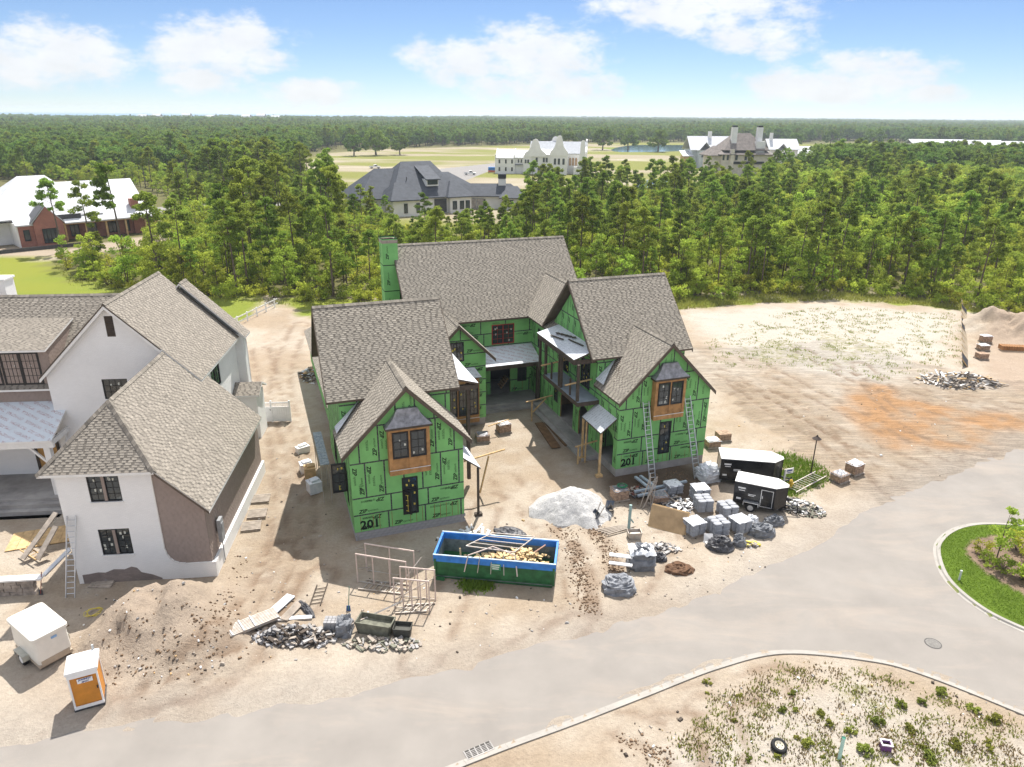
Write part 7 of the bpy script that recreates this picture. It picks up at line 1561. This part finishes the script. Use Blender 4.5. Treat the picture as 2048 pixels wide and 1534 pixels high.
for k, (u, D) in enumerate(((325,1680),(352,1700),(408,1690),(452,1710),(520,1730),(548,1735),(575,1750))):
    x = (u-1024)/FPX*D*1.0; t = thing('beach_house', ['first','second','third','fourth','fifth','sixth','seventh'][k]+' tiny white beach house from the left on the sea horizon', 'house', (x, D, 0), 0, 'white beach houses on the horizon'); wbox(t, -9, 9, 0, 12, 14+(k % 3)*2, FARW); far_roof(t, gab(-10, 10, -1, 13, 14+(k % 3)*2, 19+(k % 3)*2), WROOF, thick=.6)
    for x in (-5, 0, 5): fwin(t, x-1, 8, x+1, 11, 0)
# vehicles in the clearing
def pickup(u, v, rz, label, body):
    t = thing('pickup_truck', label, 'truck', (*G(u, v), .05), rad(rz)); b = MB(); b.prism([(-2.7,-.95,.5),(2.7,-.95,.5),(2.75,-.95,.95),(1.5,-.95,1.1),(-2.7,-.95,1.1)], (0,1.9,0)); b.build('body', body, t); b = MB(); b.prism([(-.6,-.85,1.1),(1.4,-.85,1.1),(.8,-.85,1.85),(-.4,-.85,1.85)], (0,1.7,0)); c_ = b.build('cab', body, t); b = MB(); b.prism([(-.4,-.87,1.2),(1.15,-.87,1.2),(.75,-.87,1.75),(-.3,-.87,1.75)], (0,1.74,0)); b.build('window', FARG, c_)
    b = MB(); b.box((-1.7, 0, 1.12), (1.9, 1.6, .05)); b.build('load_bed', TARPK, t)
    for x in (-1.7, 1.75):
        for y in (-.9, .9): wheel(t, x, y, .4, .25, ALU)
    for y in (-.7, .7): b = MB(); b.box((2.74, y, .8), (.05, .35, .15)); b.build('headlight', SHEETW, t)
pickup(940, 350, 10, 'white pickup truck parked near the curved-gable house', FARW); pickup(750, 337, 25, 'white work truck on the sand behind the slate roof house', FARW)
t = thing('container', 'blue and red striped container beside the curved-gable house', 'container', (*G(984, 346), 0), rad(-5)); wbox(t, -1.8, 1.8, 0, 2.4, 1.2, mat('red_panel', (.55,.12,.05), .6), 'lower_panel', .35); wbox(t, -1.8, 1.8, 0, 2.4, 2.6, mat('blue_panel', (.06,.22,.55), .6), 'upper_panel', 1.2)
for x in (-1.6, 1.6): b = MB(); b.box((x, .2, .17), (.2,.2,.35)); b.build('foot', FRAME, t)
a1, a2 = G(880, 352), G(1245, 372)
# ------------------------------------------------------------------ vegetation
PINEL = mat('pine_needles', (.30,.375,.062), .8, c2=(.18,.245,.045), vscale=1.4, translucent=.45, objvar=.55)
LEAFL = mat('broad_leaves', (.43,.51,.08), .8, c2=(.265,.335,.05), vscale=1.2, translucent=.48, objvar=.5)
SHRBL = mat('shrub_leaves', (.50,.54,.085), .8, c2=(.31,.36,.05), vscale=1.4, translucent=.48, objvar=.55)
OAKL = mat('oak_leaves', (.20,.29,.06), .8, c2=(.125,.19,.042), vscale=.5, translucent=.42, objvar=.35)
BARK = mat('pine_bark', (.15,.115,.09), .95, .3, 3, .4, 8)
WEEDL = mat('weed_leaves', (.36,.36,.085), .85, c2=(.24,.27,.06), vscale=4, translucent=.35, objvar=.5)
def leaves_mesh(name, cl, size, m, seed, up=.0, aspect=1.6):
    "cl: list of (centre, radii, count); little bent leaf sprays spread through each clump"
    r = np.random.default_rng(seed); C_, S_ = [], []
    for (c, rd, n) in cl:
        d = r.normal(size=(n, 3)); d /= np.linalg.norm(d, axis=1)[:, None]; q = r.random(n)**.45
        C_.append(np.array(c)+d*q[:, None]*np.array(rd)); S_.append(np.full(n, 1.0))
    P = np.concatenate(C_); n = len(P); a = r.normal(size=(n, 3)); a[:, 2] += up; a /= np.linalg.norm(a, axis=1)[:, None]
    t = r.normal(size=(n, 3)); b = np.cross(a, t); b /= np.linalg.norm(b, axis=1)[:, None]; s = size*r.uniform(.6, 1.35, n)[:, None]
    L_ = a*s*aspect/2; W_ = b*s/2; nrm = np.cross(a, b)*s*.18
    V = np.stack([P-L_, P+W_-nrm, P+L_, P-W_-nrm], 1).reshape(-1, 3); F = np.arange(4*n).reshape(n, 4)
    me_ = bpy.data.meshes.new(name); me_.vertices.add(4*n); me_.vertices.foreach_set('co', V.ravel()); me_.loops.add(4*n); me_.loops.foreach_set('vertex_index', F.ravel()); me_.polygons.add(n); me_.polygons.foreach_set('loop_start', np.arange(n)*4); me_.update(calc_edges=True); me_.materials.append(m); return me_
def stem(b, pts, r0, r1, n=6):
    k = len(pts)-1
    for i in range(k): b.cyl(pts[i], pts[i+1], r0+(r1-r0)*i/k, r0+(r1-r0)*(i+1)/k, n, caps=False)
def make_pine(seed, h=12.0):
    r = random.Random(seed); t = MB(); lean = (r.uniform(-.5,.5), r.uniform(-.5,.5)); ax = lambda z: V3((lean[0]*(z/h)**2, lean[1]*(z/h)**2, z)); stem(t, [ax(h*k/6) for k in range(7)], .17, .04); cl = []
    base = r.uniform(.38, .66); n = r.randint(15, 22)
    for k in range(n):
        f_ = base+(1-base)*(k+r.random())/n; z = h*f_; s_ = 1-(f_-base)/(1-base); reach = (.5+2.15*s_**.8*(.6 if f_ < base+.06 else 1))*r.uniform(.6, 1.15); a = r.uniform(0, 6.28); c = ax(z)+V3((math.cos(a)*reach, math.sin(a)*reach, r.uniform(-.1,.55))); t.cyl(ax(z-.4), c, .035, .012, 4, caps=False); q = r.uniform(.42, .85); cl.append((tuple(c), (q, q, q*.62), int(105*q/.6)))
        if r.random() < .5: c2 = c*.55+ax(z+.3)*.45; cl.append((tuple(c2), (q*.7, q*.7, q*.5), 55))
    cl.append((tuple(ax(h+.1)), (.45,.45,.5), 90)); return t.mesh('trunk', [BARK]), leaves_mesh('crown', cl, .19, PINEL, seed, .5, 2.0)
def make_broad(seed, h=6.5, wid=1.9):
    r = random.Random(seed); t = MB(); cl = []; ns = r.randint(1, 3)
    for s_ in range(ns):
        a = r.uniform(0, 6.28); d = r.uniform(.1, .9)*(ns > 1); top = V3((math.cos(a)*d*1.2, math.sin(a)*d*1.2, h*.8)); stem(t, [V3((math.cos(a)*.12*s_, math.sin(a)*.12*s_, 0)), V3((math.cos(a)*d*.5, math.sin(a)*d*.5, h*.4)), top], .09, .03)
        for k in range(r.randint(9, 13)):
            f_ = r.uniform(.25, 1.02); rr = wid*(1-abs(f_-.58)*1.15)*r.uniform(.35, 1.0); b_ = r.uniform(0, 6.28); c = V3((math.cos(a)*d*f_*1.2+math.cos(b_)*rr, math.sin(a)*d*f_*1.2+math.sin(b_)*rr, h*f_)); t.cyl(V3((math.cos(a)*d*f_, math.sin(a)*d*f_, h*f_*.8)), c, .03, .01, 4, caps=False); q = r.uniform(.5, .95); cl.append((tuple(c), (q, q, q*.62), int(100*q)))
    return t.mesh('trunk', [BARK]), leaves_mesh('crown', cl, .20, LEAFL, seed, .4, 1.5)
def make_shrub(seed, h=2.6, wid=1.5, m=None, size=.2):
    r = random.Random(seed); t = MB(); cl = []
    for k in range(15):
        a = r.uniform(0, 6.28); d = wid*r.random()**.6*.8; z = h*(1-(d/wid)**2*.5)*r.uniform(.25, .92); c = V3((math.cos(a)*d, math.sin(a)*d, z)); t.cyl((0,0,0), c, .03, .008, 4, caps=False); q = r.uniform(.4, .72)*h/2.6; cl.append((tuple(c), (q, q, q*.7), int(62*q/(h/2.6)*.9)))
    return t.mesh('stems', [BARK]), leaves_mesh('foliage', cl, size, m or SHRBL, seed, .5, 1.4)
def make_oak(seed, h=11.0, wid=6.0):
    r = random.Random(seed); t = MB(); cl = []; stem(t, [V3((0,0,0)), V3((.2,.1,h*.25)), V3((.1,.0,h*.5))], .45, .25, 8)
    for k in range(46):
        a = r.uniform(0, 6.28); f_ = r.uniform(.26, 1.0); rr = wid*math.sqrt(max(.05, 1-((f_-.5)/.56)**2))*r.uniform(.45, 1.0); c = V3((math.cos(a)*rr, math.sin(a)*rr, h*f_)); 
        if k % 2: t.cyl((0,0,h*.35), c, .1, .03, 4, caps=False)
        q = r.uniform(1.0, 1.7); cl.append((tuple(c), (q, q, q*.6), int(46*q)))
    return t.mesh('trunk', [BARK]), leaves_mesh('crown', cl, .55, OAKL, seed, .4, 1.3)
PINES = [make_pine(100+k) for k in range(7)]; BROADS = [make_broad(200+k, 6.5, 1.5+.12*k) for k in range(6)]; SHRUBS = [make_shrub(300+k) for k in range(5)]; OAKS = [make_oak(400+k) for k in range(4)]
def plant(name, protos, k, x, y, z, s, rz, label, cat, group=None, names=('trunk', 'crown'), sz=None):
    t = thing(name, label, cat, (x, y, z), rz, group); t.scale = (s, s, sz or s)
    link_mesh(names[0], protos[k][0], t); link_mesh(names[1], protos[k][1], t); return t
FIRST = {}
def in_px(u, v, poly): return inpoly(np.array([u]), np.array([v]), poly)[0]
HOLES = [[(-300,340),(300,380),(345,455),(335,500),(255,522),(140,530),(60,530),(-300,560)], [(560,330),(640,300),(760,296),(990,290),(1230,284),(1420,284),(1640,286),(1900,294),(2300,305),(2300,322),(1900,330),(1700,335),(1640,352),(1560,372),(1390,382),(1300,398),(1060,412),(1055,440),(1000,462),(920,468),(850,468),(790,460),(765,436),(690,428),(650,400)], [(330,398),(640,402),(640,416),(380,416),(320,432)]]
def jitter_pts(y0, y1, sp, seed, xlim):
    r = np.random.default_rng(seed); out = []; y = y0
    while y < y1:
        xa, xb = xlim(y); n = int((xb-xa)/sp); xs_ = np.linspace(xa, xb, n)+r.uniform(-.45, .45, n)*sp; out.append(np.stack([xs_, y+r.uniform(-.45, .45, n)*sp], 1)); y += sp
    P = np.concatenate(out); u, v = project(P[:, 0], P[:, 1], 0*P[:, 0]); return P, u, v
def forest_mask(P, u, v, inset):
    m = v < edge_v(u)-inset
    for h_ in HOLES: m &= ~inpoly(u, v, h_)
    return m
xl = lambda y: (-1.05*y-50, 1.0*y+60)
# --- the wood just behind the lots
P, u, v = jitter_pts(84, 330, 3.9, 21, xl); m = forest_mask(P, u, v, 5); dens = fbm(P[:, 0]*.035, P[:, 1]*.035, 91, 3); m &= nrg.random(len(P)) < np.clip(.05+1.45*(dens-.42), .03, .6); pines = P[m]
P, u, v = jitter_pts(84, 330, 3.0, 22, xl); m = forest_mask(P, u, v, 2); broads = P[m & (nrg.random(len(P)) < .55)]
P, u, v = jitter_pts(82, 200, 2.2, 23, xl); m = forest_mask(P, u, v, -3) & ((nrg.random(len(P)) < .42) | (v > edge_v(u)-9)); shrubs = P[m]
def side_name(u): return 0 if u < 560 else 1 if u < 1360 else 2
PL = ['slender pine in the wood behind the white brick house', 'slender pine in the wood behind the green house', 'slender pine in the wood behind the white sand field']
BL = ['leafy young tree in the wood behind the white brick house', 'leafy young tree in the wood behind the green house', 'leafy young tree in the wood behind the white sand field']
SL = ['low leafy shrub along the wood edge behind the white brick house', 'low leafy shrub along the wood edge behind the green house', 'low leafy shrub along the wood edge behind the sand field']
def grow(pts, protos, name, labels, cat, srange, n_ind, stuffname, stufflabel, names, hfun=None):
    d = np.hypot(pts[:, 0], pts[:, 1]); u, v = project(pts[:, 0], pts[:, 1], 0*d+3); vis = (u > -30) & (u < 2080); order = np.argsort(d+np.where(vis, 0, 1e4)); rest = []; firsts = [None]*len(protos); r = random.Random(len(pts)); cnt = 0
    for j, i in enumerate(order):
        x, y = map(float, pts[i]); s = r.uniform(*srange); k = r.randrange(len(protos)); rz = r.uniform(0, 6.28)
        if hfun: s *= hfun(x, y, float(u[i]), float(v[i]))
        if cnt < n_ind and vis[i]:
            q = side_name(u[i]); t = plant(name, protos, k, x, y, gz(x, y)-.1, s, rz, labels[q], cat, cat+'s behind the '+('white brick house', 'green house', 'sand field')[q], names); cnt += 1
            if firsts[k] is None: firsts[k] = [c for c in t.children]
        else: rest.append((x, y, -.05, rz, s, k))
    return rest, firsts
def tall(x, y, u, v): return 1.22 if 330 < u < 700 and y > 115 else (.70 if 660 < u < 1060 and v < 545 else 1.0)
restP, fP = grow(pines, PINES, 'pine_tree', PL, 'pine tree', (.55, 1.18), 300, 'pine_wood', '', ('trunk', 'crown'), tall)
restB, fB = grow(broads, BROADS, 'young_tree', BL, 'tree', (.45, 1.2), 300, 'leaf_wood', '', ('trunk', 'crown'), lambda x, y, u, v: 1.3 if u > 1500 and y > 120 else (.75 if 660 < u < 1060 and v < 545 else 1.0))
restS, fS = grow(shrubs, SHRUBS, 'shrub', SL, 'shrub', (.55, 1.2), 300, 'shrub_wood', '', ('stems', 'foliage'))
# pines standing in front of the brick house
for (u, v, s, k, lb) in ((126,505,1.12,0,'left one of three tall pines in front of the brick house'), (186,508,1.1,2,'middle one of three tall pines in front of the brick house'), (250,524,1.38,4,'tallest of three pines in front of the brick house')):
    x, y = G(u, v); plant('pine_tree', PINES, k, x, y, 0, s, k, lb, 'pine tree')
# single oaks round the clearing, also the models for the far woods
fO = [None]*len(OAKS); OL = ['first','second','third','fourth','fifth','sixth','seventh','eighth','ninth','tenth','eleventh']
oak_px = [(708,312,.9),(752,311,1.15),(800,310,.85),(1135,300,1.0),(1205,300,1.1),(1256,299,1.15),(1316,304,1.1),(1590,296,.9),(1660,292,1.0),(1745,296,1.2),(1380,292,.8)]
for j, (u, v, s) in enumerate(oak_px):
    x, y = G(u, v); k = j % len(OAKS); t = plant('oak_tree', OAKS, k, x, y, 0, s*1.25, j*1.7, OL[j]+' spreading oak from the left along the far side of the clearing', 'oak tree', 'oaks along the clearing')
    if fO[k] is None: fO[k] = [c for c in t.children]
# --- everything farther than one can count: one object of instances for each wood
def scatter(name, pts, protos, label, cat):
    n = len(pts); me_ = bpy.data.meshes.new(name); A = np.array(pts); me_.vertices.add(n); me_.vertices.foreach_set('co', A[:, :3].ravel())
    for k, nm in ((3, 'rot'), (4, 'scl')): a = me_.attributes.new(nm, 'FLOAT', 'POINT'); a.data.foreach_set('value', A[:, k].astype(np.float32))
    a = me_.attributes.new('pid', 'INT', 'POINT'); a.data.foreach_set('value', A[:, 5].astype(np.int32)); o = link_mesh(name, me_, kind='stuff'); tag(o, label, cat)
    ng = bpy.data.node_groups.new(name, 'GeometryNodeTree'); ng.interface.new_socket('Geometry', in_out='INPUT', socket_type='NodeSocketGeometry'); ng.interface.new_socket('Geometry', in_out='OUTPUT', socket_type='NodeSocketGeometry'); NN = ng.nodes.new; LL = ng.links.new
    gi, go_ = NN('NodeGroupInput'), NN('NodeGroupOutput'); jn = NN('GeometryNodeJoinGeometry')
    def attr(nm, ty): q = NN('GeometryNodeInputNamedAttribute'); q.data_type = ty; q.inputs['Name'].default_value = nm; return [s for s in q.outputs if s.enabled and s.name == 'Attribute'][0]
    ro, scl, pid = attr('rot', 'FLOAT'), attr('scl', 'FLOAT'), attr('pid', 'INT'); cx = NN('ShaderNodeCombineXYZ'); LL(ro, cx.inputs[2]); er = NN('FunctionNodeEulerToRotation'); LL(cx.outputs[0], er.inputs[0])
    for k, objs in enumerate(protos):
        if not objs: continue
        j2 = NN('GeometryNodeJoinGeometry')
        for ob in objs: oi = NN('GeometryNodeObjectInfo'); oi.transform_space = 'ORIGINAL'; oi.inputs['Object'].default_value = ob; LL(oi.outputs['Geometry'], j2.inputs[0])
        g2 = NN('GeometryNodeGeometryToInstance'); LL(j2.outputs[0], g2.inputs[0]); cm = NN('FunctionNodeCompare'); cm.data_type = 'INT'; cm.operation = 'EQUAL'; ins = [s for s in cm.inputs if s.enabled]; LL(pid, ins[0]); ins[1].default_value = k
        ip = NN('GeometryNodeInstanceOnPoints'); LL(gi.outputs[0], ip.inputs['Points']); LL(cm.outputs[0], ip.inputs['Selection']); LL(g2.outputs[0], ip.inputs['Instance']); LL(er.outputs[0], ip.inputs['Rotation']); LL(scl, ip.inputs['Scale']); LL(ip.outputs[0], jn.inputs[0])
    LL(jn.outputs[0], go_.inputs[0]); md = o.modifiers.new('scatter', 'NODES'); md.node_group = ng; return o
fP = [f_ or fP[0] for f_ in fP]; fB = [f_ or fB[0] for f_ in fB]; fS = [f_ or fS[0] for f_ in fS]
scatter('pine_wood', restP, fP, 'dense stand of pines receding behind the lots', 'wood'); scatter('leafy_wood', restB, fB, 'leafy young growth filling the wood between the pines', 'wood'); scatter('undergrowth', restS, fS, 'low undergrowth on the floor of the wood', 'undergrowth')
far = []; r = np.random.default_rng(8); d = 300.0
while d < 5200:
    s = 5.0+d*.0065; xa, xb = -1.1*d-60, 1.05*d+60; n = int((xb-xa)/s); xs_ = np.linspace(xa, xb, n)+r.uniform(-.5,.5,n)*s; ys_ = d+r.uniform(-.5,.5,n)*s; u, v = project(xs_, ys_, 0*xs_); ok = np.ones(n, bool)
    for h_ in HOLES: ok &= ~inpoly(u, v, h_)
    ok &= ~inpoly(u, v, [(1200,287),(1430,283),(1440,306),(1230,308)]); ok &= ~inpoly(u, v, [(1570,287),(1650,283),(1780,282),(1850,292),(1760,305),(1600,305)])
    ok &= ~inpoly(xs_, ys_, [(-12000,1640),(-2500,1740),(-1000,1990),(-450,2690),(-150,4490),(300,9290),(-12000,9290)])
    grow_ = 1+min(.25, d/9000); nsz = .75+.5*fbm(xs_*.006, ys_*.006, 44, 3)
    for x, y, o_, q in zip(xs_, ys_, ok, nsz):
        if o_: far.append((x, y, -.3, r.uniform(0, 6.28), r.uniform(.75, 1.2)*grow_*q, r.integers(0, len(OAKS)+3)))
    d += s
scatter('far_woods', far, fO+fP[:3], 'dark green forest reaching from the clearing to the horizon', 'forest')
# --- garden island
x, y = G(1990, 1128); plant('sapling', BROADS, 1, x, y, .2, .55, .4, 'young tree in the mulch bed of the road island', 'tree')
for j, (u, v, s, lb) in enumerate(((1965,1112,.42,'dark shrub left of the island sapling'),(1975,1130,.36,'small shrub below the island sapling'),(2030,1105,.55,'shrub right behind the island sapling'),(2005,1145,.42,'yellowish shrub in the island mulch'),(2042,1165,.6,'bright shrub at the right edge of the island bed'),(1972,1140,.16,'tiny plant alone in the island mulch'),(2060,1130,.5,'shrub at the picture edge in the island bed'),(2075,1190,.6,'shrub low in the island bed at the picture edge'))):
    x, y = G(u, v); plant('shrub', SHRUBS, j % 5, x, y, .17, s, j, lb, 'shrub', None, ('stems', 'foliage'))
# --- weeds on the sand
WEEDS = [make_shrub(500+k, .5, .42, WEEDL, .085) for k in range(4)]; r = random.Random(31); placed = 0; wpts = [(1616,1490,1.3),(1730,1503,1.4),(1800,1412,1.0),(1845,1408,1.1),(1912,1492,1.0),(1945,1420,.9),(1755,1445,1.1),(1590,1420,.7),(1660,1450,.9),(1498,1520,.8),(1700,1465,.9),(1880,1385,1.1),(1985,1440,1.1),(1820,1460,1.0),(1640,1428,.7),(1860,1520,1.0),(1556,1516,.8),(1980,1500,.9)]
while len(wpts) < 50: wpts.append((r.uniform(1330, 2040), r.uniform(1345, 1560), r.uniform(.25, .75)))
for j, (u, v, s) in enumerate(wpts):
    x, y, z = gp(u, v)
    if not inpoly(np.array([x]), np.array([y]), LOT)[0] or sdist(np.array([x]), np.array([y]), KERB, False)[0] < .9: continue
    plant('weed_clump', WEEDS, r.randrange(4), x, y, z-.04, s*r.uniform(.55,.85), r.uniform(0, 6.28), 'green weed clump on the pale sand in front of the kerb', 'weed', 'weed clumps on the near lot', ('stems', 'foliage'))
# grass blades
def blades(name, n, poly_px, h, label, seed, m, cond=None, clump=1, spread=.25):
    r = np.random.default_rng(seed); W_ = np.array(PX(poly_px)); x0, y0 = W_.min(0); x1, y1 = W_.max(0); P = np.stack([r.uniform(x0, x1, n*3), r.uniform(y0, y1, n*3)], 1); P = P[inpoly(P[:, 0], P[:, 1], [tuple(q) for q in W_])][:n]
    if clump > 1: P = np.repeat(P, clump, 0)+r.normal(size=(len(P)*clump, 2))*spread
    Z = height(P[:, 0], P[:, 1]); k = len(P); a = r.uniform(0, 6.28, k); hh = h*r.uniform(.4, 1.3, k); wd = .035+.05*h; ln = r.normal(size=(k, 2))*.35*hh[:, None]
    b0 = np.stack([P[:, 0]+np.cos(a)*wd, P[:, 1]+np.sin(a)*wd, Z-.02], 1); b1 = np.stack([P[:, 0]-np.cos(a)*wd, P[:, 1]-np.sin(a)*wd, Z-.02], 1); tp = np.stack([P[:, 0]+ln[:, 0], P[:, 1]+ln[:, 1], Z+hh], 1)
    V = np.stack([b0, b1, tp], 1).reshape(-1, 3); me_ = bpy.data.meshes.new(name); me_.vertices.add(3*k); me_.vertices.foreach_set('co', V.ravel()); me_.loops.add(3*k); me_.loops.foreach_set('vertex_index', np.arange(3*k)); me_.polygons.add(k); me_.polygons.foreach_set('loop_start', np.arange(k)*3); me_.update(calc_edges=True); me_.materials.append(m); o = link_mesh(name, me_, kind='stuff'); tag(o, label, 'grass')
GRS = mat('grass_blades', (.30,.33,.06), .85, c2=(.34,.33,.10), vscale=.6, translucent=.35); GRS2 = mat('lawn_blades', (.20,.30,.04), .85, c2=(.16,.25,.035), vscale=.8, translucent=.3)
blades('edge_grass', 9000, [(1345,598),(1500,591),(1640,585),(1760,591),(1900,606),(2060,636),(2060,650),(1930,620),(1800,608),(1650,600),(1500,608),(1345,622)], .55, 'tall yellow green grass strip between the sand field and the wood', 41, GRS)
blades('edge_grass', 5000, [(95,512),(160,562),(300,590),(530,600),(760,604),(1100,626),(1350,602),(1350,612),(1100,640),(760,616),(530,610),(300,600),(140,570)], .6, 'tall grass along the wood edge behind the houses', 42, GRS)
blades('sand_weeds', 420, [(1380,700),(1500,640),(1650,612),(1920,630),(1930,730),(1760,760),(1600,735),(1450,735)], .20, 'sparse low weeds over the white sand field', 43, WEEDL, clump=14, spread=.28)
blades('sand_weeds', 150, [(1420,1400),(1560,1330),(1760,1350),(2048,1450),(2048,1534),(1300,1534)], .16, 'sparse low weeds on the sand in front of the kerb', 44, WEEDL, clump=22, spread=.22)
blades('dry_grass', 130, [(1420,1400),(1560,1330),(1760,1350),(2048,1450),(2048,1534),(1300,1534)], .14, 'dry brown grass between the green weeds in front of the kerb', 48, mat('dry_grass', (.36,.27,.13), .9, .2, 1), clump=24, spread=.28)
blades('sand_weeds', 260, [(1475,965),(1545,908),(1600,910),(1660,945),(1640,975),(1565,995)], .22, 'green grass around the hydrant behind the black trailers', 45, GRS2, clump=22, spread=.3)
blades('island_grass', 9000, [(2048,1255),(1960,1208),(1895,1155),(1876,1102),(1888,1078),(1920,1060),(1975,1053),(2048,1060),(2048,1075),(1990,1075),(1945,1085),(1930,1105),(1950,1130),(1990,1162),(2048,1196)], .05, 'mown green grass around the island bed', 46, GRS2)
blades('dump_grass', 90, [(920,1165),(975,1160),(985,1180),(930,1185)], .25, 'tuft of green grass in the dumpster shadow', 47, GRS2, clump=14, spread=.2)
# ------------------------------------------------------------------ thin summer haze
hz = MB(); hz.box((0, 4400, 19), (25000, 10400, 42)); ho = hz.build('haze', [], kind='stuff')
hm = bpy.data.materials.new('summer_haze'); hm.use_nodes = True; t = hm.node_tree; t.nodes.clear(); pv = t.nodes.new('ShaderNodeVolumePrincipled'); om = t.nodes.new('ShaderNodeOutputMaterial'); pv.inputs['Color'].default_value = (.80, .90, 1.0, 1); pv.inputs['Density'].default_value = .00016; pv.inputs['Anisotropy'].default_value = .2; t.links.new(pv.outputs[0], om.inputs['Volume']); ho.data.materials.append(hm)
